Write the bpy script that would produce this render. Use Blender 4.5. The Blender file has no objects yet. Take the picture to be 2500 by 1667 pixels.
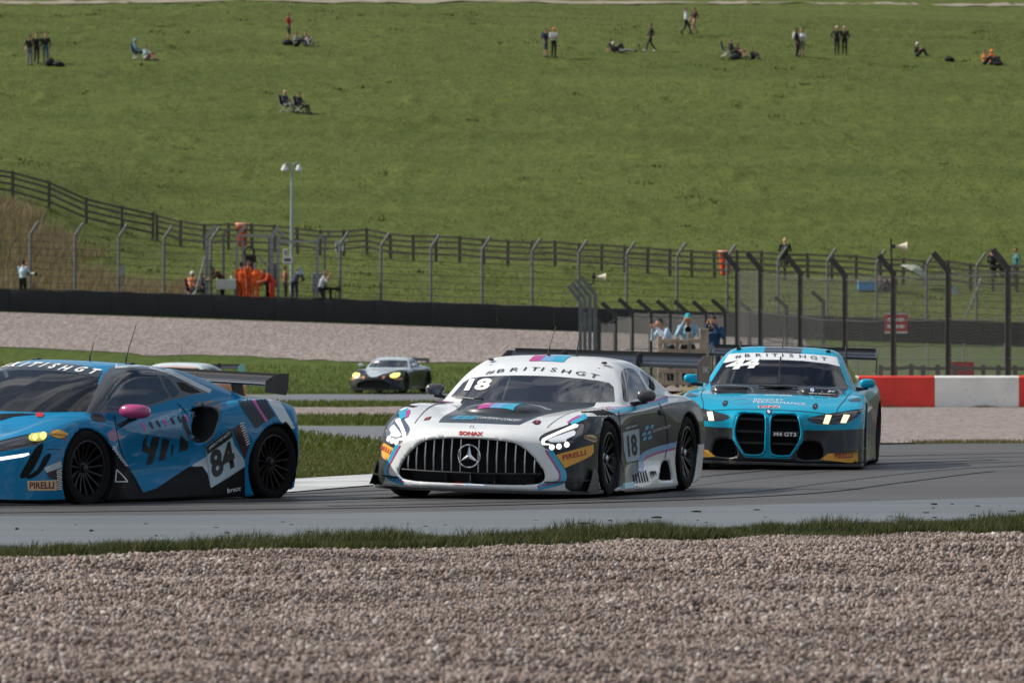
import bpy, bmesh, math, random
import numpy as np
from mathutils import Vector, Matrix
from mathutils.bvhtree import BVHTree

random.seed(7)
SC = bpy.context.scene
COL = SC.collection
# ------------------------------------------------------------------ camera
FPX = 16620.0          # focal length in pixels of a 2500 px wide frame
HOR = 826.0            # image row of the horizon
CAMH = 1.39            # metres above the track
cam_d = bpy.data.cameras.new('camera')
cam = bpy.data.objects.new('camera', cam_d)
COL.objects.link(cam)
cam.location = (0, 0, CAMH)
cam.rotation_euler = (math.radians(90), 0, 0)
cam_d.sensor_width = 36
cam_d.lens = FPX / 2500 * 36
cam_d.shift_y = -(833.5 - HOR) / 2500
cam_d.clip_start = 1
cam_d.clip_end = 6000
cam_d.dof.use_dof = True
cam_d.dof.focus_distance = 60
cam_d.dof.aperture_fstop = 10
SC.camera = cam
# ------------------------------------------------------------------ light
SUN_EL, SUN_AZ = math.radians(40), math.radians(-80)   # azimuth from +Y towards +X
world = bpy.data.worlds.new('World')
SC.world = world
world.use_nodes = True
wn, wl = world.node_tree.nodes, world.node_tree.links
wn.clear()
w_out = wn.new('ShaderNodeOutputWorld')
w_bg = wn.new('ShaderNodeBackground')
w_sky = wn.new('ShaderNodeTexSky')
w_sky.sky_type = 'NISHITA'
w_sky.sun_disc = False
w_sky.sun_elevation = SUN_EL
w_sky.sun_rotation = SUN_AZ
w_sky.air_density = 1.0
w_sky.dust_density = 2.5
w_sky.ozone_density = 1.0
# broken cloud over the whole sky
w_tc = wn.new('ShaderNodeTexCoord')
w_map = wn.new('ShaderNodeMapping')
w_map.inputs['Scale'].default_value = (1.0, 1.0, 2.6)
w_noise = wn.new('ShaderNodeTexNoise')
w_noise.inputs['Scale'].default_value = 3.2
w_noise.inputs['Detail'].default_value = 7
w_noise.inputs['Roughness'].default_value = 0.58
w_ramp = wn.new('ShaderNodeValToRGB')
w_ramp.color_ramp.elements[0].position = 0.47
w_ramp.color_ramp.elements[1].position = 0.61
w_mix = wn.new('ShaderNodeMixRGB')
w_mix.inputs['Color2'].default_value = (9.0, 9.2, 9.5, 1)
wl.new(w_tc.outputs['Generated'], w_map.inputs['Vector'])
wl.new(w_map.outputs['Vector'], w_noise.inputs['Vector'])
wl.new(w_noise.outputs['Fac'], w_ramp.inputs['Fac'])
wl.new(w_ramp.outputs['Color'], w_mix.inputs['Fac'])
wl.new(w_sky.outputs['Color'], w_mix.inputs['Color1'])
wl.new(w_mix.outputs['Color'], w_bg.inputs['Color'])
w_bg.inputs['Strength'].default_value = 0.088
wl.new(w_bg.outputs['Background'], w_out.inputs['Surface'])
sun_d = bpy.data.lights.new('sun', 'SUN')
sun_d.energy = 4.6
sun_d.angle = math.radians(0.6)
sun_d.color = (1.0, 0.95, 0.88)
sun = bpy.data.objects.new('sun', sun_d)
COL.objects.link(sun)
sun.location = (0, 0, 60)
to_sun = Vector((math.cos(SUN_EL) * math.sin(SUN_AZ), math.cos(SUN_EL) * math.cos(SUN_AZ), math.sin(SUN_EL)))
sun.rotation_euler = to_sun.to_track_quat('Z', 'Y').to_euler()
SC.view_settings.view_transform = 'Standard'
SC.view_settings.look = 'None'
SC.view_settings.gamma = 1
SC.view_settings.use_curve_mapping = False
SC.view_settings.exposure = 0.0
SC.cycles.max_bounces = 6
SC.cycles.transparent_max_bounces = 24
SC.cycles.use_denoising = True
SC.cycles.caustics_reflective = False
SC.cycles.caustics_refractive = False
# ------------------------------------------------------------------ smooth solids on a grid
def pchip(x, Y, xi):
    """monotone cubic interpolation of rows Y (n, ...) known at x, read at xi"""
    x = np.asarray(x, float); Y = np.asarray(Y, float)
    h = np.diff(x); hs = h.reshape((-1,) + (1,) * (Y.ndim - 1))
    dl = np.diff(Y, axis=0) / hs
    m = np.zeros_like(Y)
    if len(x) > 2:
        w1 = 2 * hs[1:] + hs[:-1]; w2 = hs[1:] + 2 * hs[:-1]
        ok = dl[:-1] * dl[1:] > 0
        with np.errstate(all='ignore'):
            mm = (w1 + w2) / (w1 / dl[:-1] + w2 / dl[1:])
        m[1:-1] = np.where(ok, mm, 0)
    m[0] = dl[0]; m[-1] = dl[-1]
    k = np.clip(np.searchsorted(x, xi) - 1, 0, len(h) - 1)
    t = ((xi - x[k]) / h[k]).reshape((-1,) + (1,) * (Y.ndim - 1)); hk = hs[k]
    t2, t3 = t * t, t * t * t
    return (2*t3 - 3*t2 + 1) * Y[k] + (t3 - 2*t2 + t) * hk * m[k] + (-2*t3 + 3*t2) * Y[k+1] + (t3 - t2) * hk * m[k+1]

def blur1(A, axis):
    P = np.concatenate([np.take(A, [0], axis), A, np.take(A, [-1], axis)], axis)
    n = A.shape[axis]
    s = lambda i: np.take(P, range(i, i + n), axis)
    return 0.25 * s(0) + 0.5 * s(1) + 0.25 * s(2)

class Lut:
    """value table over (a, b) with smooth interpolation; also holds 1/|gradient| of v - table"""
    def __init__(s, a, b, rows, na=120, nb=72):
        a = np.array(a, float); b = np.array(b, float)
        ai = np.linspace(a[0], a[-1], na); bi = np.linspace(b[0], b[-1], nb)
        G = pchip(a, np.array(rows, float), ai)
        G = pchip(b, G.T, bi).T
        for _ in range(6):
            G = blur1(blur1(G, 0), 1)
        s.G = G.astype(np.float32)
        ga, gb = np.gradient(G, ai, bi)
        s.N = (1 / np.sqrt(1 + ga * ga + gb * gb)).astype(np.float32)
        s.a0, s.b0 = a[0], b[0]
        s.sa, s.sb = (na - 1) / (a[-1] - a[0]), (nb - 1) / (b[-1] - b[0])
        s.na, s.nb = na, nb
    def __call__(s, a, b):
        u = np.clip((a - s.a0) * s.sa, 0, s.na - 1.001); v = np.clip((b - s.b0) * s.sb, 0, s.nb - 1.001)
        i = u.astype(np.int32); j = v.astype(np.int32)
        fu = (u - i); fv = (v - j)
        k = i * s.nb + j
        g = s.G.ravel()
        val = (g[k] * (1 - fu) + g[k + s.nb] * fu) * (1 - fv) + (g[k + 1] * (1 - fu) + g[k + s.nb + 1] * fu) * fv
        return val, s.N.ravel()[k]

def smax(a, b, k):
    h = np.clip(0.5 + 0.5 * (a - b) / k, 0, 1)
    return b + (a - b) * h + k * h * (1 - h)
def smin(a, b, k):
    return -smax(-a, -b, k)

def sd_poly(px, py, poly):
    """signed distance to a polygon, negative inside"""
    P = np.asarray(poly, float); n = len(P)
    d = np.full(px.shape, 1e9); s = np.ones(px.shape)
    for i in range(n):
        ax, ay = P[i]; bx, by = P[i - 1]
        ex, ey = bx - ax, by - ay
        wx, wy = px - ax, py - ay
        t = np.clip((wx * ex + wy * ey) / (ex * ex + ey * ey + 1e-12), 0, 1)
        dx, dy = wx - ex * t, wy - ey * t
        d = np.minimum(d, dx * dx + dy * dy)
        c1 = py >= ay; c2 = py < by; c3 = ex * wy > ey * wx
        flip = (c1 & c2 & c3) | (~c1 & ~c2 & ~c3)
        s = np.where(flip, -s, s)
    return s * np.sqrt(d)

def smooth_closed(poly, n=6):
    """Catmull-Rom through the corners of a closed outline"""
    P = [np.array(p, float) for p in poly]; m = len(P); out = []
    for i in range(m):
        p0, p1, p2, p3 = P[i-1], P[i], P[(i+1) % m], P[(i+2) % m]
        for j in range(n):
            t = j / n
            out.append(tuple(0.5 * ((2*p1) + (p2-p0)*t + (2*p0-5*p1+4*p2-p3)*t*t + (3*p1-p0-3*p2+p3)*t**3)))
    return out

def capsule(p, a, b, ra, rb):
    a = np.asarray(a, float); b = np.asarray(b, float)
    ab = b - a; L = float(ab @ ab) + 1e-12
    t = np.clip(((p - a) @ ab) / L, 0, 1)
    d = p - a - t[:, None] * ab
    return np.sqrt((d * d).sum(1)) - (ra + (rb - ra) * t)

def surface_nets(f, lo, hi, h, proj=3):
    """quads on the zero surface of f(points) inside a box"""
    lo = np.array(lo, float); hi = np.array(hi, float)
    n = np.maximum(np.ceil((hi - lo) / h).astype(int) + 1, 3)
    ax = [lo[i] + h * np.arange(n[i]) for i in range(3)]
    vals = np.empty(n, np.float32)
    YZ = np.stack(np.meshgrid(ax[1], ax[2], indexing='ij'), -1).reshape(-1, 2)
    step = max(1, int(400000 / len(YZ)))
    for i in range(0, n[0], step):
        xs = ax[0][i:i + step]
        P = np.empty((len(xs), len(YZ), 3))
        P[:, :, 0] = xs[:, None]; P[:, :, 1:] = YZ[None]
        vals[i:i + step] = f(P.reshape(-1, 3)).reshape(len(xs), n[1], n[2])
    s = vals < 0
    c = [s[i:n[0]-1+i, j:n[1]-1+j, k:n[2]-1+k] for i in (0, 1) for j in (0, 1) for k in (0, 1)]
    tot = sum(x.astype(np.int8) for x in c)
    act = np.argwhere((tot > 0) & (tot < 8))
    idx = np.full(tot.shape, -1, np.int32)
    idx[act[:, 0], act[:, 1], act[:, 2]] = np.arange(len(act))
    acc = np.zeros((len(act), 3)); cnt = np.zeros(len(act))
    cor = np.array([(i, j, k) for i in (0, 1) for j in (0, 1) for k in (0, 1)])
    for a in range(8):
        for b in range(a + 1, 8):
            if abs(cor[a] - cor[b]).sum() != 1: continue
            ia = act + cor[a]; ib = act + cor[b]
            va = vals[ia[:, 0], ia[:, 1], ia[:, 2]]; vb = vals[ib[:, 0], ib[:, 1], ib[:, 2]]
            m = (va < 0) != (vb < 0)
            t = np.where(m, va / np.where(m, va - vb, 1), 0)
            acc += (cor[a] + (cor[b] - cor[a]) * t[:, None]) * m[:, None]; cnt += m
    V = lo + h * (act + acc / cnt[:, None])
    quads = []
    for d in range(3):
        e1, e2 = [(1, 2), (2, 0), (0, 1)][d]
        sl0 = [slice(None)] * 3; sl1 = [slice(None)] * 3
        sl0[d] = slice(0, n[d] - 1); sl1[d] = slice(1, n[d])
        A = s[tuple(sl0)]; B = s[tuple(sl1)]
        E = np.argwhere(A != B)
        E = E[(E[:, e1] > 0) & (E[:, e2] > 0) & (E[:, e1] < n[e1] - 1) & (E[:, e2] < n[e2] - 1)]
        ins = A[E[:, 0], E[:, 1], E[:, 2]]
        q = []
        for (o1, o2) in ((1, 1), (0, 1), (0, 0), (1, 0)):
            C = E.copy(); C[:, e1] -= o1; C[:, e2] -= o2
            q.append(idx[C[:, 0], C[:, 1], C[:, 2]])
        q = np.stack(q, 1)
        q[~ins] = q[~ins][:, ::-1]
        quads.append(q)
    Q = np.concatenate(quads)
    Q = Q[(Q >= 0).all(1)]
    e = h * 0.12
    for _ in range(proj):
        v0 = f(V)
        g = np.stack([(f(V + np.eye(3)[i] * e) - f(V - np.eye(3)[i] * e)) / (2 * e) for i in range(3)], 1)
        st = -(v0 / np.maximum((g * g).sum(1), 0.15))[:, None] * g
        L = np.sqrt((st * st).sum(1, keepdims=True))
        V = V + st * np.minimum(1, 0.5 * h / np.maximum(L, 1e-9))
    return V, Q

def tris_of(Q):
    return np.concatenate([Q[:, [0, 1, 2]], Q[:, [0, 2, 3]]])

def cut(V, T, A, key):
    """split triangles along A[key] == 0; A: dict of per-vertex fields, carried along"""
    d = A[key].copy()
    d[np.abs(d) < 1e-5] = 1e-5
    A = dict(A); A[key] = d
    s = d[T] < 0
    k = s.sum(1)
    whole = T[(k == 0) | (k == 3)]
    C = T[(k == 1) | (k == 2)]
    if not len(C): return V, T, A
    sc = d[C] < 0; kc = sc.sum(1)
    odd = np.where(kc == 1, sc.argmax(1), (~sc).argmax(1))
    r = np.arange(len(C))
    a, b, c = C[r, odd], C[r, (odd + 1) % 3], C[r, (odd + 2) % 3]
    def mids(p, q):
        lo_, hi_ = np.minimum(p, q), np.maximum(p, q)
        return lo_, hi_
    l1, h1 = mids(a, b); l2, h2 = mids(a, c)
    key_e = np.concatenate([l1, l2]).astype(np.int64) * len(V) + np.concatenate([h1, h2])
    u, inv = np.unique(key_e, return_inverse=True)
    p, q = u // len(V), u % len(V)
    t = d[p] / (d[p] - d[q])
    nV = V[p] + (V[q] - V[p]) * t[:, None]
    nA = {}
    for kk, arr in A.items():
        nA[kk] = np.concatenate([arr, arr[p] + (arr[q] - arr[p]) * t])
    nA[key][len(V):] = 0
    m1, m2 = inv[:len(C)] + len(V), inv[len(C):] + len(V)
    nt = np.concatenate([np.stack([a, m1, m2], 1), np.stack([m1, b, c], 1), np.stack([m1, c, m2], 1)])
    return np.concatenate([V, nV]), np.concatenate([whole, nt]), nA

def compact(V, T):
    u, inv = np.unique(T, return_inverse=True)
    return V[u], inv.reshape(T.shape)
# ------------------------------------------------------------------ car body solids
# car space: x across, y back from the front axle, z up from the ground
class CarShape:
    def __init__(s, d):
        s.d = d
        s.T = Lut(d['T'][0], d['T'][1], d['T'][2])
        s.W = Lut(d['W'][0], d['W'][1], d['W'][2])
        s.F = Lut(d['F'][0], d['F'][1], d['F'][2])
        s.R = Lut(d['R'][0], d['R'][1], d['R'][2])
        s.Tg = Lut(d['Tg'][0], d['Tg'][1], d['Tg'][2])
        s.Wg = Lut(d['Wg'][0], d['Wg'][1], d['Wg'][2])
    def f0(s, p):
        d = s.d
        x = np.sqrt(p[:, 0] ** 2 + 1e-5); y = p[:, 1]; z = p[:, 2]
        v, n = s.T(y, x); f = (z - v) * n
        v, n = s.W(y, z); f = smax(f, (x - v) * n, d.get('kw', 0.05))
        v, n = s.F(x, z); f = smax(f, (v - y) * n, d.get('kf', 0.05))
        v, n = s.R(x, z); f = smax(f, (y - v) * n, 0.05)
        bz = np.interp(y, d['B'][0], d['B'][1])
        f = smax(f, bz - z, 0.02)
        v, n = s.Tg(y, x); g = (z - v) * n
        v, n = s.Wg(y, z); g = smax(g, (x - v) * n, d.get('kg', 0.06))
        g = smax(g, 0.45 - z, 0.02)
        g = smax(g, np.maximum(d['Tg'][0][0] - y, y - d['Tg'][0][-1]), 0.02)
        f = smin(f, g, d.get('kj', 0.035))
        for e in d.get('add', []):
            f = smin(f, e[0](x, y, z), e[1])
        return f
    def f(s, p):
        d = s.d
        f = s.f0(p)
        x = np.abs(p[:, 0]); y = p[:, 1]; z = p[:, 2]
        for (y0, z0, r, xin) in d['arch']:
            c = smax(np.sqrt((y - y0) ** 2 + (z - z0) ** 2) - r, xin - x, 0.01)
            f = smax(f, -c, 0.012)
        for e in d.get('sub', []):
            f = smax(f, -e[0](x, y, z), e[1])
        return f

def ell(c, r, p=2.0):
    def g(x, y, z):
        q = (np.abs((x - c[0]) / r[0]) ** p + np.abs((y - c[1]) / r[1]) ** p + np.abs((z - c[2]) / r[2]) ** p) ** (1 / p)
        return (q - 1) * min(r)
    return g

def front_hole(poly, depth_y, smoothn=5):
    """opening seen from the front, through to depth_y"""
    poly = list(poly)
    if poly[0][0] < 1e-6: poly = poly + [(-a, b) for a, b in reversed(poly[1:-1])]
    P = smooth_closed(poly, smoothn) if smoothn else poly
    def g(x, y, z):
        return smax(sd_poly(x, z, P), y - depth_y, 0.01)
    return g

def side_hole(poly, x_in, smoothn=5):
    P = smooth_closed(poly, smoothn) if smoothn else poly
    def g(x, y, z):
        return smax(sd_poly(y, z, P), x_in - x, 0.01)
    return g

AXC = [0, .25, .45, .65, .82, .95, 1.05]
AMG = dict(
    T=([-1.15, -1.0, -.85, -.6, -.3, 0, .3, .7, 1.2, 2.0, 2.66, 3.2, 3.7], AXC, [
        [.53, .52, .49, .42, .36, .33, .32],
        [.60, .595, .56, .49, .42, .38, .36],
        [.645, .64, .62, .56, .49, .44, .42],
        [.69, .685, .68, .665, .625, .55, .50],
        [.73, .725, .72, .735, .745, .68, .60],
        [.755, .75, .745, .77, .795, .745, .64],
        [.775, .77, .765, .785, .80, .755, .65],
        [.80, .795, .79, .79, .79, .76, .67],
        [.86, .86, .85, .84, .83, .79, .70],
        [.90, .90, .89, .88, .865, .83, .74],
        [.92, .92, .91, .90, .905, .885, .77],
        [.92, .92, .91, .89, .87, .82, .72],
        [.86, .86, .85, .83, .80, .76, .68]]),
    W=([-1.15, -.5, -.35, 0, .35, .55, 1.0, 1.7, 2.25, 2.66, 3.1, 3.7], [.05, .18, .32, .46, .60, .74, .90], [
        [.97, .96, .95, .94, .92, .88, .80],
        [.98, .97, .965, .96, .95, .92, .84],
        [.99, .98, .98, .975, .965, .94, .86],
        [1.0, 1.0, 1.0, 1.0, .995, .96, .88],
        [.99, .985, .985, .99, .985, .955, .88],
        [.98, .955, .945, .955, .965, .95, .88],
        [.98, .95, .90, .905, .93, .94, .88],
        [.98, .965, .915, .92, .94, .945, .89],
        [.99, .985, .98, .985, .985, .97, .91],
        [1.0, 1.0, 1.01, 1.02, 1.02, 1.0, .94],
        [.99, .99, 1.0, 1.01, 1.01, .98, .92],
        [.92, .93, .94, .94, .93, .89, .82]]),
    F=([0, .3, .5, .65, .78, .88, .96, 1.05], [.05, .2, .35, .5, .62], [
        [-1.05, -1.07, -1.08, -1.07, -1.02],
        [-1.04, -1.06, -1.065, -1.05, -1.0],
        [-1.01, -1.02, -1.02, -1.0, -.95],
        [-.97, -.97, -.96, -.94, -.89],
        [-.89, -.89, -.87, -.84, -.80],
        [-.79, -.78, -.75, -.72, -.68],
        [-.64, -.62, -.58, -.54, -.50],
        [-.40, -.38, -.34, -.30, -.26]]),
    R=([0, .6, .85, 1.05], [.1, .5, .9], [[3.68, 3.72, 3.66], [3.62, 3.66, 3.6], [3.48, 3.52, 3.45], [3.2, 3.25, 3.2]]),
    B=([-1.2, -.4, .4, 2.3, 3.0, 3.8], [.085, .085, .07, .07, .09, .2]),
    Tg=([.45, .62, .85, 1.1, 1.35, 1.6, 2.0, 2.4, 2.8, 3.2, 3.6], [0, .3, .55, .72, .9], [
        [.70, .69, .65, .58, .50],
        [.79, .78, .74, .67, .58],
        [.945, .93, .885, .82, .74],
        [1.085, 1.075, 1.035, .97, .89],
        [1.19, 1.18, 1.15, 1.10, 1.03],
        [1.238, 1.23, 1.205, 1.16, 1.10],
        [1.24, 1.233, 1.205, 1.16, 1.10],
        [1.18, 1.175, 1.15, 1.10, 1.04],
        [1.07, 1.065, 1.04, 1.0, .94],
        [.95, .945, .92, .88, .82],
        [.80, .80, .78, .74, .7]]),
    Wg=([.4, 1.0, 1.5, 2.1, 2.7, 3.3, 3.6], [.6, .78, .92, 1.06, 1.16, 1.25], [
        [.84, .82, .79, .72, .65, .55],
        [.88, .86, .81, .73, .655, .56],
        [.90, .88, .82, .735, .66, .57],
        [.90, .88, .81, .72, .64, .55],
        [.88, .84, .76, .66, .58, .5],
        [.8, .74, .66, .56, .48, .4],
        [.72, .66, .58, .48, .4, .3]]),
    arch=[(0, .345, .375, .50), (2.665, .355, .385, .50)],
    add=[(ell((0, .12, .735), (.37, .42, .085), 2.6), .012)],
    sub=[(front_hole([(0, .522), (.195, .517), (.35, .503), (.45, .47), (.538, .40), (.616, .31), (.66, .226), (.647, .177), (.585, .147), (.39, .135), (0, .133)], -.72), .012),
         (side_hole([(1.98, .30), (2.11, .30), (2.155, .258), (2.195, .145), (2.15, .134), (1.81, .142), (1.775, .165)], .84, 3), .01)],
    wheels=dict(wb=2.665, rf=.34, rr=.35, xo=.985, wid=.31, xor=1.0))

BMW = dict(
    T=([-1.05, -.9, -.7, -.4, 0, .4, .8, 1.4, 2.2, 2.9, 3.4, 3.95], AXC, [
        [.58, .57, .54, .50, .47, .45, .44],
        [.635, .63, .61, .575, .55, .52, .50],
        [.69, .685, .675, .65, .63, .60, .575],
        [.745, .74, .735, .725, .715, .695, .66],
        [.80, .795, .785, .785, .785, .775, .73],
        [.835, .83, .82, .815, .81, .80, .75],
        [.86, .855, .85, .84, .825, .81, .76],
        [.90, .90, .89, .88, .86, .83, .77],
        [.95, .95, .94, .93, .91, .88, .82],
        [.98, .98, .97, .96, .94, .925, .88],
        [.99, .99, .98, .96, .93, .90, .84],
        [.94, .94, .93, .91, .88, .84, .78]]),
    W=([-1.05, -.45, 0, .42, .62, 1.1, 1.8, 2.4, 2.9, 3.4, 4.0], [.05, .2, .36, .52, .68, .82, .95], [
        [.98, .98, .97, .97, .96, .92, .84],
        [.99, .99, .99, .99, .985, .95, .86],
        [1.0, 1.0, 1.0, 1.0, 1.0, .98, .90],
        [1.0, .99, .99, .99, .99, .97, .9],
        [.98, .93, .92, .93, .94, .94, .9],
        [.98, .93, .91, .92, .93, .93, .89],
        [.98, .95, .92, .93, .94, .93, .89],
        [1.0, .99, .985, .985, .98, .96, .91],
        [1.01, 1.02, 1.03, 1.03, 1.03, 1.01, .95],
        [1.0, 1.01, 1.02, 1.02, 1.01, .98, .92],
        [.94, .95, .95, .95, .94, .9, .84]]),
    F=([0, .15, .34, .42, .6, .78, .9, 1.05], [.05, .2, .35, .5, .65], [
        [-.98, -1.0, -1.01, -1.0, -.93],
        [-.985, -1.005, -1.015, -1.0, -.93],
        [-.97, -.985, -.99, -.98, -.91],
        [-.93, -.93, -.93, -.94, -.88],
        [-.91, -.90, -.89, -.89, -.83],
        [-.85, -.84, -.82, -.80, -.74],
        [-.76, -.75, -.73, -.70, -.62],
        [-.56, -.54, -.52, -.48, -.42]]),
    R=([0, .6, .85, 1.05], [.1, .5, .9], [[3.95, 3.98, 3.92], [3.9, 3.92, 3.86], [3.75, 3.78, 3.7], [3.5, 3.52, 3.45]]),
    B=([-1.2, -.4, .4, 2.5, 3.2, 4.0], [.085, .085, .07, .07, .09, .2]),
    Tg=([.5, .7, .95, 1.2, 1.5, 1.8, 2.3, 2.8, 3.2, 3.6, 3.9], [0, .3, .55, .72, .9], [
        [.76, .75, .72, .66, .58],
        [.86, .85, .81, .755, .68],
        [1.0, .99, .95, .895, .82],
        [1.13, 1.12, 1.085, 1.03, .96],
        [1.25, 1.243, 1.215, 1.165, 1.10],
        [1.30, 1.295, 1.27, 1.225, 1.16],
        [1.30, 1.295, 1.27, 1.225, 1.16],
        [1.24, 1.235, 1.21, 1.165, 1.11],
        [1.14, 1.135, 1.11, 1.07, 1.02],
        [1.02, 1.02, 1.0, .96, .91],
        [.90, .9, .88, .85, .8]]),
    Wg=([.4, 1.0, 1.6, 2.2, 2.8, 3.4, 3.9], [.65, .84, 1.0, 1.14, 1.24, 1.32], [
        [.82, .80, .74, .67, .60, .52],
        [.84, .82, .75, .675, .61, .53],
        [.85, .83, .76, .68, .61, .54],
        [.85, .83, .76, .67, .60, .53],
        [.84, .80, .72, .63, .56, .49],
        [.78, .72, .64, .55, .48, .4],
        [.7, .64, .56, .47, .4, .33]]),
    arch=[(0, .345, .38, .52), (2.917, .355, .39, .52)],
    add=[(ell((.47, .48, .812), (.235, .32, .070), 3.6), .02)],
    sub=[(front_hole([(.04, .575), (.11, .596), (.22, .598), (.295, .588), (.33, .535), (.352, .43), (.352, .368), (.325, .285), (.265, .19), (.235, .158), (.12, .152), (.05, .17), (.025, .225), (.02, .37), (.022, .51)], -.66, 3), .010),
         (front_hole([(.37, .30), (.53, .30), (.57, .25), (.585, .185), (.55, .135), (.32, .135)], -.70, 3), .012)],
    wheels=dict(wb=2.917, rf=.34, rr=.35, xo=.985, wid=.31, xor=1.01))

MCL = dict(
    T=([-1.1, -.9, -.65, -.35, -.1, .15, .45, .8, 1.3, 1.8, 2.2, 2.65, 3.0, 3.3], AXC, [
        [.50, .50, .48, .45, .41, .37, .34],
        [.55, .55, .545, .54, .51, .46, .40],
        [.60, .605, .615, .63, .61, .54, .46],
        [.655, .665, .69, .725, .71, .62, .52],
        [.70, .71, .735, .785, .775, .68, .56],
        [.745, .75, .76, .80, .79, .68, .56],
        [.79, .785, .775, .775, .74, .65, .56],
        [.80, .80, .79, .775, .745, .68, .58],
        [.82, .82, .82, .81, .80, .75, .64],
        [.87, .87, .87, .86, .865, .83, .72],
        [.93, .93, .92, .91, .92, .89, .78],
        [.95, .95, .94, .925, .93, .90, .79],
        [.93, .93, .92, .90, .88, .83, .72],
        [.87, .87, .86, .83, .79, .72, .6]]),
    W=([-1.1, -.45, 0, .38, .6, 1.0, 1.5, 2.0, 2.35, 2.65, 3.0, 3.3], [.05, .2, .35, .5, .65, .8, .95], [
        [.93, .93, .92, .90, .86, .8, .7],
        [.94, .95, .95, .94, .91, .85, .75],
        [.94, .955, .965, .965, .945, .88, .78],
        [.93, .94, .945, .945, .925, .87, .78],
        [.94, .90, .86, .87, .89, .86, .78],
        [.95, .89, .835, .83, .88, .86, .80],
        [.96, .91, .86, .85, .90, .89, .83],
        [.96, .94, .92, .92, .95, .94, .88],
        [.96, .96, .96, .965, .975, .96, .90],
        [.96, .97, .98, .985, .985, .965, .90],
        [.95, .96, .965, .97, .965, .94, .88],
        [.86, .87, .88, .88, .86, .82, .74]]),
    F=([0, .3, .5, .65, .78, .88, .96, 1.05], [.05, .2, .35, .5, .62], [
        [-1.08, -1.08, -1.07, -1.03, -.95],
        [-1.06, -1.06, -1.05, -1.0, -.92],
        [-1.02, -1.01, -.99, -.94, -.86],
        [-.96, -.95, -.92, -.87, -.79],
        [-.88, -.86, -.83, -.78, -.70],
        [-.77, -.75, -.71, -.66, -.58],
        [-.62, -.60, -.56, -.5, -.42],
        [-.42, -.4, -.36, -.3, -.22]]),
    R=([0, .6, .85, 1.05], [.1, .5, .9], [[3.2, 3.28, 3.2], [3.16, 3.24, 3.16], [3.05, 3.12, 3.04], [2.8, 2.86, 2.8]]),
    B=([-1.2, -.4, .4, 2.3, 2.9, 3.4], [.09, .085, .08, .09, .12, .25]),
    Tg=([-.25, -.02, .22, .46, .72, 1.05, 1.6, 2.1, 2.5, 2.9], [0, .3, .55, .72, .9], [
        [.66, .65, .62, .57, .5],
        [.80, .79, .755, .70, .62],
        [.945, .935, .90, .84, .75],
        [1.075, 1.067, 1.04, .99, .92],
        [1.175, 1.17, 1.15, 1.11, 1.05],
        [1.23, 1.226, 1.21, 1.175, 1.12],
        [1.205, 1.20, 1.185, 1.16, 1.11],
        [1.11, 1.105, 1.09, 1.06, 1.02],
        [1.0, .995, .985, .96, .93],
        [.88, .88, .87, .85, .83]]),
    Wg=([-.27, .33, .85, 1.5, 2.1, 2.6, 3.0], [.6, .78, .92, 1.04, 1.14, 1.25], [
        [.80, .78, .74, .68, .62, .52],
        [.82, .80, .76, .71, .665, .60],
        [.83, .81, .765, .715, .675, .61],
        [.82, .80, .755, .705, .66, .59],
        [.78, .75, .70, .64, .58, .48],
        [.72, .68, .64, .58, .52, .42],
        [.65, .62, .58, .52, .46, .36]]),
    arch=[(0, .335, .365, .48), (2.64, .345, .375, .48)],
    sub=[(side_hole([(1.75, .86), (1.81, .866), (1.85, .86), (1.86, .80), (1.83, .72), (1.775, .62), (1.71, .568), (1.63, .562), (1.55, .59), (1.50, .66), (1.51, .755), (1.60, .832)], .60, 3), .012)],
    wheels=dict(wb=2.64, rf=.335, rr=.345, xo=.945, wid=.28, xor=.96))

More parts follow.
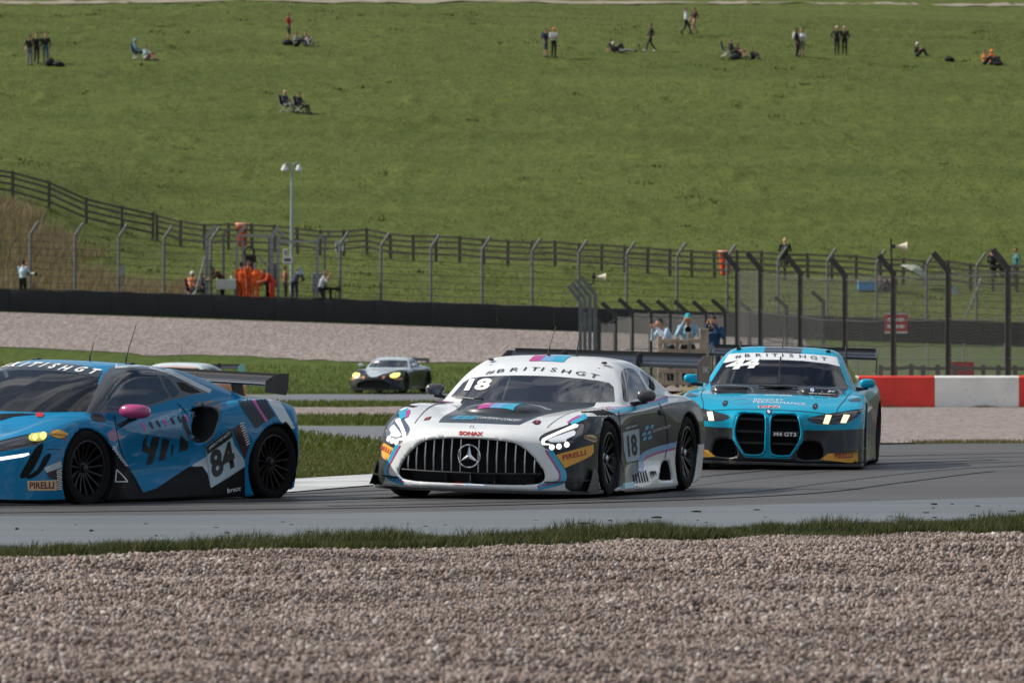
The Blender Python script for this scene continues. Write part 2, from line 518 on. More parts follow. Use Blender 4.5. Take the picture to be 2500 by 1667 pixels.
AST = dict(
    T=([-1.0, -.8, -.5, 0, .4, .8, 1.4, 2.0, 2.7, 3.2, 3.6], AXC, [
        [.56, .55, .53, .48, .43, .40, .38],
        [.63, .63, .61, .57, .53, .49, .46],
        [.70, .695, .69, .69, .67, .61, .55],
        [.77, .765, .76, .80, .81, .74, .64],
        [.82, .815, .81, .82, .82, .76, .66],
        [.86, .86, .85, .84, .82, .77, .69],
        [.89, .89, .88, .86, .84, .80, .72],
        [.93, .93, .92, .90, .89, .86, .77],
        [.96, .96, .95, .94, .93, .90, .80],
        [.95, .95, .94, .92, .89, .84, .74],
        [.90, .90, .88, .86, .82, .76, .68]]),
    W=([-1.0, -.45, 0, .5, 1.0, 1.7, 2.3, 2.7, 3.2, 3.6], [.05, .25, .45, .65, .85, .98], [
        [.93, .93, .91, .88, .82, .72],
        [.96, .96, .95, .93, .87, .78],
        [.97, .98, .98, .97, .91, .82],
        [.95, .93, .94, .94, .90, .82],
        [.95, .90, .90, .92, .90, .83],
        [.95, .92, .91, .94, .92, .85],
        [.97, .97, .98, .98, .96, .88],
        [.98, .99, 1.0, 1.0, .97, .9],
        [.96, .97, .98, .97, .94, .86],
        [.88, .89, .9, .88, .84, .76]]),
    F=([0, .35, .6, .78, .9, 1.05], [.05, .25, .45, .62], [
        [-.98, -1.0, -.99, -.93], [-.95, -.97, -.95, -.89], [-.89, -.90, -.87, -.81],
        [-.80, -.80, -.76, -.70], [-.66, -.65, -.60, -.54], [-.42, -.40, -.35, -.28]]),
    R=([0, .6, .85, 1.05], [.1, .5, .9], [[3.55, 3.58, 3.5], [3.5, 3.53, 3.45], [3.35, 3.38, 3.3], [3.1, 3.13, 3.05]]),
    B=([-1.2, -.4, .4, 2.3, 3.0, 3.6], [.11, .11, .10, .10, .12, .22]),
    Tg=([.45, .65, .95, 1.25, 1.55, 2.0, 2.4, 2.8, 3.3], [0, .3, .55, .72, .9], [
        [.74, .73, .69, .62, .54], [.84, .83, .79, .72, .63], [1.02, 1.01, .96, .89, .81], [1.17, 1.16, 1.12, 1.06, .99],
        [1.25, 1.243, 1.21, 1.16, 1.09], [1.25, 1.243, 1.21, 1.16, 1.09], [1.18, 1.172, 1.145, 1.10, 1.03],
        [1.07, 1.065, 1.04, 1.0, .94], [.9, .9, .88, .85, .8]]),
    Wg=([.4, 1.0, 1.5, 2.1, 2.7, 3.3], [.6, .8, .95, 1.08, 1.18, 1.27], [
        [.84, .82, .77, .70, .63, .53], [.88, .86, .79, .71, .64, .55], [.89, .86, .80, .72, .645, .56],
        [.88, .85, .78, .69, .62, .53], [.84, .79, .71, .62, .55, .46], [.76, .69, .61, .52, .45, .36]]),
    arch=[(0, .345, .375, .50), (2.704, .345, .38, .50)],
    sub=[(front_hole([(0, .42), (.25, .41), (.45, .36), (.60, .27), (.58, .18), (.45, .15), (0, .15)], -.7), .012)],
    wheels=dict(wb=2.704, rf=.335, rr=.34, xo=.955, wid=.28, xor=.97))
# outlines of openings, glass, lamps and livery in car space (x, y, z)
TR = {
'amg': {
 'grilleR': [(0.019, -1.061, 0.523),(0.191, -1.05, 0.522),(0.362, -1.034, 0.508),(0.479, -1.013, 0.459),(0.582, -0.988, 0.378),(0.651, -0.961, 0.289),(0.69, -0.947, 0.206),(0.673, -0.956, 0.171),(0.626, -0.978, 0.153),(0.375, -1.042, 0.142),(0.029, -1.058, 0.134)],
 'grilleL': [(-0.036, -1.06, 0.521),(-0.2, -1.053, 0.512),(-0.338, -1.043, 0.499),(-0.424, -1.026, 0.48),(-0.494, -1.014, 0.421),(-0.581, -0.989, 0.327),(-0.63, -0.975, 0.247),(-0.62, -0.981, 0.182),(-0.543, -1.005, 0.14),(-0.412, -1.034, 0.128),(-0.025, -1.06, 0.132)],
 'bar_bottom': [(-0.607, -0.985, 0.241),(-0.299, -1.059, 0.234),(0.01, -1.071, 0.228),(0.374, -1.049, 0.235),(0.671, -0.956, 0.244)],
 'star': [(0.007, -1.078, 0.384)],
 'badge': [(-0.009, -0.944, 0.616)],
 'head': [(0.589, -0.919, 0.545),(0.61, -0.821, 0.585),(0.685, -0.666, 0.63),(0.765, -0.522, 0.671),(0.812, -0.463, 0.686),(0.857, -0.446, 0.677),(0.878, -0.506, 0.637),(0.888, -0.6, 0.584),(0.875, -0.678, 0.544),(0.842, -0.759, 0.503),(0.809, -0.815, 0.459),(0.743, -0.879, 0.451),(0.674, -0.933, 0.448),(0.635, -0.948, 0.472),(0.608, -0.943, 0.512)],
 'drl': [(0.794, -0.526, 0.664),(0.826, -0.513, 0.66),(0.829, -0.545, 0.644),(0.735, -0.714, 0.593),(0.657, -0.883, 0.539),(0.639, -0.921, 0.518),(0.641, -0.933, 0.501),(0.686, -0.908, 0.496),(0.688, -0.912, 0.487),(0.628, -0.95, 0.486),(0.612, -0.941, 0.512),(0.615, -0.915, 0.536),(0.641, -0.854, 0.559),(0.72, -0.685, 0.613)],
 'beam': [(0.654, -0.896, 0.53),(0.815, -0.62, 0.613),(0.837, -0.635, 0.597),(0.84, -0.68, 0.57),(0.794, -0.768, 0.539),(0.796, -0.797, 0.516),(0.724, -0.868, 0.509),(0.683, -0.896, 0.51)],
 'led': [(0.701, -0.908, 0.468),(0.752, -0.864, 0.476),(0.806, -0.807, 0.492)],
 'headL': [(-0.837, -0.715, 0.552),(-0.883, -0.541, 0.62),(-0.904, -0.347, 0.691),(-0.877, -0.381, 0.695),(-0.741, -0.596, 0.647),(-0.617, -0.81, 0.587),(-0.556, -0.931, 0.553),(-0.552, -0.971, 0.515),(-0.579, -0.979, 0.454),(-0.639, -0.951, 0.46),(-0.728, -0.885, 0.481),(-0.781, -0.825, 0.5)],
 'screenT': [(-0.621, 1.411, 1.148),(-0.383, 1.325, 1.164),(-0.091, 1.297, 1.168),(0.197, 1.279, 1.158),(0.473, 1.304, 1.145),(0.595, 1.339, 1.133)],
 'screenB': [(0.774, 0.918, 0.839),(0.539, 0.755, 0.824),(0.273, 0.703, 0.833),(-0.099, 0.697, 0.835),(-0.493, 0.758, 0.838),(-0.755, 0.912, 0.842)],
 'banner': [(-0.672, 1.158, 1.022),(-0.478, 1.076, 1.037),(-0.3, 1.048, 1.047),(-0.018, 1.05, 1.057),(0.262, 1.056, 1.052),(0.499, 1.082, 1.035),(0.625, 1.105, 1.011),(0.716, 1.085, 0.962)],
 'bantext': [(-0.464, 1.106, 1.055),(-0.366, 1.105, 1.07),(-0.242, 1.12, 1.085),(-0.149, 1.125, 1.093),(-0.055, 1.127, 1.095),(0.016, 1.123, 1.095),(0.119, 1.127, 1.093),(0.241, 1.112, 1.081),(0.375, 1.105, 1.069),(0.5, 1.111, 1.049)],
 'num_screen': [(-0.646, 0.931, 0.9),(-0.399, 0.849, 0.916),(-0.67, 1.121, 1.003)],
 'sidewin': [(0.698, 1.347, 1.086),(0.679, 1.446, 1.12),(0.668, 1.626, 1.142),(0.668, 1.838, 1.136),(0.697, 1.909, 1.1),(0.749, 1.902, 1.028),(0.799, 1.883, 0.95),(0.826, 1.836, 0.9),(0.834, 1.701, 0.888),(0.842, 1.32, 0.869),(0.827, 1.012, 0.847),(0.771, 1.13, 0.954)],
 'quarter': [(0.677, 2.074, 1.117),(0.702, 2.251, 1.071),(0.752, 2.323, 0.991),(0.787, 2.237, 0.947),(0.797, 2.049, 0.944),(0.763, 1.994, 1.003)],
 'dark_front': [(0.817, -0.857, 0.117),(0.814, -0.857, 0.205),(0.763, -0.887, 0.319),(0.719, -0.912, 0.393),(0.692, -0.923, 0.447),(0.742, -0.541, 0.668),(0.773, -0.453, 0.695),(0.822, -0.326, 0.733),(0.946, 0.105, 0.735),(0.934, 1.221, 0.765),(0.938, 2.305, 0.832),(0.877, 3.253, 0.851),(0.973, 3.325, 0.759),(0.99, 3.294, 0.441),(0.991, 2.313, 0.455),(0.907, 1.443, 0.378),(0.904, 1.296, 0.327),(0.936, 1.188, 0.218),(0.966, 0.896, 0.113),(0.978, 0.421, 0.116),(1.008, -0.416, 0.046),(0.919, -0.761, 0.05)],
 'stripe1': [(0.605, -0.984, 0.123),(0.705, -0.939, 0.145),(0.77, -0.895, 0.167),(0.803, -0.868, 0.198),(0.801, -0.864, 0.232),(0.763, -0.887, 0.309),(0.715, -0.913, 0.393),(0.68, -0.931, 0.445)],
 'stripe1p': [(0.605, -0.984, 0.126),(0.705, -0.939, 0.152),(0.752, -0.908, 0.174),(0.775, -0.889, 0.198),(0.776, -0.888, 0.232),(0.737, -0.907, 0.312),(0.688, -0.929, 0.392),(0.655, -0.942, 0.444)],
 'stripe2': [(0.758, -0.524, 0.671),(0.793, -0.422, 0.703),(0.837, -0.301, 0.736)],
 'stripe2p': [(0.731, -0.527, 0.674),(0.755, -0.416, 0.709),(0.787, -0.328, 0.734)],
 'stripe3': [(0.893, 0.144, 0.778),(0.894, 0.652, 0.778),(0.905, 1.13, 0.796),(0.902, 1.666, 0.822),(0.9, 2.244, 0.863)],
 'stripe3p': [(0.847, 0.31, 0.795),(0.838, 0.857, 0.796),(0.881, 1.215, 0.817),(0.879, 1.751, 0.842),(0.875, 2.337, 0.882)],
 'stripe4': [(0.992, 2.321, 0.455),(0.94, 1.923, 0.426),(0.913, 1.611, 0.396),(0.907, 1.418, 0.368),(0.905, 1.347, 0.341),(0.909, 1.314, 0.292),(0.92, 1.296, 0.258),(0.934, 1.196, 0.225)],
 'stripe4p': [(0.991, 2.329, 0.425),(0.941, 1.948, 0.395),(0.914, 1.64, 0.361),(0.907, 1.447, 0.335),(0.906, 1.384, 0.312),(0.917, 1.337, 0.271),(0.925, 1.322, 0.25),(0.935, 1.246, 0.224)],
 'stripe5': [(0.965, 0.9, 0.116),(0.965, 0.684, 0.114),(0.977, 0.442, 0.112)],
 'stripe5p': [(0.97, 0.885, 0.078),(0.968, 0.676, 0.074),(0.975, 0.453, 0.074)],
 'hoodpanel': [(-0.401, -0.765, 0.647),(-0.478, -0.299, 0.72),(-0.609, 0.392, 0.782),(-0.671, 0.786, 0.806),(-0.142, 0.692, 0.831),(0.536, 0.745, 0.821),(0.415, 0.344, 0.768),(0.417, -0.388, 0.71),(0.364, -0.77, 0.649),(0.182, -0.797, 0.651),(-0.119, -0.788, 0.655)],
 'scoop': [(-0.446, 0.076, 0.751),(-0.273, -0.274, 0.727),(-0.036, -0.335, 0.725),(0.191, -0.27, 0.737),(0.258, 0.091, 0.805)],
 'scoop_p': [(-0.132, -0.287, 0.738),(-0.307, 0.687, 0.821),(-0.188, 0.683, 0.825),(-0.006, -0.297, 0.739)],
 'scoop_l': [(-0.006, -0.297, 0.739),(-0.188, 0.683, 0.825),(-0.083, 0.68, 0.825),(0.092, -0.294, 0.739)],
 'scoop_c': [(0.092, -0.294, 0.739),(-0.083, 0.68, 0.825),(0.018, 0.676, 0.826),(0.179, -0.273, 0.739)],
 'roof_p': [(-0.161, 1.302, 1.168),(-0.277, 1.935, 1.244),(-0.184, 1.957, 1.25),(-0.056, 1.286, 1.166)],
 'roof_l': [(-0.056, 1.286, 1.166),(-0.184, 1.957, 1.25),(-0.078, 1.958, 1.253),(0.036, 1.283, 1.164)],
 'roof_c': [(0.036, 1.283, 1.164),(-0.078, 1.958, 1.253),(0.028, 1.985, 1.25),(0.139, 1.292, 1.165)],
 'lip_p': [(-0.129, -1.057, 0.146),(-0.031, -1.062, 0.144),(-0.035, -1.055, 0.117),(-0.132, -1.054, 0.119)],
 'lip_c': [(-0.031, -1.062, 0.144),(0.169, -1.059, 0.145),(0.166, -1.056, 0.123),(-0.035, -1.055, 0.119)],
 'sonax': [(-0.103, -1.042, 0.549),(0.114, -1.042, 0.548),(-0.105, -1.009, 0.582)],
 'hoodtext': [(-0.129, -0.574, 0.691),(0.287, -0.646, 0.676),(-0.161, -0.458, 0.707)],
 'hoodtile': [(-0.356, -0.672, 0.669),(-0.362, -0.616, 0.679),(-0.282, -0.518, 0.696),(-0.118, -0.471, 0.706),(-0.143, -0.549, 0.694),(-0.19, -0.642, 0.679),(-0.25, -0.717, 0.665)],
 'latchR': [(0.442, -0.648, 0.67),(0.443, -0.539, 0.689),(0.485, -0.539, 0.688),(0.514, -0.598, 0.675),(0.516, -0.681, 0.655),(0.489, -0.701, 0.653)],
 'latchL': [(-0.536, -0.666, 0.657),(-0.544, -0.568, 0.68),(-0.508, -0.516, 0.692),(-0.486, -0.626, 0.672),(-0.503, -0.665, 0.662)],
 'yelR': [(0.738, -0.894, 0.404),(0.863, -0.753, 0.451),(0.956, -0.481, 0.496),(0.96, -0.48, 0.428),(0.953, -0.537, 0.396),(0.889, -0.734, 0.341),(0.807, -0.854, 0.29)],
 'yelRt': [(0.789, -0.859, 0.357),(0.931, -0.622, 0.407),(0.78, -0.857, 0.401)],
 'yelL': [(-0.98, -0.636, 0.494),(-0.696, -0.926, 0.401),(-0.732, -0.908, 0.347),(-0.775, -0.883, 0.289),(-0.944, -0.636, 0.35),(-0.997, -0.638, 0.411)],
 'yelLt': [(-0.962, -0.64, 0.411),(-0.764, -0.879, 0.359),(-0.953, -0.625, 0.448)],
 'sunR': [(0.904, -0.616, 0.554),(0.908, -0.582, 0.576),(0.943, -0.48, 0.578),(0.975, -0.305, 0.535),(0.975, -0.317, 0.513),(0.955, -0.477, 0.515),(0.913, -0.61, 0.546)],
 'sunRt': [(0.909, -0.61, 0.55),(0.974, -0.326, 0.513),(0.907, -0.586, 0.574)],
 'sunL': [(-0.99, -0.635, 0.527),(-0.989, -0.584, 0.551),(-0.956, -0.516, 0.579),(-0.94, -0.52, 0.563),(-0.855, -0.683, 0.561),(-0.938, -0.562, 0.533),(-0.954, -0.6, 0.514),(-0.989, -0.618, 0.518)],
 'panel': [(0.972, 0.415, 0.656),(0.937, 1.092, 0.689),(0.913, 1.238, 0.497),(0.904, 1.296, 0.331),(0.912, 0.82, 0.311),(0.95, 0.57, 0.425)],
 'panelh': [(0.971, 0.424, 0.655),(0.938, 1.088, 0.687),(0.932, 1.136, 0.613),(0.977, 0.429, 0.589)],
 'panelht': [(0.964, 0.558, 0.609),(0.933, 1.095, 0.634),(0.964, 0.546, 0.63)],
 'num18': [(0.906, 0.893, 0.359),(0.902, 1.23, 0.372),(0.953, 0.638, 0.556)],
 'tiles': [(0.931, 1.331, 0.595),(0.935, 1.353, 0.63),(0.937, 1.466, 0.637),(0.934, 1.449, 0.602)],
 'tile2': [(0.934, 1.503, 0.603),(0.938, 1.525, 0.638),(0.941, 1.617, 0.646),(0.938, 1.604, 0.611)],
 'tile3': [(0.921, 1.27, 0.54),(0.927, 1.288, 0.573),(0.931, 1.402, 0.58),(0.925, 1.4, 0.548)],
 'tile4': [(0.927, 1.434, 0.551),(0.932, 1.452, 0.583),(0.935, 1.557, 0.59),(0.93, 1.551, 0.558)],
 'tile5': [(0.915, 1.326, 0.497),(0.92, 1.344, 0.529),(0.924, 1.449, 0.537),(0.918, 1.447, 0.503)],
 'tile6': [(0.92, 1.49, 0.506),(0.926, 1.5, 0.539),(0.93, 1.609, 0.547),(0.924, 1.599, 0.513)],
 'contempo': [(0.933, 1.594, 0.57),(0.97, 2.1, 0.613),(0.935, 1.578, 0.593)],
 'names': [(0.953, 0.564, 0.706),(0.94, 0.889, 0.716),(0.937, 0.602, 0.743)],
 'vents': [(0.942, 0.911, 0.203),(0.933, 1.441, 0.238),(0.966, 1.437, 0.133),(0.963, 0.891, 0.123)],
 'void': [(0.946, 1.974, 0.299),(0.953, 2.026, 0.304),(0.963, 2.112, 0.3),(0.972, 2.152, 0.258),(0.984, 2.196, 0.144),(0.984, 2.15, 0.134),(0.973, 1.814, 0.142),(0.969, 1.771, 0.164)],
 'exhaust': [(0.957, 1.589, 0.19)],
 'doorhandle': [(0.947, 1.861, 0.751)],
 'louver': [(0.737, -0.325, 0.733),(0.77, -0.141, 0.774),(0.816, -0.049, 0.788),(0.881, 0.078, 0.782),(0.932, 0.13, 0.752),(0.934, -0.086, 0.733),(0.872, -0.249, 0.738)],
 'wheelF': [(0.997, -0.071, 0.368)],
 'wheelR': [(1.006, 2.549, 0.345)],
},
'bmw': {
 'kidL': [(-0.312, -0.945, 0.581),(-0.22, -0.944, 0.594),(-0.095, -0.952, 0.593),(-0.053, -0.968, 0.574),(-0.027, -0.994, 0.513),(-0.019, -1.01, 0.369),(-0.02, -0.998, 0.214),(-0.04, -0.996, 0.162),(-0.065, -0.995, 0.151),(-0.204, -0.996, 0.152),(-0.246, -0.996, 0.166),(-0.3, -0.993, 0.247),(-0.339, -0.988, 0.328),(-0.349, -0.981, 0.421),(-0.344, -0.976, 0.503),(-0.329, -0.962, 0.555)],
 'kidR': [(0.045, -0.963, 0.582),(0.131, -0.947, 0.597),(0.234, -0.941, 0.597),(0.296, -0.939, 0.589),(0.33, -0.968, 0.533),(0.354, -0.978, 0.431),(0.356, -0.978, 0.369),(0.328, -0.989, 0.286),(0.269, -0.995, 0.192),(0.244, -0.994, 0.16),(0.126, -0.997, 0.155),(0.053, -1.0, 0.175),(0.029, -1.002, 0.226),(0.026, -1.01, 0.37),(0.023, -0.993, 0.514)],
 'head': [(0.406, -0.937, 0.545),(0.45, -0.905, 0.572),(0.619, -0.808, 0.61),(0.817, -0.645, 0.647),(0.963, -0.45, 0.67),(0.97, -0.478, 0.65),(0.922, -0.631, 0.577),(0.855, -0.73, 0.53),(0.786, -0.793, 0.508),(0.626, -0.876, 0.497),(0.503, -0.912, 0.502),(0.442, -0.93, 0.521)],
 'lampA': [(0.6, -0.834, 0.596),(0.661, -0.816, 0.593),(0.631, -0.876, 0.503),(0.575, -0.893, 0.506)],
 'lampB': [(0.783, -0.741, 0.604),(0.847, -0.694, 0.602),(0.811, -0.77, 0.519),(0.754, -0.808, 0.518)],
 'dark_low': [(0.376, -0.964, 0.437),(0.526, -0.906, 0.433),(0.728, -0.835, 0.445),(0.956, -0.628, 0.459),(0.999, 0.063, 0.459),(1.078, 3.365, 0.448),(1.104, 3.033, -0.003),(-0.241, -1.016, 0.033),(0.026, -1.006, 0.041),(0.245, -0.99, 0.127),(0.329, -0.985, 0.245),(0.377, -0.96, 0.318)],
 'intake': [(0.358, -0.974, 0.287),(0.529, -0.902, 0.309),(0.572, -0.898, 0.251),(0.586, -0.901, 0.179),(0.545, -0.909, 0.131),(0.28, -0.986, 0.135)],
 'yel': [(0.555, -0.908, 0.125),(0.635, -0.888, 0.191),(0.886, -0.76, 0.216),(0.963, -0.652, 0.243),(0.998, -0.147, 0.277),(0.986, 0.39, 0.069),(0.89, -0.764, 0.098),(0.739, -0.863, 0.111)],
 'yelt': [(0.706, -0.874, 0.136),(0.888, -0.764, 0.155),(0.704, -0.87, 0.192)],
 'yelL': [(-0.71, -0.867, 0.215),(-0.604, -0.897, 0.195),(-0.55, -0.908, 0.13),(-0.707, -0.875, 0.125)],
 'screenT': [(-0.548, 1.498, 1.212),(-0.361, 1.475, 1.23),(-0.039, 1.445, 1.231),(0.282, 1.436, 1.222),(0.588, 1.505, 1.204)],
 'screenB': [(0.718, 0.938, 0.886),(0.429, 0.794, 0.884),(0.114, 0.76, 0.888),(-0.309, 0.764, 0.885),(-0.726, 0.926, 0.877)],
 'banner': [(-0.617, 1.278, 1.104),(-0.453, 1.274, 1.138),(-0.133, 1.268, 1.157),(0.186, 1.258, 1.15),(0.453, 1.255, 1.128),(0.638, 1.288, 1.102)],
 'bantext': [(-0.478, 1.335, 1.161),(-0.377, 1.333, 1.174),(-0.255, 1.333, 1.182),(-0.165, 1.337, 1.186),(-0.079, 1.333, 1.187),(0.006, 1.329, 1.188),(0.101, 1.334, 1.187),(0.224, 1.33, 1.181),(0.347, 1.317, 1.171),(0.459, 1.328, 1.162)],
 'num44': [(-0.619, 1.129, 1.027),(-0.263, 1.078, 1.059),(-0.589, 1.321, 1.134)],
 'hoodblack': [(-0.755, 0.887, 0.85),(-0.309, 0.764, 0.885),(0.114, 0.76, 0.888),(0.73, 0.911, 0.869),(0.704, 0.808, 0.839),(0.657, -0.117, 0.77),(0.477, -0.11, 0.772),(0.195, -0.117, 0.782),(-0.221, -0.14, 0.778),(-0.669, -0.15, 0.766)],
 'bulgeL': [(-0.71, 0.296, 0.813),(-0.503, -0.126, 0.77),(-0.309, 0.25, 0.867),(-0.236, -0.061, 0.788)],
 'bulgeR': [(0.192, -0.053, 0.79),(0.29, 0.234, 0.858),(0.372, 0.25, 0.874),(0.68, 0.854, 0.857),(0.655, -0.117, 0.77)],
 'louvR': [(0.795, -0.225, 0.751),(0.888, 0.025, 0.783),(0.986, 0.183, 0.75),(0.965, -0.169, 0.738),(0.814, -0.279, 0.74)],
 'louvL': [(-1.014, -0.062, 0.745),(-0.908, -0.016, 0.777),(-0.802, -0.038, 0.78),(-0.79, -0.218, 0.752)],
 'sidewin': [(0.618, 1.869, 1.22),(0.631, 2.312, 1.203),(0.714, 2.083, 1.077),(0.786, 1.888, 0.951),(0.81, 1.73, 0.905),(0.782, 1.04, 0.903),(0.722, 1.232, 1.028),(0.668, 1.416, 1.132)],
 'mirR': [(0.857, 2.984, 0.941)],
 'mirL': [(-1.019, 2.811, 0.948)],
 'bradley': [(-0.193, -0.652, 0.695),(0.372, -0.667, 0.686),(-0.21, -0.392, 0.741)],
 'emblem_ring': [(-0.309, -0.554, 0.712)],
 'sonax': [(-0.124, -0.758, 0.673),(0.102, -0.732, 0.679),(0.114, -0.812, 0.657),(-0.114, -0.833, 0.651)],
 'sonaxt': [(-0.112, -0.829, 0.653),(0.107, -0.812, 0.657),(-0.117, -0.757, 0.673)],
 'roundel': [(-0.001, -0.927, 0.616)],
 'm4': [(0.064, -1.01, 0.361),(0.3, -0.996, 0.36),(0.068, -1.01, 0.387)],
 'monelda': [(-0.102, -0.205, 0.772),(0.182, -0.158, 0.777),(-0.11, -0.077, 0.788)],
 'bmwms': [(0.368, 0.121, 0.802),(0.642, 0.143, 0.799),(0.366, 0.161, 0.816)],
 'roundel2': [(0.398, 0.172, 0.846)],
 'mlogo': [(0.493, 0.161, 0.828),(0.633, 0.19, 0.821),(0.513, 0.171, 0.847)],
 'latchR': [(0.476, -0.661, 0.681)],
 'latchL': [(-0.482, -0.631, 0.687)],
 'roofblack': [(-0.202, 1.486, 1.24),(-0.233, 2.243, 1.297),(0.187, 2.242, 1.303),(0.223, 1.438, 1.225)],
 'zed': [(-0.533, -0.906, 0.435),(-0.491, -0.914, 0.434),(-0.501, -0.911, 0.403),(-0.529, -0.905, 0.406)],
 'sideblack': [(0.935, 1.724, 0.252)],
},
'mcl': {
 'screenT': [(-0.429, 0.863, 1.196),(-0.162, 0.889, 1.21),(0.182, 0.816, 1.195),(0.518, 0.714, 1.15)],
 'screenB': [(0.721, 0.21, 0.833),(0.378, 0.035, 0.815)],
 'screenR': [(0.518, 0.714, 1.15),(0.627, 0.504, 1.042),(0.683, 0.346, 0.933),(0.721, 0.21, 0.833)],
 'bantext': [(-0.597, 0.739, 1.146),(-0.49, 0.724, 1.156),(-0.378, 0.708, 1.161),(-0.27, 0.704, 1.165),(-0.16, 0.706, 1.167),(-0.034, 0.685, 1.163),(0.116, 0.655, 1.152),(0.281, 0.655, 1.149),(0.432, 0.651, 1.138)],
 'sidewin': [(0.75, 0.488, 0.946),(0.708, 0.602, 1.033),(0.661, 0.751, 1.121),(0.633, 0.878, 1.164),(0.63, 0.993, 1.179),(0.65, 1.136, 1.164),(0.666, 1.276, 1.139),(0.718, 1.317, 1.018),(0.747, 1.354, 0.949),(0.771, 1.084, 0.896),(0.784, 0.789, 0.865),(0.788, 0.525, 0.845),(0.786, 0.451, 0.847),(0.77, 0.447, 0.892)],
 'quarter': [(0.667, 1.325, 1.135),(0.682, 1.436, 1.096),(0.723, 1.523, 0.994),(0.737, 1.474, 0.961),(0.745, 1.402, 0.945),(0.717, 1.36, 1.018)],
 'black_top': [(0.722, 0.195, 0.824),(0.681, 0.345, 0.933),(0.626, 0.499, 1.039),(0.533, 0.699, 1.144),(0.461, 0.894, 1.199),(0.518, 1.121, 1.212),(0.584, 1.372, 1.194),(0.661, 1.576, 1.122),(0.67, 1.836, 1.047),(0.676, 2.041, 0.983),(0.714, 1.781, 0.97),(0.745, 1.512, 0.939),(0.754, 1.368, 0.927),(0.78, 1.018, 0.87),(0.792, 0.595, 0.83)],
 'edge_highlight': [(0.479, 0.93, 1.204),(0.518, 1.121, 1.212),(0.489, 1.347, 1.207),(0.624, 1.452, 1.17),(0.664, 1.688, 1.096),(0.67, 1.874, 1.038),(0.671, 2.048, 0.989)],
 'intake': [(0.755, 1.768, 0.878),(0.75, 1.89, 0.882),(0.814, 1.9, 0.88),(0.9, 1.84, 0.841),(0.924, 1.796, 0.751),(0.922, 1.748, 0.649),(0.898, 1.688, 0.591),(0.887, 1.608, 0.586),(0.894, 1.536, 0.616),(0.898, 1.497, 0.685),(0.889, 1.513, 0.775),(0.793, 1.672, 0.849)],
 'surround': [(0.769, 1.541, 0.874),(0.74, 1.788, 0.904),(0.713, 2.035, 0.914),(0.839, 1.984, 0.892),(0.914, 1.879, 0.83),(0.929, 1.812, 0.705),(0.903, 1.758, 0.579),(0.883, 1.633, 0.568),(0.885, 1.476, 0.605),(0.892, 1.387, 0.697),(0.866, 1.382, 0.786),(0.868, 1.417, 0.791),(0.894, 1.451, 0.685),(0.894, 1.54, 0.616),(0.898, 1.502, 0.685),(0.89, 1.508, 0.775),(0.776, 1.694, 0.859)],
 'surr2': [(0.753, 1.718, 0.886),(0.74, 1.788, 0.902),(0.713, 2.035, 0.914),(0.839, 1.984, 0.892),(0.914, 1.879, 0.83),(0.929, 1.812, 0.705),(0.903, 1.763, 0.574),(0.885, 1.649, 0.568),(0.887, 1.612, 0.58)],
 'cresc': [(0.869, 1.379, 0.784),(0.868, 1.417, 0.791),(0.894, 1.451, 0.685),(0.892, 1.539, 0.613),(0.886, 1.626, 0.574),(0.876, 1.604, 0.562),(0.885, 1.476, 0.602),(0.891, 1.391, 0.697)],
 'gap_dark': [(0.687, 1.535, 1.075),(0.682, 1.637, 1.069),(0.693, 1.884, 0.985),(0.716, 1.72, 0.977),(0.716, 1.576, 1.003)],
 'dotA': [(0.953, 2.095, 0.732),(0.955, 2.15, 0.74),(0.958, 2.263, 0.551),(0.952, 2.219, 0.528)],
 'dotB': [(0.947, 0.301, 0.549),(0.942, 0.336, 0.557),(0.855, 0.658, 0.379),(0.861, 0.619, 0.367)],
 'dotC': [(0.948, -0.447, 0.366),(0.95, -0.382, 0.374),(0.95, -0.373, 0.199),(0.948, -0.432, 0.195)],
 'low_black': [(0.943, 0.189, 0.623),(0.948, 0.296, 0.55),(0.855, 0.649, 0.366),(0.908, 0.823, 0.152),(0.897, 1.014, 0.182),(0.868, 1.272, 0.266),(0.859, 1.525, 0.358),(0.877, 1.691, 0.359),(0.899, 1.747, 0.283),(0.93, 1.745, 0.173),(0.928, 1.992, 0.257),(0.945, 2.214, 0.358),(0.992, 2.169, 0.04),(0.924, 0.243, 0.075)],
 'white_pan': [(0.86, 1.515, 0.353),(0.878, 1.742, 0.441),(0.936, 2.021, 0.572),(0.943, 2.205, 0.409),(0.945, 2.219, 0.352),(0.928, 1.992, 0.255),(0.93, 1.745, 0.17),(0.896, 1.75, 0.294),(0.877, 1.691, 0.36)],
 'panel': [(0.88, 1.717, 0.526),(0.946, 1.983, 0.689),(0.935, 2.129, 0.33),(0.93, 1.745, 0.175)],
 'panelh': [(0.879, 1.721, 0.525),(0.945, 1.982, 0.687),(0.944, 2.018, 0.614),(0.879, 1.748, 0.458)],
 'panelht': [(0.883, 1.761, 0.497),(0.944, 1.98, 0.635),(0.885, 1.749, 0.524)],
 'num84': [(0.914, 1.79, 0.242),(0.932, 2.099, 0.356),(0.882, 1.76, 0.473)],
 'letA': [(0.872, 0.962, 0.619),(0.872, 1.072, 0.619),(0.837, 1.079, 0.502),(0.832, 1.034, 0.39),(0.834, 0.943, 0.375),(0.838, 0.973, 0.469),(0.842, 0.865, 0.501),(0.869, 0.852, 0.602),(0.879, 0.894, 0.646),(0.851, 0.907, 0.557),(0.838, 0.979, 0.512)],
 'letT': [(0.87, 1.114, 0.61),(0.866, 1.222, 0.591),(0.836, 1.201, 0.42),(0.833, 1.122, 0.411)],
 'letI': [(0.852, 1.274, 0.553),(0.852, 1.303, 0.548),(0.84, 1.302, 0.456),(0.841, 1.283, 0.454)],
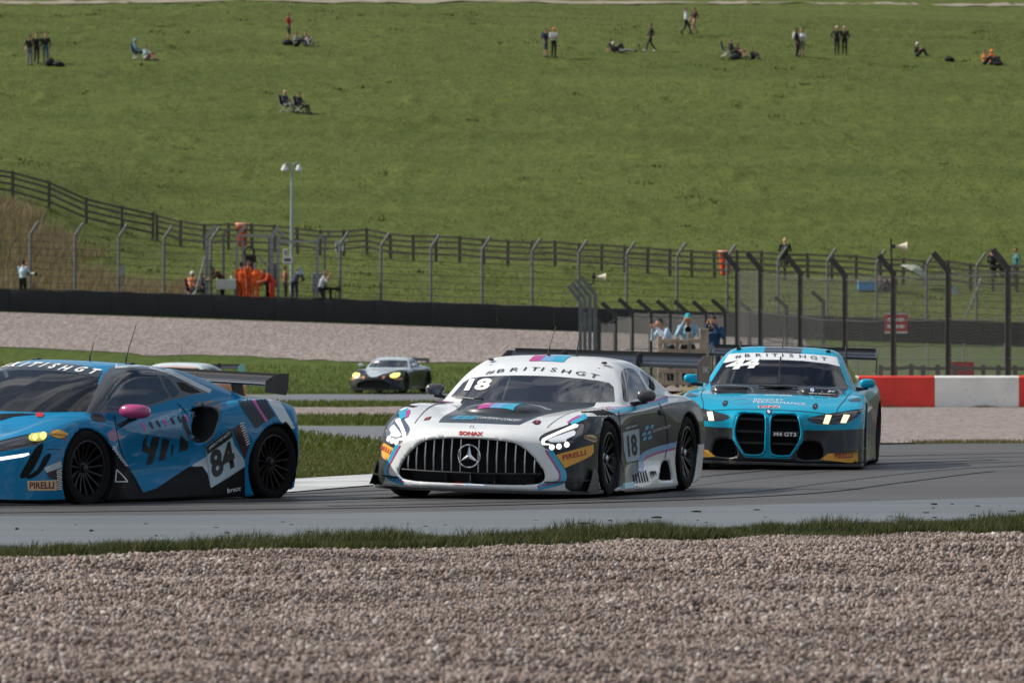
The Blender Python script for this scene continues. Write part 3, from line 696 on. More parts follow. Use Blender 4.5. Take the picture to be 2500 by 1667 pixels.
 'letN': [(0.886, 1.347, 0.632),(0.866, 1.491, 0.559),(0.851, 1.499, 0.502),(0.844, 1.392, 0.485)],
 'letT2': [(0.874, 1.348, 0.767),(0.876, 1.403, 0.779),(0.895, 1.442, 0.675),(0.892, 1.405, 0.64),(0.889, 1.361, 0.693)],
 'head': [(0.579, -0.747, 0.594),(0.652, -0.663, 0.624),(0.718, -0.57, 0.652),(0.816, -0.464, 0.672),(0.864, -0.476, 0.649),(0.887, -0.559, 0.587),(0.788, -0.743, 0.541),(0.667, -0.854, 0.51)],
 'lamp': [(0.782, -0.624, 0.625),(0.751, -0.542, 0.658),(0.828, -0.461, 0.67),(0.865, -0.481, 0.647),(0.878, -0.55, 0.607),(0.828, -0.637, 0.6)],
 'lampdot': [(0.823, -0.587, 0.629)],
 'lampdot2': [(0.85, -0.515, 0.644)],
 'drl': [(0.625, -0.903, 0.45),(0.846, -0.7, 0.504),(0.853, -0.695, 0.491),(0.828, -0.737, 0.472),(0.629, -0.907, 0.423)],
 'chanA': [(0.872, -0.628, 0.558),(0.893, -0.555, 0.577),(0.903, -0.619, 0.466),(0.884, -0.703, 0.345),(0.857, -0.756, 0.295),(0.828, -0.785, 0.308),(0.851, -0.728, 0.42)],
 'chanB': [(0.916, -0.581, 0.475),(0.93, -0.498, 0.505),(0.932, -0.533, 0.438),(0.919, -0.632, 0.334),(0.884, -0.719, 0.29),(0.862, -0.743, 0.305),(0.908, -0.647, 0.373)],
 'pir': [(0.872, -0.737, 0.273),(0.949, -0.444, 0.282),(0.95, -0.436, 0.195),(0.886, -0.739, 0.196)],
 'pirt': [(0.89, -0.727, 0.208),(0.949, -0.47, 0.212),(0.885, -0.724, 0.265)],
 'wstrip': [(0.927, -0.591, 0.384),(0.947, -0.387, 0.44),(0.95, -0.377, 0.387),(0.936, -0.562, 0.343)],
 'maroon': [(0.936, -0.562, 0.341),(0.948, -0.447, 0.372),(0.948, -0.434, 0.288),(0.945, -0.528, 0.295)],
 'sun': [(0.858, -0.437, 0.665),(0.86, -0.333, 0.694),(0.908, -0.268, 0.666),(0.919, -0.28, 0.644),(0.911, -0.378, 0.623),(0.871, -0.447, 0.652)],
 'suns': [(0.807, -0.383, 0.701),(0.848, -0.38, 0.686),(0.93, -0.293, 0.612),(0.929, -0.318, 0.606)],
 'pinklab': [(0.923, 0.259, 0.666),(0.879, 0.433, 0.701),(0.907, 0.493, 0.623),(0.945, 0.281, 0.577)],
 'stripes': [(0.85, 2.205, 0.916),(0.784, 2.673, 0.967),(0.964, 2.611, 0.791),(0.97, 2.317, 0.679)],
 'whitetail': [(0.812, 2.673, 0.962),(0.843, 2.77, 0.934),(0.927, 2.776, 0.869),(0.966, 2.847, 0.743),(0.967, 2.909, 0.673),(0.979, 2.734, 0.698),(0.959, 2.618, 0.814)],
 'rearblack': [(0.975, 2.718, 0.733),(0.975, 2.818, 0.697),(0.967, 2.935, 0.579),(0.95, 2.987, 0.439),(0.932, 2.983, 0.229),(0.965, 2.841, 0.199),(0.968, 2.679, 0.202),(0.982, 2.682, 0.503)],
 'darkmar': [(0.948, 2.008, 0.681),(0.955, 2.14, 0.732),(0.96, 2.259, 0.564),(0.945, 2.211, 0.409),(0.94, 2.114, 0.542)],
 'facet': [(0.869, 0.556, 0.705),(0.802, 1.011, 0.809),(0.777, 1.493, 0.855),(0.89, 1.352, 0.697),(0.883, 1.633, 0.568),(0.873, 1.246, 0.607),(0.886, 0.591, 0.672)],
 'archF': [(0.964, -0.045, 0.394)],
 'mirror': [(0.77, 0.843, 0.905)],
 'hoodblack': [(0.019, -0.048, 0.782),(0.205, -0.014, 0.796),(0.396, 0.013, 0.799),(0.174, -0.064, 0.767),(0.086, -0.13, 0.73)],
 'latch': [(0.406, 0.001, 0.791)],
 'vent': [(0.768, 0.241, 0.815),(0.792, 0.339, 0.815),(0.812, 0.389, 0.76),(0.864, 0.212, 0.753),(0.841, 0.149, 0.775)],
 'logo': [(0.937, 0.382, 0.252),(0.884, 0.626, 0.244),(0.935, 0.398, 0.352)],
 'brsco': [(0.948, 1.963, 0.127),(0.951, 2.15, 0.147),(0.941, 1.97, 0.167)],
},
'ast': {
 'grille': [(-0.71, -0.844, 0.26),(-0.375, -0.937, 0.477),(-0.066, -0.97, 0.501),(0.196, -0.954, 0.51),(0.421, -0.931, 0.446),(0.63, -0.875, 0.342),(0.595, -0.901, 0.215),(0.105, -0.986, 0.19),(-0.66, -0.872, 0.204)],
 'headR': [(0.586, -0.808, 0.573),(0.583, -0.568, 0.668),(0.814, -0.416, 0.699),(0.87, -0.554, 0.62),(0.819, -0.696, 0.509),(0.659, -0.834, 0.478)],
 'headL': [(-0.939, -0.318, 0.697),(-0.703, -0.383, 0.721),(-0.543, -0.874, 0.508),(-0.805, -0.717, 0.499)],
 'screenT': [(-0.708, 1.359, 1.124),(-0.454, 1.295, 1.157),(-0.038, 1.245, 1.166),(0.302, 1.228, 1.15),(0.54, 1.159, 1.078)],
 'screenB': [(0.731, 0.838, 0.838),(0.113, 0.722, 0.878),(-0.402, 0.766, 0.885),(-0.779, 0.566, 0.869)],
 'dark': [(-0.379, -0.922, 0.525),(0.191, -0.939, 0.542),(0.326, -0.252, 0.73),(0.746, -0.442, 0.7),(0.92, -0.35, 0.667),(0.996, 2.569, 0.588),(1.103, 2.188, -0.056),(-0.729, -0.978, -0.035),(-0.782, -0.797, 0.235)],
},
}
# ------------------------------------------------------------------ materials
MATS = {}
def mat(name, color, rough=0.6, metal=0.0, coat=0.0, var=0.0, vscale=8.0, bump=0.0, bscale=40.0, emit=0.0, spec=0.5, detail=4.0):
    """plain procedural material: colour with noise variation and fine bump in object space"""
    if name in MATS: return MATS[name]
    m = bpy.data.materials.new(name); m.use_nodes = True
    nt = m.node_tree; b = nt.nodes['Principled BSDF']
    b.inputs['Base Color'].default_value = (*color, 1)
    b.inputs['Roughness'].default_value = rough
    b.inputs['Metallic'].default_value = metal
    b.inputs['Specular IOR Level'].default_value = spec
    if coat:
        b.inputs['Coat Weight'].default_value = coat
        b.inputs['Coat Roughness'].default_value = 0.04
    if emit:
        b.inputs['Emission Color'].default_value = (*color, 1)
        b.inputs['Emission Strength'].default_value = emit
    if var or bump:
        tc = nt.nodes.new('ShaderNodeTexCoord')
    if var:
        n = nt.nodes.new('ShaderNodeTexNoise'); n.inputs['Scale'].default_value = vscale; n.inputs['Detail'].default_value = detail
        nt.links.new(tc.outputs['Object'], n.inputs['Vector'])
        r = nt.nodes.new('ShaderNodeMapRange')
        r.inputs['From Min'].default_value = 0.25; r.inputs['From Max'].default_value = 0.75
        r.inputs['To Min'].default_value = 1 - var; r.inputs['To Max'].default_value = 1 + var
        nt.links.new(n.outputs['Fac'], r.inputs['Value'])
        mx = nt.nodes.new('ShaderNodeVectorMath'); mx.operation = 'SCALE'
        mx.inputs[0].default_value = color
        nt.links.new(r.outputs['Result'], mx.inputs['Scale'])
        nt.links.new(mx.outputs['Vector'], b.inputs['Base Color'])
    if bump:
        n2 = nt.nodes.new('ShaderNodeTexNoise'); n2.inputs['Scale'].default_value = bscale; n2.inputs['Detail'].default_value = 3
        nt.links.new(tc.outputs['Object'], n2.inputs['Vector'])
        bp = nt.nodes.new('ShaderNodeBump'); bp.inputs['Strength'].default_value = bump; bp.inputs['Distance'].default_value = 0.05
        nt.links.new(n2.outputs['Fac'], bp.inputs['Height'])
        nt.links.new(bp.outputs['Normal'], b.inputs['Normal'])
    MATS[name] = m
    return m

def srgb(r, g, b):
    f = lambda c: (c / 255 / 12.92) if c <= 10 else ((c / 255 + 0.055) / 1.055) ** 2.4
    return (f(r), f(g), f(b))

# ------------------------------------------------------------------ objects
def tag(o, label=None, cat=None, group=None, kind=None):
    if label: o['label'] = label
    if cat: o['category'] = cat
    if group: o['group'] = group
    if kind: o['kind'] = kind
    return o
def empty(name, loc=(0, 0, 0), rz=0.0, parent=None):
    o = bpy.data.objects.new(name, None); COL.objects.link(o)
    o.location = loc; o.rotation_euler = (0, 0, rz); o.parent = parent
    o.empty_display_size = 0.2
    return o
def mesh_np(name, V, Fc, mats, fm=None, smooth=True):
    """mesh from arrays; Fc (n, 3) or (n, 4)"""
    me = bpy.data.meshes.new(name)
    V = np.asarray(V, np.float32); Fc = np.asarray(Fc, np.int32)
    k = Fc.shape[1]
    me.vertices.add(len(V)); me.vertices.foreach_set('co', V.ravel())
    me.loops.add(Fc.size); me.loops.foreach_set('vertex_index', Fc.ravel())
    me.polygons.add(len(Fc))
    me.polygons.foreach_set('loop_start', np.arange(0, Fc.size, k, dtype=np.int32))
    me.polygons.foreach_set('loop_total', np.full(len(Fc), k, np.int32))
    for m in (mats if isinstance(mats, (list, tuple)) else [mats]): me.materials.append(m)
    if fm is not None: me.polygons.foreach_set('material_index', np.asarray(fm, np.int32))
    me.polygons.foreach_set('use_smooth', np.full(len(Fc), bool(smooth)))
    me.update(calc_edges=True)
    return me
def link(name, me, parent=None, loc=None):
    o = bpy.data.objects.new(name, me); COL.objects.link(o)
    if parent is not None: o.parent = parent
    if loc is not None: o.location = loc
    return o
def copy_tree(o, parent=None):
    c = o.copy(); COL.objects.link(c); c.parent = parent
    for ch in o.children: copy_tree(ch, c)
    return c

class MB:
    """collects shapes into one mesh"""
    def __init__(s): s.v = []; s.f = []; s.m = []
    def add(s, V, F, m=0):
        b = len(s.v)
        s.v += [tuple(map(float, p)) for p in V]
        s.f += [tuple(int(i) + b for i in q) for q in F]
        s.m += [m] * len(F)
        return s
    def box(s, c, d, m=0, rot=None, taper=1.0):
        x, y, z = d[0] / 2, d[1] / 2, d[2] / 2
        P = [(-x, -y, -z), (x, -y, -z), (x, y, -z), (-x, y, -z), (-x*taper, -y*taper, z), (x*taper, -y*taper, z), (x*taper, y*taper, z), (-x*taper, y*taper, z)]
        P = [Vector(p) for p in P]
        if rot is not None: P = [rot @ p for p in P]
        c = Vector(c)
        return s.add([p + c for p in P], [(0, 3, 2, 1), (4, 5, 6, 7), (0, 1, 5, 4), (1, 2, 6, 5), (2, 3, 7, 6), (3, 0, 4, 7)], m)
    def path(s, pts, rad, n=8, m=0, cap=True, flat=None):
        """tube along points; rad a number or list"""
        pts = [Vector(p) for p in pts]
        R = rad if isinstance(rad, (list, tuple)) else [rad] * len(pts)
        V = []; F = []
        up = Vector((0, 0, 1))
        prev = None
        for i, p in enumerate(pts):
            t = (pts[min(i + 1, len(pts) - 1)] - pts[max(i - 1, 0)]).normalized()
            a = t.cross(up)
            if a.length < 1e-3: a = t.cross(Vector((1, 0, 0)))
            if prev is not None:
                a = prev - t * prev.dot(t)
                if a.length < 1e-3: a = t.cross(up)
            a.normalize(); b = t.cross(a); prev = a
            for j in range(n):
                th = 2 * math.pi * j / n
                V.append(p + (a * math.cos(th) + b * math.sin(th)) * R[i])
        for i in range(len(pts) - 1):
            for j in range(n):
                k = (j + 1) % n
                F.append((i * n + j, i * n + k, (i + 1) * n + k, (i + 1) * n + j))
        if cap:
            F.append(tuple(range(n)))
            F.append(tuple(reversed(range((len(pts) - 1) * n, len(pts) * n))))
        return s.add(V, F, m)
    def lathe(s, prof, axis='z', c=(0, 0, 0), n=24, m=0, closed=False):
        """profile of (radius, height) turned round an axis"""
        V = []; F = []
        for (r, h) in prof:
            for j in range(n):
                th = 2 * math.pi * j / n
                a, b = r * math.cos(th), r * math.sin(th)
                p = {'z': (a, b, h), 'x': (h, a, b), 'y': (b, h, a)}[axis]
                V.append((p[0] + c[0], p[1] + c[1], p[2] + c[2]))
        L = len(prof)
        for i in range(L if closed else L - 1):
            i2 = (i + 1) % L
            for j in range(n):
                k = (j + 1) % n
                F.append((i * n + j, i * n + k, i2 * n + k, i2 * n + j))
        return s.add(V, F, m)
    def prism(s, poly, h0, h1, axis='z', m=0):
        """outline (a, b) pushed between h0 and h1 along an axis"""
        n = len(poly)
        def P(a, b, h): return {'z': (a, b, h), 'x': (h, a, b), 'y': (a, h, b)}[axis]
        V = [P(a, b, h0) for a, b in poly] + [P(a, b, h1) for a, b in poly]
        F = [tuple(reversed(range(n))), tuple(range(n, 2 * n))]
        F += [(i, (i + 1) % n, (i + 1) % n + n, i + n) for i in range(n)]
        return s.add(V, F, m)
    def ball(s, c, r, n=10, m=0, p=2.0):
        r = r if isinstance(r, (list, tuple)) else (r, r, r)
        V = []; F = []
        for i in range(n + 1):
            ph = math.pi * i / n
            for j in range(2 * n):
                th = math.pi * j / n
                q = (math.sin(ph) * math.cos(th), math.sin(ph) * math.sin(th), math.cos(ph))
                k = (abs(q[0]) ** p + abs(q[1]) ** p + abs(q[2]) ** p) ** (-1 / p)
                V.append((c[0] + r[0] * q[0] * k, c[1] + r[1] * q[1] * k, c[2] + r[2] * q[2] * k))
        for i in range(n):
            for j in range(2 * n):
                k = (j + 1) % (2 * n)
                F.append((i * 2 * n + j, (i + 1) * 2 * n + j, (i + 1) * 2 * n + k, i * 2 * n + k))
        return s.add(V, F, m)
    def mesh(s, name, mats, smooth=False, bevel=0.0, sharp=35):
        me = bpy.data.meshes.new(name)
        me.from_pydata(s.v, [], s.f)
        for m in (mats if isinstance(mats, (list, tuple)) else [mats]): me.materials.append(m)
        me.polygons.foreach_set('material_index', s.m)
        bm = bmesh.new(); bm.from_mesh(me)
        if smooth: bmesh.ops.remove_doubles(bm, verts=bm.verts, dist=1e-5)
        if bevel:
            bmesh.ops.bevel(bm, geom=list(bm.edges), offset=bevel, segments=1, affect='EDGES', clamp_overlap=True)
        bmesh.ops.recalc_face_normals(bm, faces=bm.faces)
        if smooth:
            for f in bm.faces: f.smooth = True
            lim = math.radians(sharp)
            for e in bm.edges:
                if len(e.link_faces) == 2 and e.calc_face_angle(0) > lim: e.smooth = False
        bm.to_mesh(me); bm.free()
        me.update()
        return me
    def build(s, name, mats, parent=None, smooth=False, bevel=0.0, loc=None, sharp=35):
        return link(name, s.mesh(name, mats, smooth, bevel, sharp), parent, loc)

def P3(px, py, D):
    """point of the place behind pixel (2500 px frame) at distance D"""
    return Vector(((px - 1250) * D / FPX, D, CAMH + (HOR - py) * D / FPX))
# ------------------------------------------------------------------ the lie of the land
HY = [0, 20, 46, 75, 94, 150, 185, 236, 243, 247, 257, 280, 281.6, 282.8, 284, 300, 310, 340, 370, 400, 430, 490, 540, 600, 700, 1500]
HZ = [0, 0, 0, 0, -.07, -.38, -.45, -.56, -.57, -.42, .20, 1.75, 1.85, 2.42, 2.5, 4.1, 4.95, 9.1, 13.5, 17.6, 20.9, 25.4, 29.0, 33.0, 39, 62]
_hy = np.linspace(0, 1500, 6001)
_hz = pchip(HY, np.array(HZ, float), _hy)
def sstep(t): t = np.clip(t, 0, 1); return t * t * (3 - 2 * t)
def H(x, y):
    x = np.asarray(x, float); y = np.asarray(y, float)
    z = np.interp(y, _hy, _hz)
    s = sstep((y - 246) / 34)
    z = z - 0.034 * np.clip(x, -60, 60) * s
    z = z + 2.15 * sstep((-13.5 - x) / 12) * sstep((y - 283) / 22) * sstep((352 - y) / 36)            # bank on the left
    z = z + 0.42 * sstep((x - 2.6) / 1.4) * sstep((10 - x) / 3) * sstep((y - 186) / 14) * sstep((262 - y) / 14)
    z = z + 0.62 * sstep((x - 2.4) / .8) * sstep((7 - x) / 1.5) * sstep((y - 150) / 12) * sstep((200 - y) / 25)
    # gravel bed in front, heaped a little
    g = sstep((45.2 + 0.6 * x - y) / 4)
    z = z + g * (0.02 + 0.035 * np.sin(x * 0.9 + y * 0.55) + 0.02 * np.sin(x * 2.1 - y * 1.3 + 1) + 0.02 * np.sin(y * 3.9 + .6 * np.sin(x * .7)) + 0.012 * np.sin(y * 7.3 + .5 * x))
    return z
def Hs(x, y): return float(H(x, y))
def ground_at(px, py, d0=30, d1=700):
    """where the sight line through a pixel meets the land"""
    D = np.arange(d0, d1, 0.05)
    zr = CAMH + (HOR - py) * D / FPX
    zg = H((px - 1250) * D / FPX, D)
    k = np.argmax(zr <= zg) if (zr <= zg).any() else len(D) - 1
    d = D[k]
    x = (px - 1250) * d / FPX
    return Vector((x, d, Hs(x, d)))

def hash_noise(x, y, seed=0):
    """value noise on arrays"""
    rs = np.random.RandomState(seed); tab = rs.rand(256, 256)
    xi = np.floor(x).astype(int); yi = np.floor(y).astype(int)
    fx = sstep(x - xi); fy = sstep(y - yi)
    g = lambda a, b: tab[a & 255, b & 255]
    return (g(xi, yi) * (1 - fx) + g(xi + 1, yi) * fx) * (1 - fy) + (g(xi, yi + 1) * (1 - fx) + g(xi + 1, yi + 1) * fx) * fy

def grid_sheet(name, xs, ys, dz, m, zf=None):
    X, Y = np.meshgrid(xs, ys, indexing='ij')
    Z = H(X, Y) + dz
    if zf is not None: Z = Z + zf(X, Y)
    nx, ny = X.shape
    V = np.stack([X, Y, Z], -1).reshape(-1, 3)
    i = (np.arange(nx - 1)[:, None] * ny + np.arange(ny - 1)[None]).ravel()
    Fq = np.stack([i, i + ny, i + ny + 1, i + 1], 1)
    return mesh_np(name, V, Fq, m)

def ribbon(name, near, far, dz, m, nx=60, nv=14, x0=-60, x1=60, jit=(0, 0), jf=.9):
    """ground sheet between two border lines y = near(x), y = far(x)"""
    xs = np.linspace(x0, x1, nx) if np.isscalar(nx) else np.asarray(nx)
    a = np.interp(xs, *zip(*near)); b = np.interp(xs, *zip(*far))
    a = a + jit[0] * (hash_noise(xs * jf, 0 * xs + .5, 61) - .5 + .5 * hash_noise(xs * jf * 3, 0 * xs + .5, 62) - .25)
    b = b + jit[1] * (hash_noise(xs * jf, 0 * xs + 9.5, 63) - .5 + .5 * hash_noise(xs * jf * 3, 0 * xs + 9.5, 64) - .25)
    t = np.linspace(0, 1, nv)
    Y = a[:, None] + (b - a)[:, None] * t[None]
    X = np.repeat(xs[:, None], nv, 1)
    Z = H(X, Y) + dz
    V = np.stack([X, Y, Z], -1).reshape(-1, 3)
    i = (np.arange(len(xs) - 1)[:, None] * nv + np.arange(nv - 1)[None]).ravel()
    Fq = np.stack([i, i + nv, i + nv + 1, i + 1], 1)
    return mesh_np(name, V, Fq, m)

def ground_mat(name, stops, scale, detail=6, rough=0.9, stretch=(1, 1, 1), bump=0.0, bscale=60, bdist=0.03, speck=None, big=None, spec=0.3, bigstretch=None):
    """noise through a colour ramp, optional second scale and speckle"""
    m = bpy.data.materials.new(name); m.use_nodes = True
    nt = m.node_tree; N = nt.nodes.new; L = nt.links.new; b = nt.nodes['Principled BSDF']
    b.inputs['Roughness'].default_value = rough; b.inputs['Specular IOR Level'].default_value = spec
    tc = N('ShaderNodeTexCoord'); mp = N('ShaderNodeMapping'); mp.inputs['Scale'].default_value = stretch
    L(tc.outputs['Object'], mp.inputs['Vector'])
    n = N('ShaderNodeTexNoise'); n.inputs['Scale'].default_value = scale; n.inputs['Detail'].default_value = detail; n.inputs['Roughness'].default_value = 0.62
    L(mp.outputs['Vector'], n.inputs['Vector'])
    r = N('ShaderNodeValToRGB'); e = r.color_ramp.elements
    e[0].position, e[0].color = stops[0][0], (*stops[0][1], 1)
    e[1].position, e[1].color = stops[-1][0], (*stops[-1][1], 1)
    for p, c in stops[1:-1]:
        q = e.new(p); q.color = (*c, 1)
    L(n.outputs['Fac'], r.inputs['Fac'])
    out = r.outputs['Color']
    if big:
        if bigstretch:
            mb_ = N('ShaderNodeMapping'); mb_.inputs['Scale'].default_value = bigstretch; mb_.inputs['Rotation'].default_value = (0, 0, -.12)
            L(tc.outputs['Object'], mb_.inputs['Vector'])
        n3 = N('ShaderNodeTexNoise'); n3.inputs['Scale'].default_value = big[0]; n3.inputs['Detail'].default_value = 3
        L((mb_ if bigstretch else tc).outputs['Vector' if bigstretch else 'Object'], n3.inputs['Vector'])
        mr = N('ShaderNodeMapRange'); mr.inputs['From Min'].default_value = 0.3; mr.inputs['From Max'].default_value = 0.7
        L(n3.outputs['Fac'], mr.inputs['Value'])
        mx = N('ShaderNodeMixRGB'); mx.blend_type = 'MULTIPLY'; mx.inputs['Color2'].default_value = (*big[1], 1)
        L(mr.outputs['Result'], mx.inputs['Fac']); L(out, mx.inputs['Color1']); out = mx.outputs['Color']
    if speck:
        v = N('ShaderNodeTexVoronoi'); v.inputs['Scale'].default_value = speck[0]
        L(mp.outputs['Vector'], v.inputs['Vector'])
        sp = N('ShaderNodeSeparateColor'); L(v.outputs['Color'], sp.inputs['Color'])
        mr2 = N('ShaderNodeMapRange'); mr2.inputs['To Min'].default_value = 1 - speck[1]; mr2.inputs['To Max'].default_value = 1 + speck[1]
        L(sp.outputs['Red'], mr2.inputs['Value'])
        vm = N('ShaderNodeVectorMath'); vm.operation = 'SCALE'
        L(out, vm.inputs[0]); L(mr2.outputs['Result'], vm.inputs['Scale']); out = vm.outputs['Vector']
    L(out, b.inputs['Base Color'])
    if bump:
        n2 = N('ShaderNodeTexNoise'); n2.inputs['Scale'].default_value = bscale; n2.inputs['Detail'].default_value = 4
        L(mp.outputs['Vector'], n2.inputs['Vector'])
        bp = N('ShaderNodeBump'); bp.inputs['Strength'].default_value = bump; bp.inputs['Distance'].default_value = bdist
        L(n2.outputs['Fac'], bp.inputs['Height']); L(bp.outputs['Normal'], b.inputs['Normal'])
    MATS[name] = m
    return m

M_HILL = ground_mat('hill_grass', [(.22, (.046, .060, .012)), (.42, (.080, .104, .021)), (.6, (.104, .127, .027)), (.82, (.15, .145, .042))], 3.2, 10,
                    stretch=(1, .34, 1), bump=0.7, bscale=9, bdist=.08, big=(1.0, (.74, .78, .74)), bigstretch=(.022, .09, 1), spec=.12)
M_GRASS = ground_mat('verge_grass', [(.3, (.050, .075, .012)), (.55, (.075, .108, .018)), (.8, (.11, .13, .03))], 3.0, 8, stretch=(1, .2, 1), spec=.12, bump=0.5, bscale=12, bdist=.05, big=(.1, (.8, .85, .8)))
M_DRY = ground_mat('dry_ground', [(.3, (.10, .075, .04)), (.5, (.19, .15, .085)), (.75, (.27, .22, .13))], 1.5, 7, bump=.5, bscale=9, bdist=.06)
M_GRAVEL = ground_mat('gravel_bed', [(.3, (.16, .13, .113)), (.5, (.255, .215, .193)), (.7, (.34, .295, .27))], 9, 8, stretch=(1, .12, 1), bump=.6, bscale=30, bdist=.05,
                      speck=(14, .28), big=(.09, (.86, .85, .86)))
M_ASPH = ground_mat('asphalt', [(.3, (.070, .067, .064)), (.5, (.083, .079, .075)), (.7, (.10, .095, .090))], .5, 6, rough=.55, stretch=(.25, 1, 1), bump=.15, bscale=160, bdist=.006,
                    speck=(55, .14), big=(1.0, (.62, .60, .58)), bigstretch=(.05, .8, 1), spec=.45)
M_STRIP = ground_mat('painted_runoff', [(.3, (.082, .093, .098)), (.5, (.104, .118, .123)), (.7, (.132, .146, .151))], .9, 6, rough=.45, stretch=(.12, 1.4, 1), bump=.1, bscale=120, bdist=.004,
                     speck=(60, .08), spec=.5)
M_FTRACK = ground_mat('far_asphalt', [(.3, (.10, .105, .11)), (.6, (.135, .14, .145)), (.8, (.17, .175, .18))], .3, 5, rough=.5, stretch=(.3, 1, 1), spec=.5)
M_PATH = ground_mat('path_earth', [(.3, (.2, .17, .12)), (.7, (.34, .30, .23))], 1.0, 5)
M_KERB = ground_mat('kerb_paint', [(.3, (.30, .31, .31)), (.5, (.55, .56, .56)), (.7, (.68, .69, .69))], 2.0, 6, rough=.6, stretch=(.4, 1, 1), big=(.5, (.7, .7, .7)))

# one big sheet under everything, then the hill in fine detail
far = np.concatenate([np.linspace(-2500, -70, 14), np.linspace(-62, 62, 63), np.linspace(70, 2500, 14)])
tag(link('ground', grid_sheet('ground', far, np.concatenate([[-400, -60], np.linspace(0, 60, 61), np.linspace(61, 283, 112)]), -0.03, M_GRASS)), kind='structure')
def hummock(X, Y):
    a = hash_noise(X * 1.3, Y * .8, 1) - .5
    b = hash_noise(X * 3.1 + 7, Y * 2.0, 2) - .5
    c = hash_noise(X * .16, Y * .12, 3) - .5
    t = np.clip(hash_noise(X * .9 + 31, Y * .55, 4) - .72, 0, 1) * 0.7
    return sstep((Y - 283) / 6) * (.10 * a + .06 * b + .3 * c + .8 * t)
hx = np.arange(-52, 52.01, .30)
hyv = np.concatenate([np.arange(283, 330, .36), np.arange(330, 440, .40), np.arange(440, 660, .9)])
tag(link('hillside', grid_sheet('hillside', hx, hyv, 0, M_HILL, hummock)), kind='structure')
for nm, xs in (('hillside', np.linspace(-2500, -52, 30)), ('hillside', np.linspace(52, 2500, 30))):
    tag(link(nm, grid_sheet(nm, xs, np.linspace(283, 660, 40), 0, M_HILL)), kind='structure')
tag(link('hillside', grid_sheet('hillside', np.linspace(-2500, 2500, 40), np.linspace(660, 1500, 12), 0, M_HILL)), kind='structure')

# track, verge and gravel sheets: border lines given as (x, y)
NEAR_EDGE = [(-60, 38), (-3.4, 44.0), (-1.5, 45.9), (0, 47.3), (2.0, 49.4), (4.0, 51.2), (60, 70)]
tag(link('track', ribbon('track', NEAR_EDGE, [(-60, 52), (-6, 57.5), (-2.25, 60.6), (-1.35, 64.3), (1.0, 76), (2.6, 90), (6, 95), (60, 112)], 0.0, M_ASPH, nx=np.concatenate([np.linspace(-60, -7, 12), np.linspace(-6, 10, 60), np.linspace(11, 60, 12)]), nv=30)), kind='structure')
tag(link('runoff_strip', ribbon('runoff_strip', NEAR_EDGE, [(-60, 46), (-3.6, 53.2), (-1.5, 53.9), (0, 55), (2, 56.6), (4.2, 59.5), (60, 80)], 0.004, M_STRIP, nx=np.linspace(-40, 40, 80), nv=8)), kind='structure')
tag(link('kerb', ribbon('kerb', [(-8, 57.0), (-6, 57.3), (-2.25, 60.4), (-1.35, 64.1), (0.6, 73)], [(-8, 60.6), (-6, 62), (-2.25, 66.8), (-1.35, 69.6), (0.6, 75)], 0.010, M_KERB, x0=-8, x1=.6, nx=30, nv=6)), kind='structure')
# the same road further round: two bands beyond the infield
tag(link('track', ribbon('track', [(-60, 108), (-6, 118), (-3.7, 115), (-2.4, 100), (-2.0, 98), (3, 88)], [(-60, 124), (-6, 133), (0, 131), (3, 118)], -0.010, M_FTRACK, nx=np.concatenate([np.linspace(-60, -8, 10), np.linspace(-7, 3, 60)]), nv=14, jit=(2.0, 3.0), jf=1.4)), kind='structure')
tag(link('track', ribbon('track', [(-60, 184), (-5, 197), (5, 197), (60, 190)], [(-60, 230), (-5, 240), (5, 242), (60, 250)], -0.008, M_FTRACK, nx=160, nv=18, jit=(7, 5))), kind='structure')
tag(link('gravel_patch', ribbon('gravel_patch', [(-60, 150), (-7, 157), (-1, 158), (4, 160)], [(-60, 176), (-7, 183), (-1, 182), (4, 176)], -0.006, M_GRAVEL, x0=-40, x1=4, nx=120, nv=10, jit=(8, 8))), kind='structure')
tag(link('gravel_trap', ribbon('gravel_trap', [tuple(ground_at(px_, py_, 244, 281)[:2]) for px_, py_ in ((-900, 838), (0, 853), (400, 866), (800, 878), (1100, 886), (1500, 888))] + [(12, 262)], [(-60, 280.2), (12, 280.2)], -0.004, M_GRAVEL, x0=-60, x1=12, nx=180, nv=24, jit=(2.2, 0), jf=.5)), kind='structure')
tag(link('gravel_trap', ribbon('gravel_trap', [(5.2, 95.5), (6.5, 96.2), (60, 114)], [(5.2, 183), (60, 183)], 0.004, M_GRAVEL, x0=5.2, x1=60, nx=50, nv=24)), kind='structure')
tag(link('service_road', ribbon('service_road', [(2.6, 150), (8, 184.6), (60, 186)], [(2.6, 198), (8, 205), (60, 215)], -0.002, M_DRY, x0=2.6, x1=60, nx=40, nv=12)), kind='structure')
tag(link('gravel_bed', ribbon('gravel_bed', [(-60, 12), (60, 12)], [(x, y - 2.3) for x, y in NEAR_EDGE], 0.004, M_GRAVEL, nx=np.concatenate([np.linspace(-60, -7, 10), np.linspace(-6.5, 6.5, 90), np.linspace(7, 60, 10)]), nv=140)), kind='structure')
# beaten path along the top of the hill
def hillz(x, y): return Hs(x, y) + float(hummock(np.array([x]), np.array([y]))[0])
# ------------------------------------------------------------------ car building kit
def obl(P, th, sgn=None):
    """slanted elevation: (across, height) seen at th degrees off the nose"""
    c, s = math.cos(math.radians(th)), math.sin(math.radians(th))
    P = np.asarray(P, float)
    x = np.abs(P[:, 0]) if sgn is None else P[:, 0] * sgn
    return x * c + P[:, 1] * s, P[:, 2]

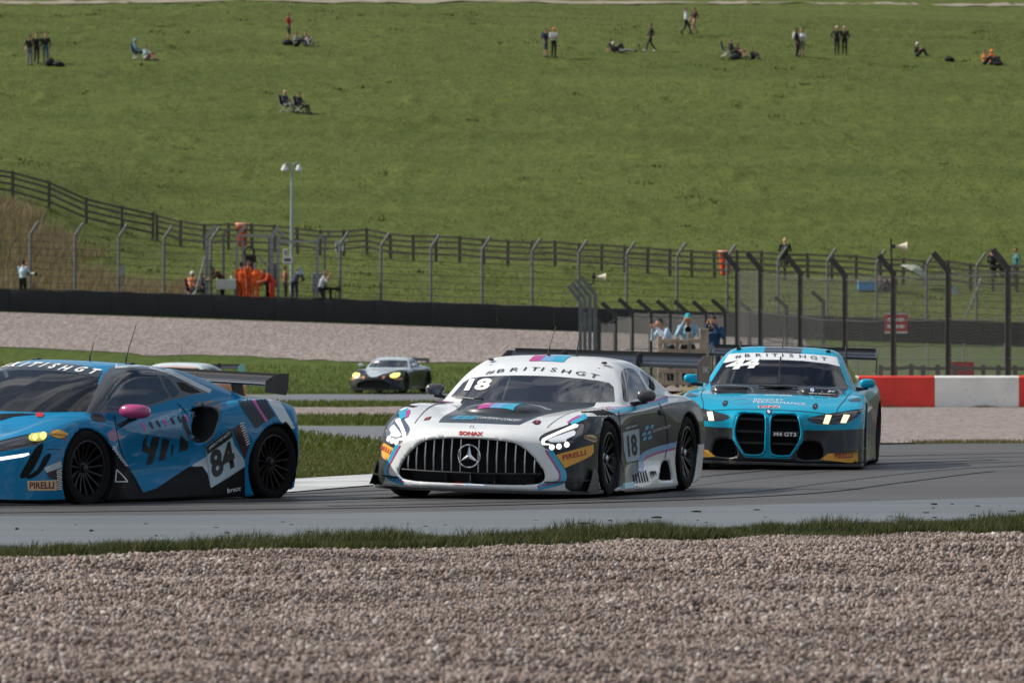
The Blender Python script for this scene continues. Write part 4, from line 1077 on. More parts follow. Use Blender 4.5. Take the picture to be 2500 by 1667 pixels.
_fonts = {}
def glyphs(txt, bold=0.0, spacing=1.0):
    """flat mesh (V2, tris) of a piece of lettering, base line at 0, cap height about 0.7"""
    key = (txt, bold, spacing)
    if key in _fonts: return _fonts[key]
    cu = bpy.data.curves.new('t', 'FONT'); cu.body = txt; cu.size = 1; cu.offset = bold; cu.space_character = spacing; cu.resolution_u = 3
    o = bpy.data.objects.new('t', cu); COL.objects.link(o)
    dg = bpy.context.evaluated_depsgraph_get()
    me = bpy.data.meshes.new_from_object(o.evaluated_get(dg))
    me.calc_loop_triangles()
    V = np.array([v.co[:2] for v in me.vertices]); T = np.array([t.vertices[:] for t in me.loop_triangles])
    bpy.data.objects.remove(o); bpy.data.curves.remove(cu); bpy.data.meshes.remove(me)
    _fonts[key] = (V, T)
    return V, T

def refine(V, T, L):
    bm = bmesh.new()
    vs = [bm.verts.new((p[0], p[1], 0)) for p in V]
    for t in T:
        try: bm.faces.new([vs[i] for i in t])
        except ValueError: pass
    for _ in range(5):
        e = [e for e in bm.edges if e.calc_length() > L]
        if not e: break
        bmesh.ops.subdivide_edges(bm, edges=e, cuts=1)
        bmesh.ops.triangulate(bm, faces=[f for f in bm.faces if len(f.verts) > 3])
    bm.verts.index_update()
    V2 = np.array([v.co[:2] for v in bm.verts]); T2 = np.array([[v.index for v in f.verts] for f in bm.faces])
    bm.free()
    return V2, T2

def poly_tris(poly):
    from mathutils.geometry import tessellate_polygon
    T = tessellate_polygon([[Vector((p[0], p[1], 0)) for p in poly]])
    return np.array(poly, float), np.array([tuple(t) for t in T])

class Car:
    def __init__(s, name, label, shape, loc, yaw, roll, tr, th, group='racing cars on the circuit'):
        s.root = empty(name, loc, -math.radians(yaw))
        tag(s.root, label, 'race car', group)
        s.sh = CarShape(shape); s.spec = shape; s.roll = math.radians(roll); s.tr = tr; s.th = th
        s.parts = {}
    def rl(s, V):
        V = np.asarray(V, float).reshape(-1, 3); r = s.roll
        x = V[:, 0]; z = V[:, 2] - .2
        return np.stack([x * math.cos(r) + z * math.sin(r), V[:, 1], .2 - x * math.sin(r) + z * math.cos(r)], 1)
    def add(s, name, V, T, mats, fm=None, parent=None, smooth=True):
        V, T2 = np.asarray(V), np.asarray(T)
        return link(name, mesh_np(name, s.rl(V), T2, mats, fm, smooth), parent or s.root)
    def mb(s, name, m, mats, parent=None, smooth=True, bevel=0.0, roll=True, sharp=35):
        if roll: m.v = [tuple(p) for p in s.rl(m.v)]
        return m.build(name, mats, parent or s.root, smooth, bevel, sharp=sharp)
    # ---- skin
    def skin(s, h, lo, hi, fields):
        V, Q = surface_nets(s.sh.f, lo, hi, h)
        T = tris_of(Q)
        e = 0.004
        g = np.stack([s.sh.f(V + np.eye(3)[i] * e) - s.sh.f(V - np.eye(3)[i] * e) for i in range(3)], 1)
        N = g / np.maximum(np.linalg.norm(g, axis=1, keepdims=True), 1e-9)
        A = {'cavity': s.sh.f0(V) + 0.02, 'nx': N[:, 0], 'ny': N[:, 1], 'nz': N[:, 2]}
        for k, fn in fields.items(): A[k] = fn(V, N)
        for k in ['cavity'] + list(fields):
            V, T, A = cut(V, T, A, k)
        s.V, s.T, s.A = V, T, A
        ins = {k: A[k][T].mean(1) < 0 for k in ['cavity'] + list(fields)}
        s.bvh = BVHTree.FromPolygons([tuple(v) for v in V.tolist()], T.tolist())
        return ins
    def field(s, key, th=None, smoothn=0, mirror=True, grow=0.0, pts=None):
        th = s.th if th is None else th
        P = np.array(pts if pts is not None else s.tr[key])
        u, z = obl(P, th, None if mirror else 1)
        poly = list(zip(u, z))
        if smoothn: poly = smooth_closed(poly, smoothn)
        c, sn = math.cos(math.radians(th)), math.sin(math.radians(th))
        def fn(V, N):
            uu, zz = obl(V, th, None if mirror else 1)
            nx = N[:, 0] * (np.sign(V[:, 0]) if mirror else 1)
            face = (-sn * nx + c * N[:, 1]) * 0.2
            return np.maximum(sd_poly(uu, zz, poly) - grow, face)
        return fn
    # ---- things laid on the skin
    def drape(s, name, V2, T, m, th=None, sgn=1, off=0.003, parent=None, L=0.05, fm=None):
        """flat outline in the slanted elevation thrown onto the skin"""
        th = s.th if th is None else th
        if fm is None: V2, T = refine(V2, T, L)
        c, sn = math.cos(math.radians(th)), math.sin(math.radians(th))
        d = Vector((-sn * sgn, c, 0)); out = []; bad = []
        for i, (u, z) in enumerate(V2):
            o = Vector((u * c * sgn, u * sn, z)) - d * 6
            h = s.bvh.ray_cast(o, d)
            if h[0] is None: out.append(None); bad.append(i)
            else: out.append(h[0] + (h[1] if h[1].dot(d) < 0 else -h[1]) * off)
        good = [p for p in out if p is not None]
        if not good: return None
        if bad:
            for i in bad:
                u, z = V2[i]
                j = min((k for k in range(len(out)) if k not in bad), key=lambda k: (V2[k][0] - u) ** 2 + (V2[k][1] - z) ** 2)
                out[i] = out[j].copy()
        return s.add(name, np.array([tuple(p) for p in out]), T, m, fm, parent)
    def decal(s, name, key, m, th=None, sgn=1, smoothn=0, off=0.003, pts=None, parent=None):
        P = pts if pts is not None else s.tr[key]
        u, z = obl(P, s.th if th is None else th, sgn)
        poly = list(zip(u, z))
        if smoothn: poly = smooth_closed(poly, smoothn)
        V2, T = poly_tris(poly)
        return s.drape(name, V2, T, m, th, sgn, off, parent)
    def text(s, name, txt, key, m, th=None, sgn=1, off=0.005, bold=0.02, spacing=1.0, pts=None, parent=None, shear=0.0):
        """lettering in the slanted box given by base left, base right, top left"""
        P = pts if pts is not None else s.tr[key]
        u, z = obl(P, s.th if th is None else th, sgn)
        o = np.array([u[0], z[0]]); ex = np.array([u[1], z[1]]) - o; ey = np.array([u[2], z[2]]) - o
        V, T = glyphs(txt, bold, spacing)
        w0, w1 = V[:, 0].min(), V[:, 0].max(); h0, h1 = V[:, 1].min(), V[:, 1].max()
        a = (V[:, 0] - w0) / (w1 - w0); b = (V[:, 1] - h0) / (h1 - h0)
        a = a + shear * b
        return s.drape(name, o + a[:, None] * ex + b[:, None] * ey, T, m, th, sgn, off, parent)
    def arc_text(s, name, txt, key, m, hgt, wid, th=0, off=0.006, bold=0.03, pts=None, parent=None, shear=0.0):
        """letters standing one by one on the traced base points"""
        P = pts if pts is not None else s.tr[key]
        u, z = obl(P, th, 1)
        last = None
        for i, ch in enumerate(txt):
            V, T = glyphs(ch, bold)
            x = V[:, 0] - (V[:, 0].min() + V[:, 0].max()) / 2
            k = wid / 0.62 if ch not in 'I1' else wid / 0.62
            i0, i1 = max(i - 1, 0), min(i + 1, len(txt) - 1)
            sl = (z[i1] - z[i0]) / (u[i1] - u[i0] + 1e-9)
            yy = V[:, 1] / 0.73 * hgt
            last = s.drape('letter', np.stack([u[i] + x * k + shear * yy, z[i] + yy + sl * x * k], 1), T, m, th, 1, off, parent)
        return last
    def ribbon(s, name, key, m, w, th=None, sgn=1, off=0.0035, pts=None, n=40, parent=None, side=0.0):
        """painted line of width w along a traced path"""
        P = pts if pts is not None else s.tr[key]
        u, z = obl(P, s.th if th is None else th, sgn)
        t = np.concatenate([[0], np.cumsum(np.hypot(np.diff(u), np.diff(z)))])
        tt = np.linspace(0, t[-1], n)
        cu = pchip(t, np.stack([u, z], 1), tt)
        d = np.gradient(cu, axis=0); d /= np.maximum(np.linalg.norm(d, axis=1, keepdims=True), 1e-9)
        nn = np.stack([-d[:, 1], d[:, 0]], 1)
        rows = [cu + nn * (side + w * k) for k in (-.5, 0, .5)]
        V2 = np.concatenate(rows)
        T = []
        for r in range(2):
            for i in range(n - 1):
                a, b = r * n + i, (r + 1) * n + i
                T += [(a, a + 1, b + 1), (a, b + 1, b)]
        return s.drape(name, V2, np.array(T), m, th, sgn, off, parent, L=9)
    def drape_top(s, name, V2, T, m, off=.004, parent=None):
        V = []
        for x, y in V2:
            h = s.bvh.ray_cast(Vector((x, y, 3)), Vector((0, 0, -1))); V.append(tuple(h[0] + h[1] * off))
        return s.add(name, np.array(V), T, m, None, parent)
    def text_top(s, name, txt, p0, p1, depth, m, bold=.0):
        """lettering on the bonnet from p0 to p1 (x, y), depth towards the screen"""
        V, T = glyphs(txt, bold); V, T = refine(V, T, .4)
        a = (V[:, 0] - V[:, 0].min()) / np.ptp(V[:, 0]); b = (V[:, 1] - V[:, 1].min()) / np.ptp(V[:, 1])
        return s.drape_top(name, np.stack([p0[0] + (p1[0] - p0[0]) * a, p0[1] + (p1[1] - p0[1]) * a + depth * b], 1), T, m)
    def top_decal(s, name, x0, x1, y0, y1, m, off=.004, parent=None):
        """stripe seen from above"""
        xs = np.linspace(x0, x1, 5); ys = np.linspace(y0, y1, 22); V = []
        for x in xs:
            for y in ys:
                h = s.bvh.ray_cast(Vector((x, y, 3)), Vector((0, 0, -1)))
                V.append(tuple(h[0] + h[1] * off))
        Q = [(i * 22 + j, (i + 1) * 22 + j, (i + 1) * 22 + j + 1, i * 22 + j + 1) for i in range(4) for j in range(21)]
        return s.add(name, np.array(V), np.array(Q), m, None, parent)
    def shell_part(s, name, mask, m, off=0.0, parent=None, fm=None):
        T = s.T[mask]
        if not len(T): return None
        N = np.stack([s.A['nx'], s.A['ny'], s.A['nz']], 1)
        u, inv = np.unique(T, return_inverse=True)
        return s.add(name, s.V[u] + N[u] * off, inv.reshape(-1, 3), m, fm, parent)
    def sides(s, name, mask, m, off=0.0, fm=None):
        """the same kind of patch on both flanks, each an object"""
        out = []
        cx = s.V[s.T][:, :, 0].mean(1)
        for k in (cx > 0, cx < 0):
            o = s.shell_part(name, mask & k, m, off)
            if o: out.append(o)
        return out
    # ---- running gear
    def wheels(s, style):
        w = s.spec['wheels']
        for (y, r, xo) in ((0, w['rf'], w['xo']), (w['wb'], w['rr'], w['xor'])):
            for sg in (1, -1):
                make_wheel(s, sg, xo, y, r, w['wid'], style)

def make_wheel(car, sg, xo, y, r, wid, style):
    rim = style['rim'] * r
    m = MB(); hw = wid / 2
    prof = [(rim * .97, hw - .012), (rim * 1.02, hw - .002), (rim + (r - rim) * .35, hw + .006), (rim + (r - rim) * .7, hw), (r - .016, hw - .02), (r - .002, hw - .05), (r, hw - .08),
            (r, -hw + .08), (r - .002, -hw + .05), (r - .016, -hw + .02), (rim + (r - rim) * .5, -hw), (rim * .97, -hw + .012)]
    m.lathe(prof, 'x', (0, 0, 0), 48)
    flip = lambda V: [(p[0] * sg, p[1], p[2]) for p in V]
    cx = (xo - hw) * sg
    m.v = flip(m.v)
    base = m.build('wheel', [M_TYRE], car.root, True, loc=(cx, y, r - 0.004))
    b = MB()
    b.lathe([(rim * .985, hw - .006), (rim * .93, hw - .004), (rim * .90, hw - .03), (rim * .86, hw - .08), (rim * .84, -hw + .03), (rim * .95, -hw + .015)], 'x', (0, 0, 0), 48)
    b.v = flip(b.v); b.build('rim', [style['mat']], base, True)
    sp = MB(); n = style['n']; tw = style.get('twin', 0)
    for i in range(n):
        a0 = 2 * math.pi * i / n + .1
        for da in ((-tw, tw) if tw else (0,)):
            def pt(rr, da_, x): return (x, rr * math.cos(a0 + da_), rr * math.sin(a0 + da_))
            w0, w1 = style['w'], style['w'] * .7
            x0, x1 = hw - .055, hw - .012
            pts = []
            for rr, ww, x in ((rim * .16, w0, x0), (rim * .55, w1, x0 + .018), (rim * .93, w1 * 1.25, x1)):
                k = da * (rr / rim)
                ta = a0 + k
                t = (-math.sin(ta), math.cos(ta))
                c0 = (rr * math.cos(ta), rr * math.sin(ta))
                pts += [(x, c0[0] - t[0] * ww, c0[1] - t[1] * ww), (x, c0[0] + t[0] * ww, c0[1] + t[1] * ww),
                        (x - .03, c0[0] + t[0] * ww * .8, c0[1] + t[1] * ww * .8), (x - .03, c0[0] - t[0] * ww * .8, c0[1] - t[1] * ww * .8)]
            F = [(0, 1, 2, 3), (11, 10, 9, 8)]
            for k in (0, 4):
                for j in range(4): F.append((k + j, k + (j + 1) % 4, k + 4 + (j + 1) % 4, k + 4 + j))
            sp.add(pts, F)
    sp.v = flip(sp.v); sp.build('spokes', [style['mat']], base, False)
    hb = MB(); hb.lathe([(0, hw - .018), (.022, hw - .018), (.034, hw - .026), (.036, hw - .05), (rim * .2, hw - .052), (rim * .22, hw - .09)], 'x', (0, 0, 0), 20)
    hb.v = flip(hb.v); hb.build('wheel_nut', [style['nut']], base, True)
    d = MB(); d.lathe([(.05, -.01), (rim * .74, -.01), (rim * .74, -.04), (.05, -.04)], 'x', (0, 0, 0), 36); d.box((-.025, -rim * .62, .05), (.08, .10, .17), 1)
    d.v = flip(d.v); d.build('brake_disc', [M_DISC, M_CAL], base, False)

def aerofoil(n=14, chord=.4, th=.1, camber=-.06):
    up = []; lo_ = []
    for i in range(n + 1):
        t = (1 - math.cos(math.pi * i / n)) / 2
        y = th * chord * (1.48 * math.sqrt(t) - .63 * t - 1.76 * t * t + 1.42 * t ** 3 - .51 * t ** 4) * 1.0
        c = camber * chord * 4 * t * (1 - t)
        up.append((t * chord, c + y)); lo_.append((t * chord, c - y))
    return up + lo_[-2:0:-1]

def wing(car, zc, y0, half, chord, ang, m, end, endsize, rootmat, droop=0.0, neck=None, gurney=True):
    prof = aerofoil(14, chord, .13, -.07)
    a = math.radians(ang)
    P = [(y0 + p[0] * math.cos(a) - p[1] * math.sin(a), zc + p[0] * math.sin(a) + p[1] * math.cos(a)) for p in prof]
    b = MB(); n = len(P); xs = [-half, -half * .8, -half * .5, -half * .2, half * .2, half * .5, half * .8, half]
    V = []; F = []
    for x in xs:
        k = droop * (abs(x) / half) ** 2
        V += [(x, p[0], p[1] - k) for p in P]
    for i in range(len(xs) - 1):
        for j in range(n): F.append((i * n + j, i * n + (j + 1) % n, (i + 1) * n + (j + 1) % n, (i + 1) * n + j))
    F += [tuple(range(n)), tuple(reversed(range((len(xs) - 1) * n, len(xs) * n)))]
    b.add(V, F)
    w = car.mb('rear_wing', b, [m], smooth=True, sharp=50)
    te = P[14]
    if gurney:
        g = MB(); g.box((0, te[0] + .004, te[1] + .008 - droop * .3), (half * 1.96, .006, .03)); car.mb('gurney_flap', g, [rootmat], parent=w)
    for sg in (1, -1):
        e = MB(); ey, ez, eh = endsize
        out = [(y0 - .03, zc - eh + .03), (y0 + ey * .9, zc - eh), (y0 + ey, zc - eh * .4), (y0 + ey, zc + ez), (y0 + ey * .45, zc + ez), (y0 - .03, zc + ez * .3)]
        e.prism([(p[0], p[1] - droop) for p in out], (half + .002) * sg, (half + .014) * sg, 'x'); car.mb('wing_endplate', e, [end], parent=w, bevel=.002)
    for x in (neck or []):
        for sg in (1, -1):
            q = MB()
            pts = [(x[0] * sg, y0 + x[2], x[1]), (x[0] * sg, y0 + x[2] - .03, zc - .05), (x[0] * sg, y0 - .02, zc + .05), (x[0] * sg, y0 + chord * .25, zc + .085), (x[0] * sg, y0 + chord * .45, zc + .06)]
            for i in range(len(pts) - 1):
                A, B = Vector(pts[i]), Vector(pts[i + 1]); t = (B - A).normalized(); nn = Vector((0, -t.z, t.y))
                ww = .045
                q.add([(A.x - .006, *(A + nn * ww)[1:]), (A.x + .006, *(A + nn * ww)[1:]), (A.x + .006, *(A - nn * ww)[1:]), (A.x - .006, *(A - nn * ww)[1:]),
                       (B.x - .006, *(B + nn * ww * .8)[1:]), (B.x + .006, *(B + nn * ww * .8)[1:]), (B.x + .006, *(B - nn * ww * .8)[1:]), (B.x - .006, *(B - nn * ww * .8)[1:])],
                      [(0, 1, 2, 3), (7, 6, 5, 4), (0, 4, 5, 1), (1, 5, 6, 2), (2, 6, 7, 3), (3, 7, 4, 0)])
            car.mb('wing_support', q, [rootmat], parent=w, smooth=False)
    return w

def splitter(car, off, z0, z1, yback, m, half=1.0):
    xs = np.linspace(-half, half, 31)
    fy = car.sh.F(np.abs(xs), np.full(31, .12))[0] - off
    fy = np.minimum(fy, np.where(np.abs(xs) > half * .93, -.62, 9))
    poly = list(zip(xs, fy)) + [(half, yback), (-half, yback)]
    b = MB(); b.prism(poly, z0, z1, 'z')
    return car.mb('front_splitter', b, [m], smooth=False, bevel=.004)

def canard(car, z, x0, x1, out, rise, m, sg, y_end):
    xs = np.linspace(x0, x1, 9)
    fy = car.sh.F(xs, np.full(9, z))[0]
    b = MB(); V = []; 
    for i, x in enumerate(xs):
        zz = z + rise * (i / 8) ** 1.5
        o = out * math.sin(math.pi * (.15 + .85 * i / 8) / 1.0 * .5 + .3)
        V += [(x * sg, fy[i] + .02, zz), ((x + o * .5 * i / 8) * sg, fy[i] - o, zz), ((x + o * .5 * i / 8) * sg, fy[i] - o, zz + .008), (x * sg, fy[i] + .02, zz + .008)]
    x = xs[-1]; zz = z + rise * 1.6
    V += [((x - .02) * sg, y_end, zz), ((x + out * .8) * sg, y_end, zz), ((x + out * .8) * sg, y_end, zz + .008), ((x - .02) * sg, y_end, zz + .008)]
    F = []
    for i in range(9):
        for j in range(4): F.append((i * 4 + j, i * 4 + (j + 1) % 4, i * 4 + 4 + (j + 1) % 4, i * 4 + 4 + j))
    F += [(3, 2, 1, 0), (36, 37, 38, 39)]
    b.add(V, F)
    return car.mb('canard', b, [m], smooth=False)

def door_mirror(car, sg, c, size, m, arm_m, base, tilt=0.0):
    b = MB(); b.ball((0, 0, 0), size, 9, 0, 2.7)
    b.v = [(c[0] * sg + p[0], c[1] + p[1] + .2 * sg * p[0] * sg, c[2] + p[2]) for p in b.v]
    o = car.mb('door_mirror', b, [m], smooth=True, sharp=80)
    g = MB(); g.path([(base[0] * sg, base[1], base[2]), ((base[0] * .45 + c[0] * .55) * sg, c[1] + .01, c[2] - size[2] * 1.25), (c[0] * sg, c[1], c[2] - size[2] * .8)], [.022, .018, .03], 8)
    car.mb('mirror_arm', g, [arm_m], parent=o)
    q = MB(); q.ball((c[0] * sg, c[1] + size[1] * .95, c[2]), (size[0] * .85, .012, size[2] * .8), 8, 0, 3)
    car.mb('mirror_glass', q, [M_CHROME], parent=o, smooth=True, sharp=80)
    return o

def cabin(car, dash_y, seat_y, roof, lining, halfw=.6, sx=.36):
    """dashboard, wheel, seat and roll cage behind the glass"""
    b = MB(); b.box((0, dash_y + .25, .74), (halfw * 2.1, .5, .10)); b.box((0, dash_y + .1, .60), (halfw * 2, .3, .25)); b.box((sx, dash_y + .42, .80), (.34, .16, .08))
    car.mb('dashboard', b, [M_CABIN], bevel=.02)
    b = MB(); b.box((0, seat_y + .2, .35), (halfw * 2.2, 1.9, .08)); b.box((0, seat_y + .75, .62), (halfw * 2.2, .06, .6))
    car.mb('cabin_floor', b, [M_CABIN])
    st = MB(); n = 18
    st.path([(sx + .14 * math.cos(2 * math.pi * i / n), dash_y + .52 + .03 * math.sin(2 * math.pi * i / n), .80 + .12 * math.sin(2 * math.pi * i / n)) for i in range(n + 1)], .014, 6)
    st.box((sx, dash_y + .52, .80), (.24, .03, .08)); car.mb('steering_wheel', st, [M_CABIN])
    b = MB(); b.box((sx, seat_y, .50), (.46, .5, .14)); b.box((sx, seat_y + .3, .78), (.46, .12, .62), rot=Matrix.Rotation(-.2, 3, 'X')); b.box((sx - .24, seat_y + .2, .92), (.05, .26, .3)); b.box((sx + .24, seat_y + .2, .92), (.05, .26, .3))
    car.mb('seat', b, [M_SEAT], bevel=.03)
    c = MB(); zr = roof - .07; yb = seat_y + .55
    w = halfw * .82
    for sg in (1, -1):
        c.path([(halfw * 1.2 * sg, dash_y - .02, .55), (halfw * 1.16 * sg, dash_y + .1, .78), (w * sg, seat_y - .25, zr - .03), (w * sg, yb, zr - .03), (halfw * 1.12 * sg, yb + .02, .55)], .021, 8)
        c.path([(w * sg, yb, zr - .03), (-w * .9 * sg, yb + .02, .62)], .019, 8)
        c.path([(w * sg, yb, zr - .04), (w * .85 * sg, yb + .75, .75)], .019, 8)
    c.path([(-w, yb, zr - .03), (w, yb, zr - .03)], .021, 8); c.path([(-w, seat_y - .25, zr - .03), (w, seat_y - .25, zr - .03)], .021, 8)
    car.mb('roll_cage', c, [M_CAGE])

def antenna(car, x, y, z, h, lean=0.0):
    b = MB(); b.path([(x, y, z - .02), (x, y, z + .04), (x + lean * .2, y + .02, z + h * .4), (x + lean, y + .05, z + h)], [.008, .006, .004, .003], 6)
    b.lathe([(.022, 0), (.018, .012), (0, .016)], 'z', (x, y, z - .008), 10)
    car.mb('antenna', b, [M_BLACK])

def ring(c, R, r, n=28, m=8, axis='y'):
    b = MB(); V = []; F = []
    for i in range(n):
        a = 2 * math.pi * i / n
        for j in range(m):
            t = 2 * math.pi * j / m
            rr = R + r * math.cos(t)
            V.append((c[0] + rr * math.sin(a), c[1] + r * math.sin(t), c[2] + rr * math.cos(a)))
    for i in range(n):
        for j in range(m): F.append((i * m + j, ((i + 1) % n) * m + j, ((i + 1) % n) * m + (j + 1) % m, i * m + (j + 1) % m))
    b.add(V, F)
    return b

def lens_glass(name, tint, refl=1.0, ior=1.7):
    m = bpy.data.materials.new(name); m.use_nodes = True
    nt = m.node_tree; nt.nodes.clear(); N = nt.nodes.new; L = nt.links.new
    o = N('ShaderNodeOutputMaterial'); mx = N('ShaderNodeMixShader'); t = N('ShaderNodeBsdfTransparent'); g = N('ShaderNodeBsdfGlossy'); f = N('ShaderNodeFresnel')
    t.inputs['Color'].default_value = (*tint, 1); g.inputs['Roughness'].default_value = 0.015; g.inputs['Color'].default_value = (refl, refl, refl, 1); f.inputs['IOR'].default_value = ior
    L(f.outputs['Fac'], mx.inputs['Fac']); L(t.outputs['BSDF'], mx.inputs[1]); L(g.outputs['BSDF'], mx.inputs[2]); L(mx.outputs['Shader'], o.inputs['Surface'])
    return m

def paint(name, rgb, rough=.32, coat=.8, var=.05, metal=0.0, spec=.5):
    return mat(name, srgb(*rgb), rough, metal, coat, var, 3.0, spec=spec)
M_TYRE = mat('tyre_rubber', (.006, .006, .0065), .8, var=.3, vscale=14, bump=.2, bscale=60, spec=.2)
M_DISC = mat('brake_steel', (.12, .11, .11), .4, .9)
M_CAL = mat('brake_caliper', (.02, .02, .02), .5)
M_BLACK = mat('black_plastic', (.012, .012, .013), .45, var=.2)
M_CARBON = mat('carbon_black', (.016, .017, .019), .28, coat=.5, var=.25, vscale=30)
M_GLOSSB = mat('gloss_black', (.010, .011, .013), .12, coat=1.0)
M_CAVITY = mat('opening_black', (.006, .006, .007), .8)
M_CABIN = mat('cabin_black', (.018, .019, .021), .7, var=.2)
M_SEAT = mat('seat_black', (.03, .03, .034), .7, var=.2)
M_CAGE = mat('roll_cage_grey', (.22, .23, .24), .45)
M_CHROME = mat('chrome', (.75, .77, .78), .12, 1.0)
M_SATIN = mat('satin_metal', (.55, .57, .58), .28, .9)
M_GLASS = lens_glass('windscreen_glass', (.60, .68, .70))
M_GLASSB = lens_glass('bright_windscreen', (.62, .70, .72), 1.0, 2.9)
M_SGLASS = lens_glass('side_glass', (.74, .78, .80), 1.0, 2.1)
M_LINE = mat('panel_gap', (.010, .011, .012), .7)
M_WHITE = mat('decal_white', (.80, .81, .81), .4)
M_INK = mat('decal_black', (.012, .012, .014), .45)
M_DRL = mat('lamp_white', (1.0, .96, .90), .3, emit=1.5)
M_DRLW = mat('lamp_warm', (1.0, .80, .45), .3, emit=1.5)
M_BEAM = mat('lamp_projector', (.80, .83, .86), .15, .2, coat=1, emit=.28)
M_LAMPY = mat('lamp_yellow', (.95, .80, .16), .3, emit=1.6)
M_REFL = mat('lamp_reflector', (.42, .44, .45), .16, .9, coat=1)
M_LAMPBOX = mat('lamp_housing', (.02, .022, .024), .15, coat=1)
M_YELLOW = mat('decal_yellow', srgb(236, 172, 62), .4, var=.05)
M_YELLOW2 = mat('decal_tan', srgb(222, 190, 140), .4, var=.05)
M_RED = mat('decal_red', srgb(176, 40, 44), .4)
M_PINK = mat('stripe_pink', srgb(186, 66, 140), .35, coat=.6)
M_SKYB = mat('stripe_pale_blue', srgb(112, 170, 214), .35, coat=.6)
M_CYAN = mat('stripe_cyan', srgb(38, 172, 206), .35, coat=.6)
# ------------------------------------------------------------------ white and grey coupe, number 18
def box2(c, w, h):
    return [(c[0] - w, c[1], c[2] - h), (c[0] + w, c[1], c[2] - h), (c[0] + w, c[1], c[2] + h), (c[0] - w, c[1], c[2] + h)]
def disc2(c, r, n=20, k=1.0):
    return [(c[0] + r * math.sin(2 * math.pi * i / n) * k, c[1], c[2] + r * math.cos(2 * math.pi * i / n)) for i in range(n)]
def half_poly(pts):
    return [(a, 0, b) for a, b in pts] + [(-a, 0, b) for a, b in reversed(pts) if a > 1e-6]
def below(limit_y):
    return lambda fn: (lambda V, N: np.maximum(fn(V, N), V[:, 1] - limit_y))
def tyre_text(*a): pass

def lining(car, ymin, ymax, glass_masks, zmin=.86, off=-.022):
    c = car.V[car.T].mean(1)
    k = (c[:, 1] > ymin) & (c[:, 1] < ymax) & (c[:, 2] > zmin)
    for g in glass_masks: k &= ~g
    car.shell_part('cabin_lining', k, [M_CABIN], off)

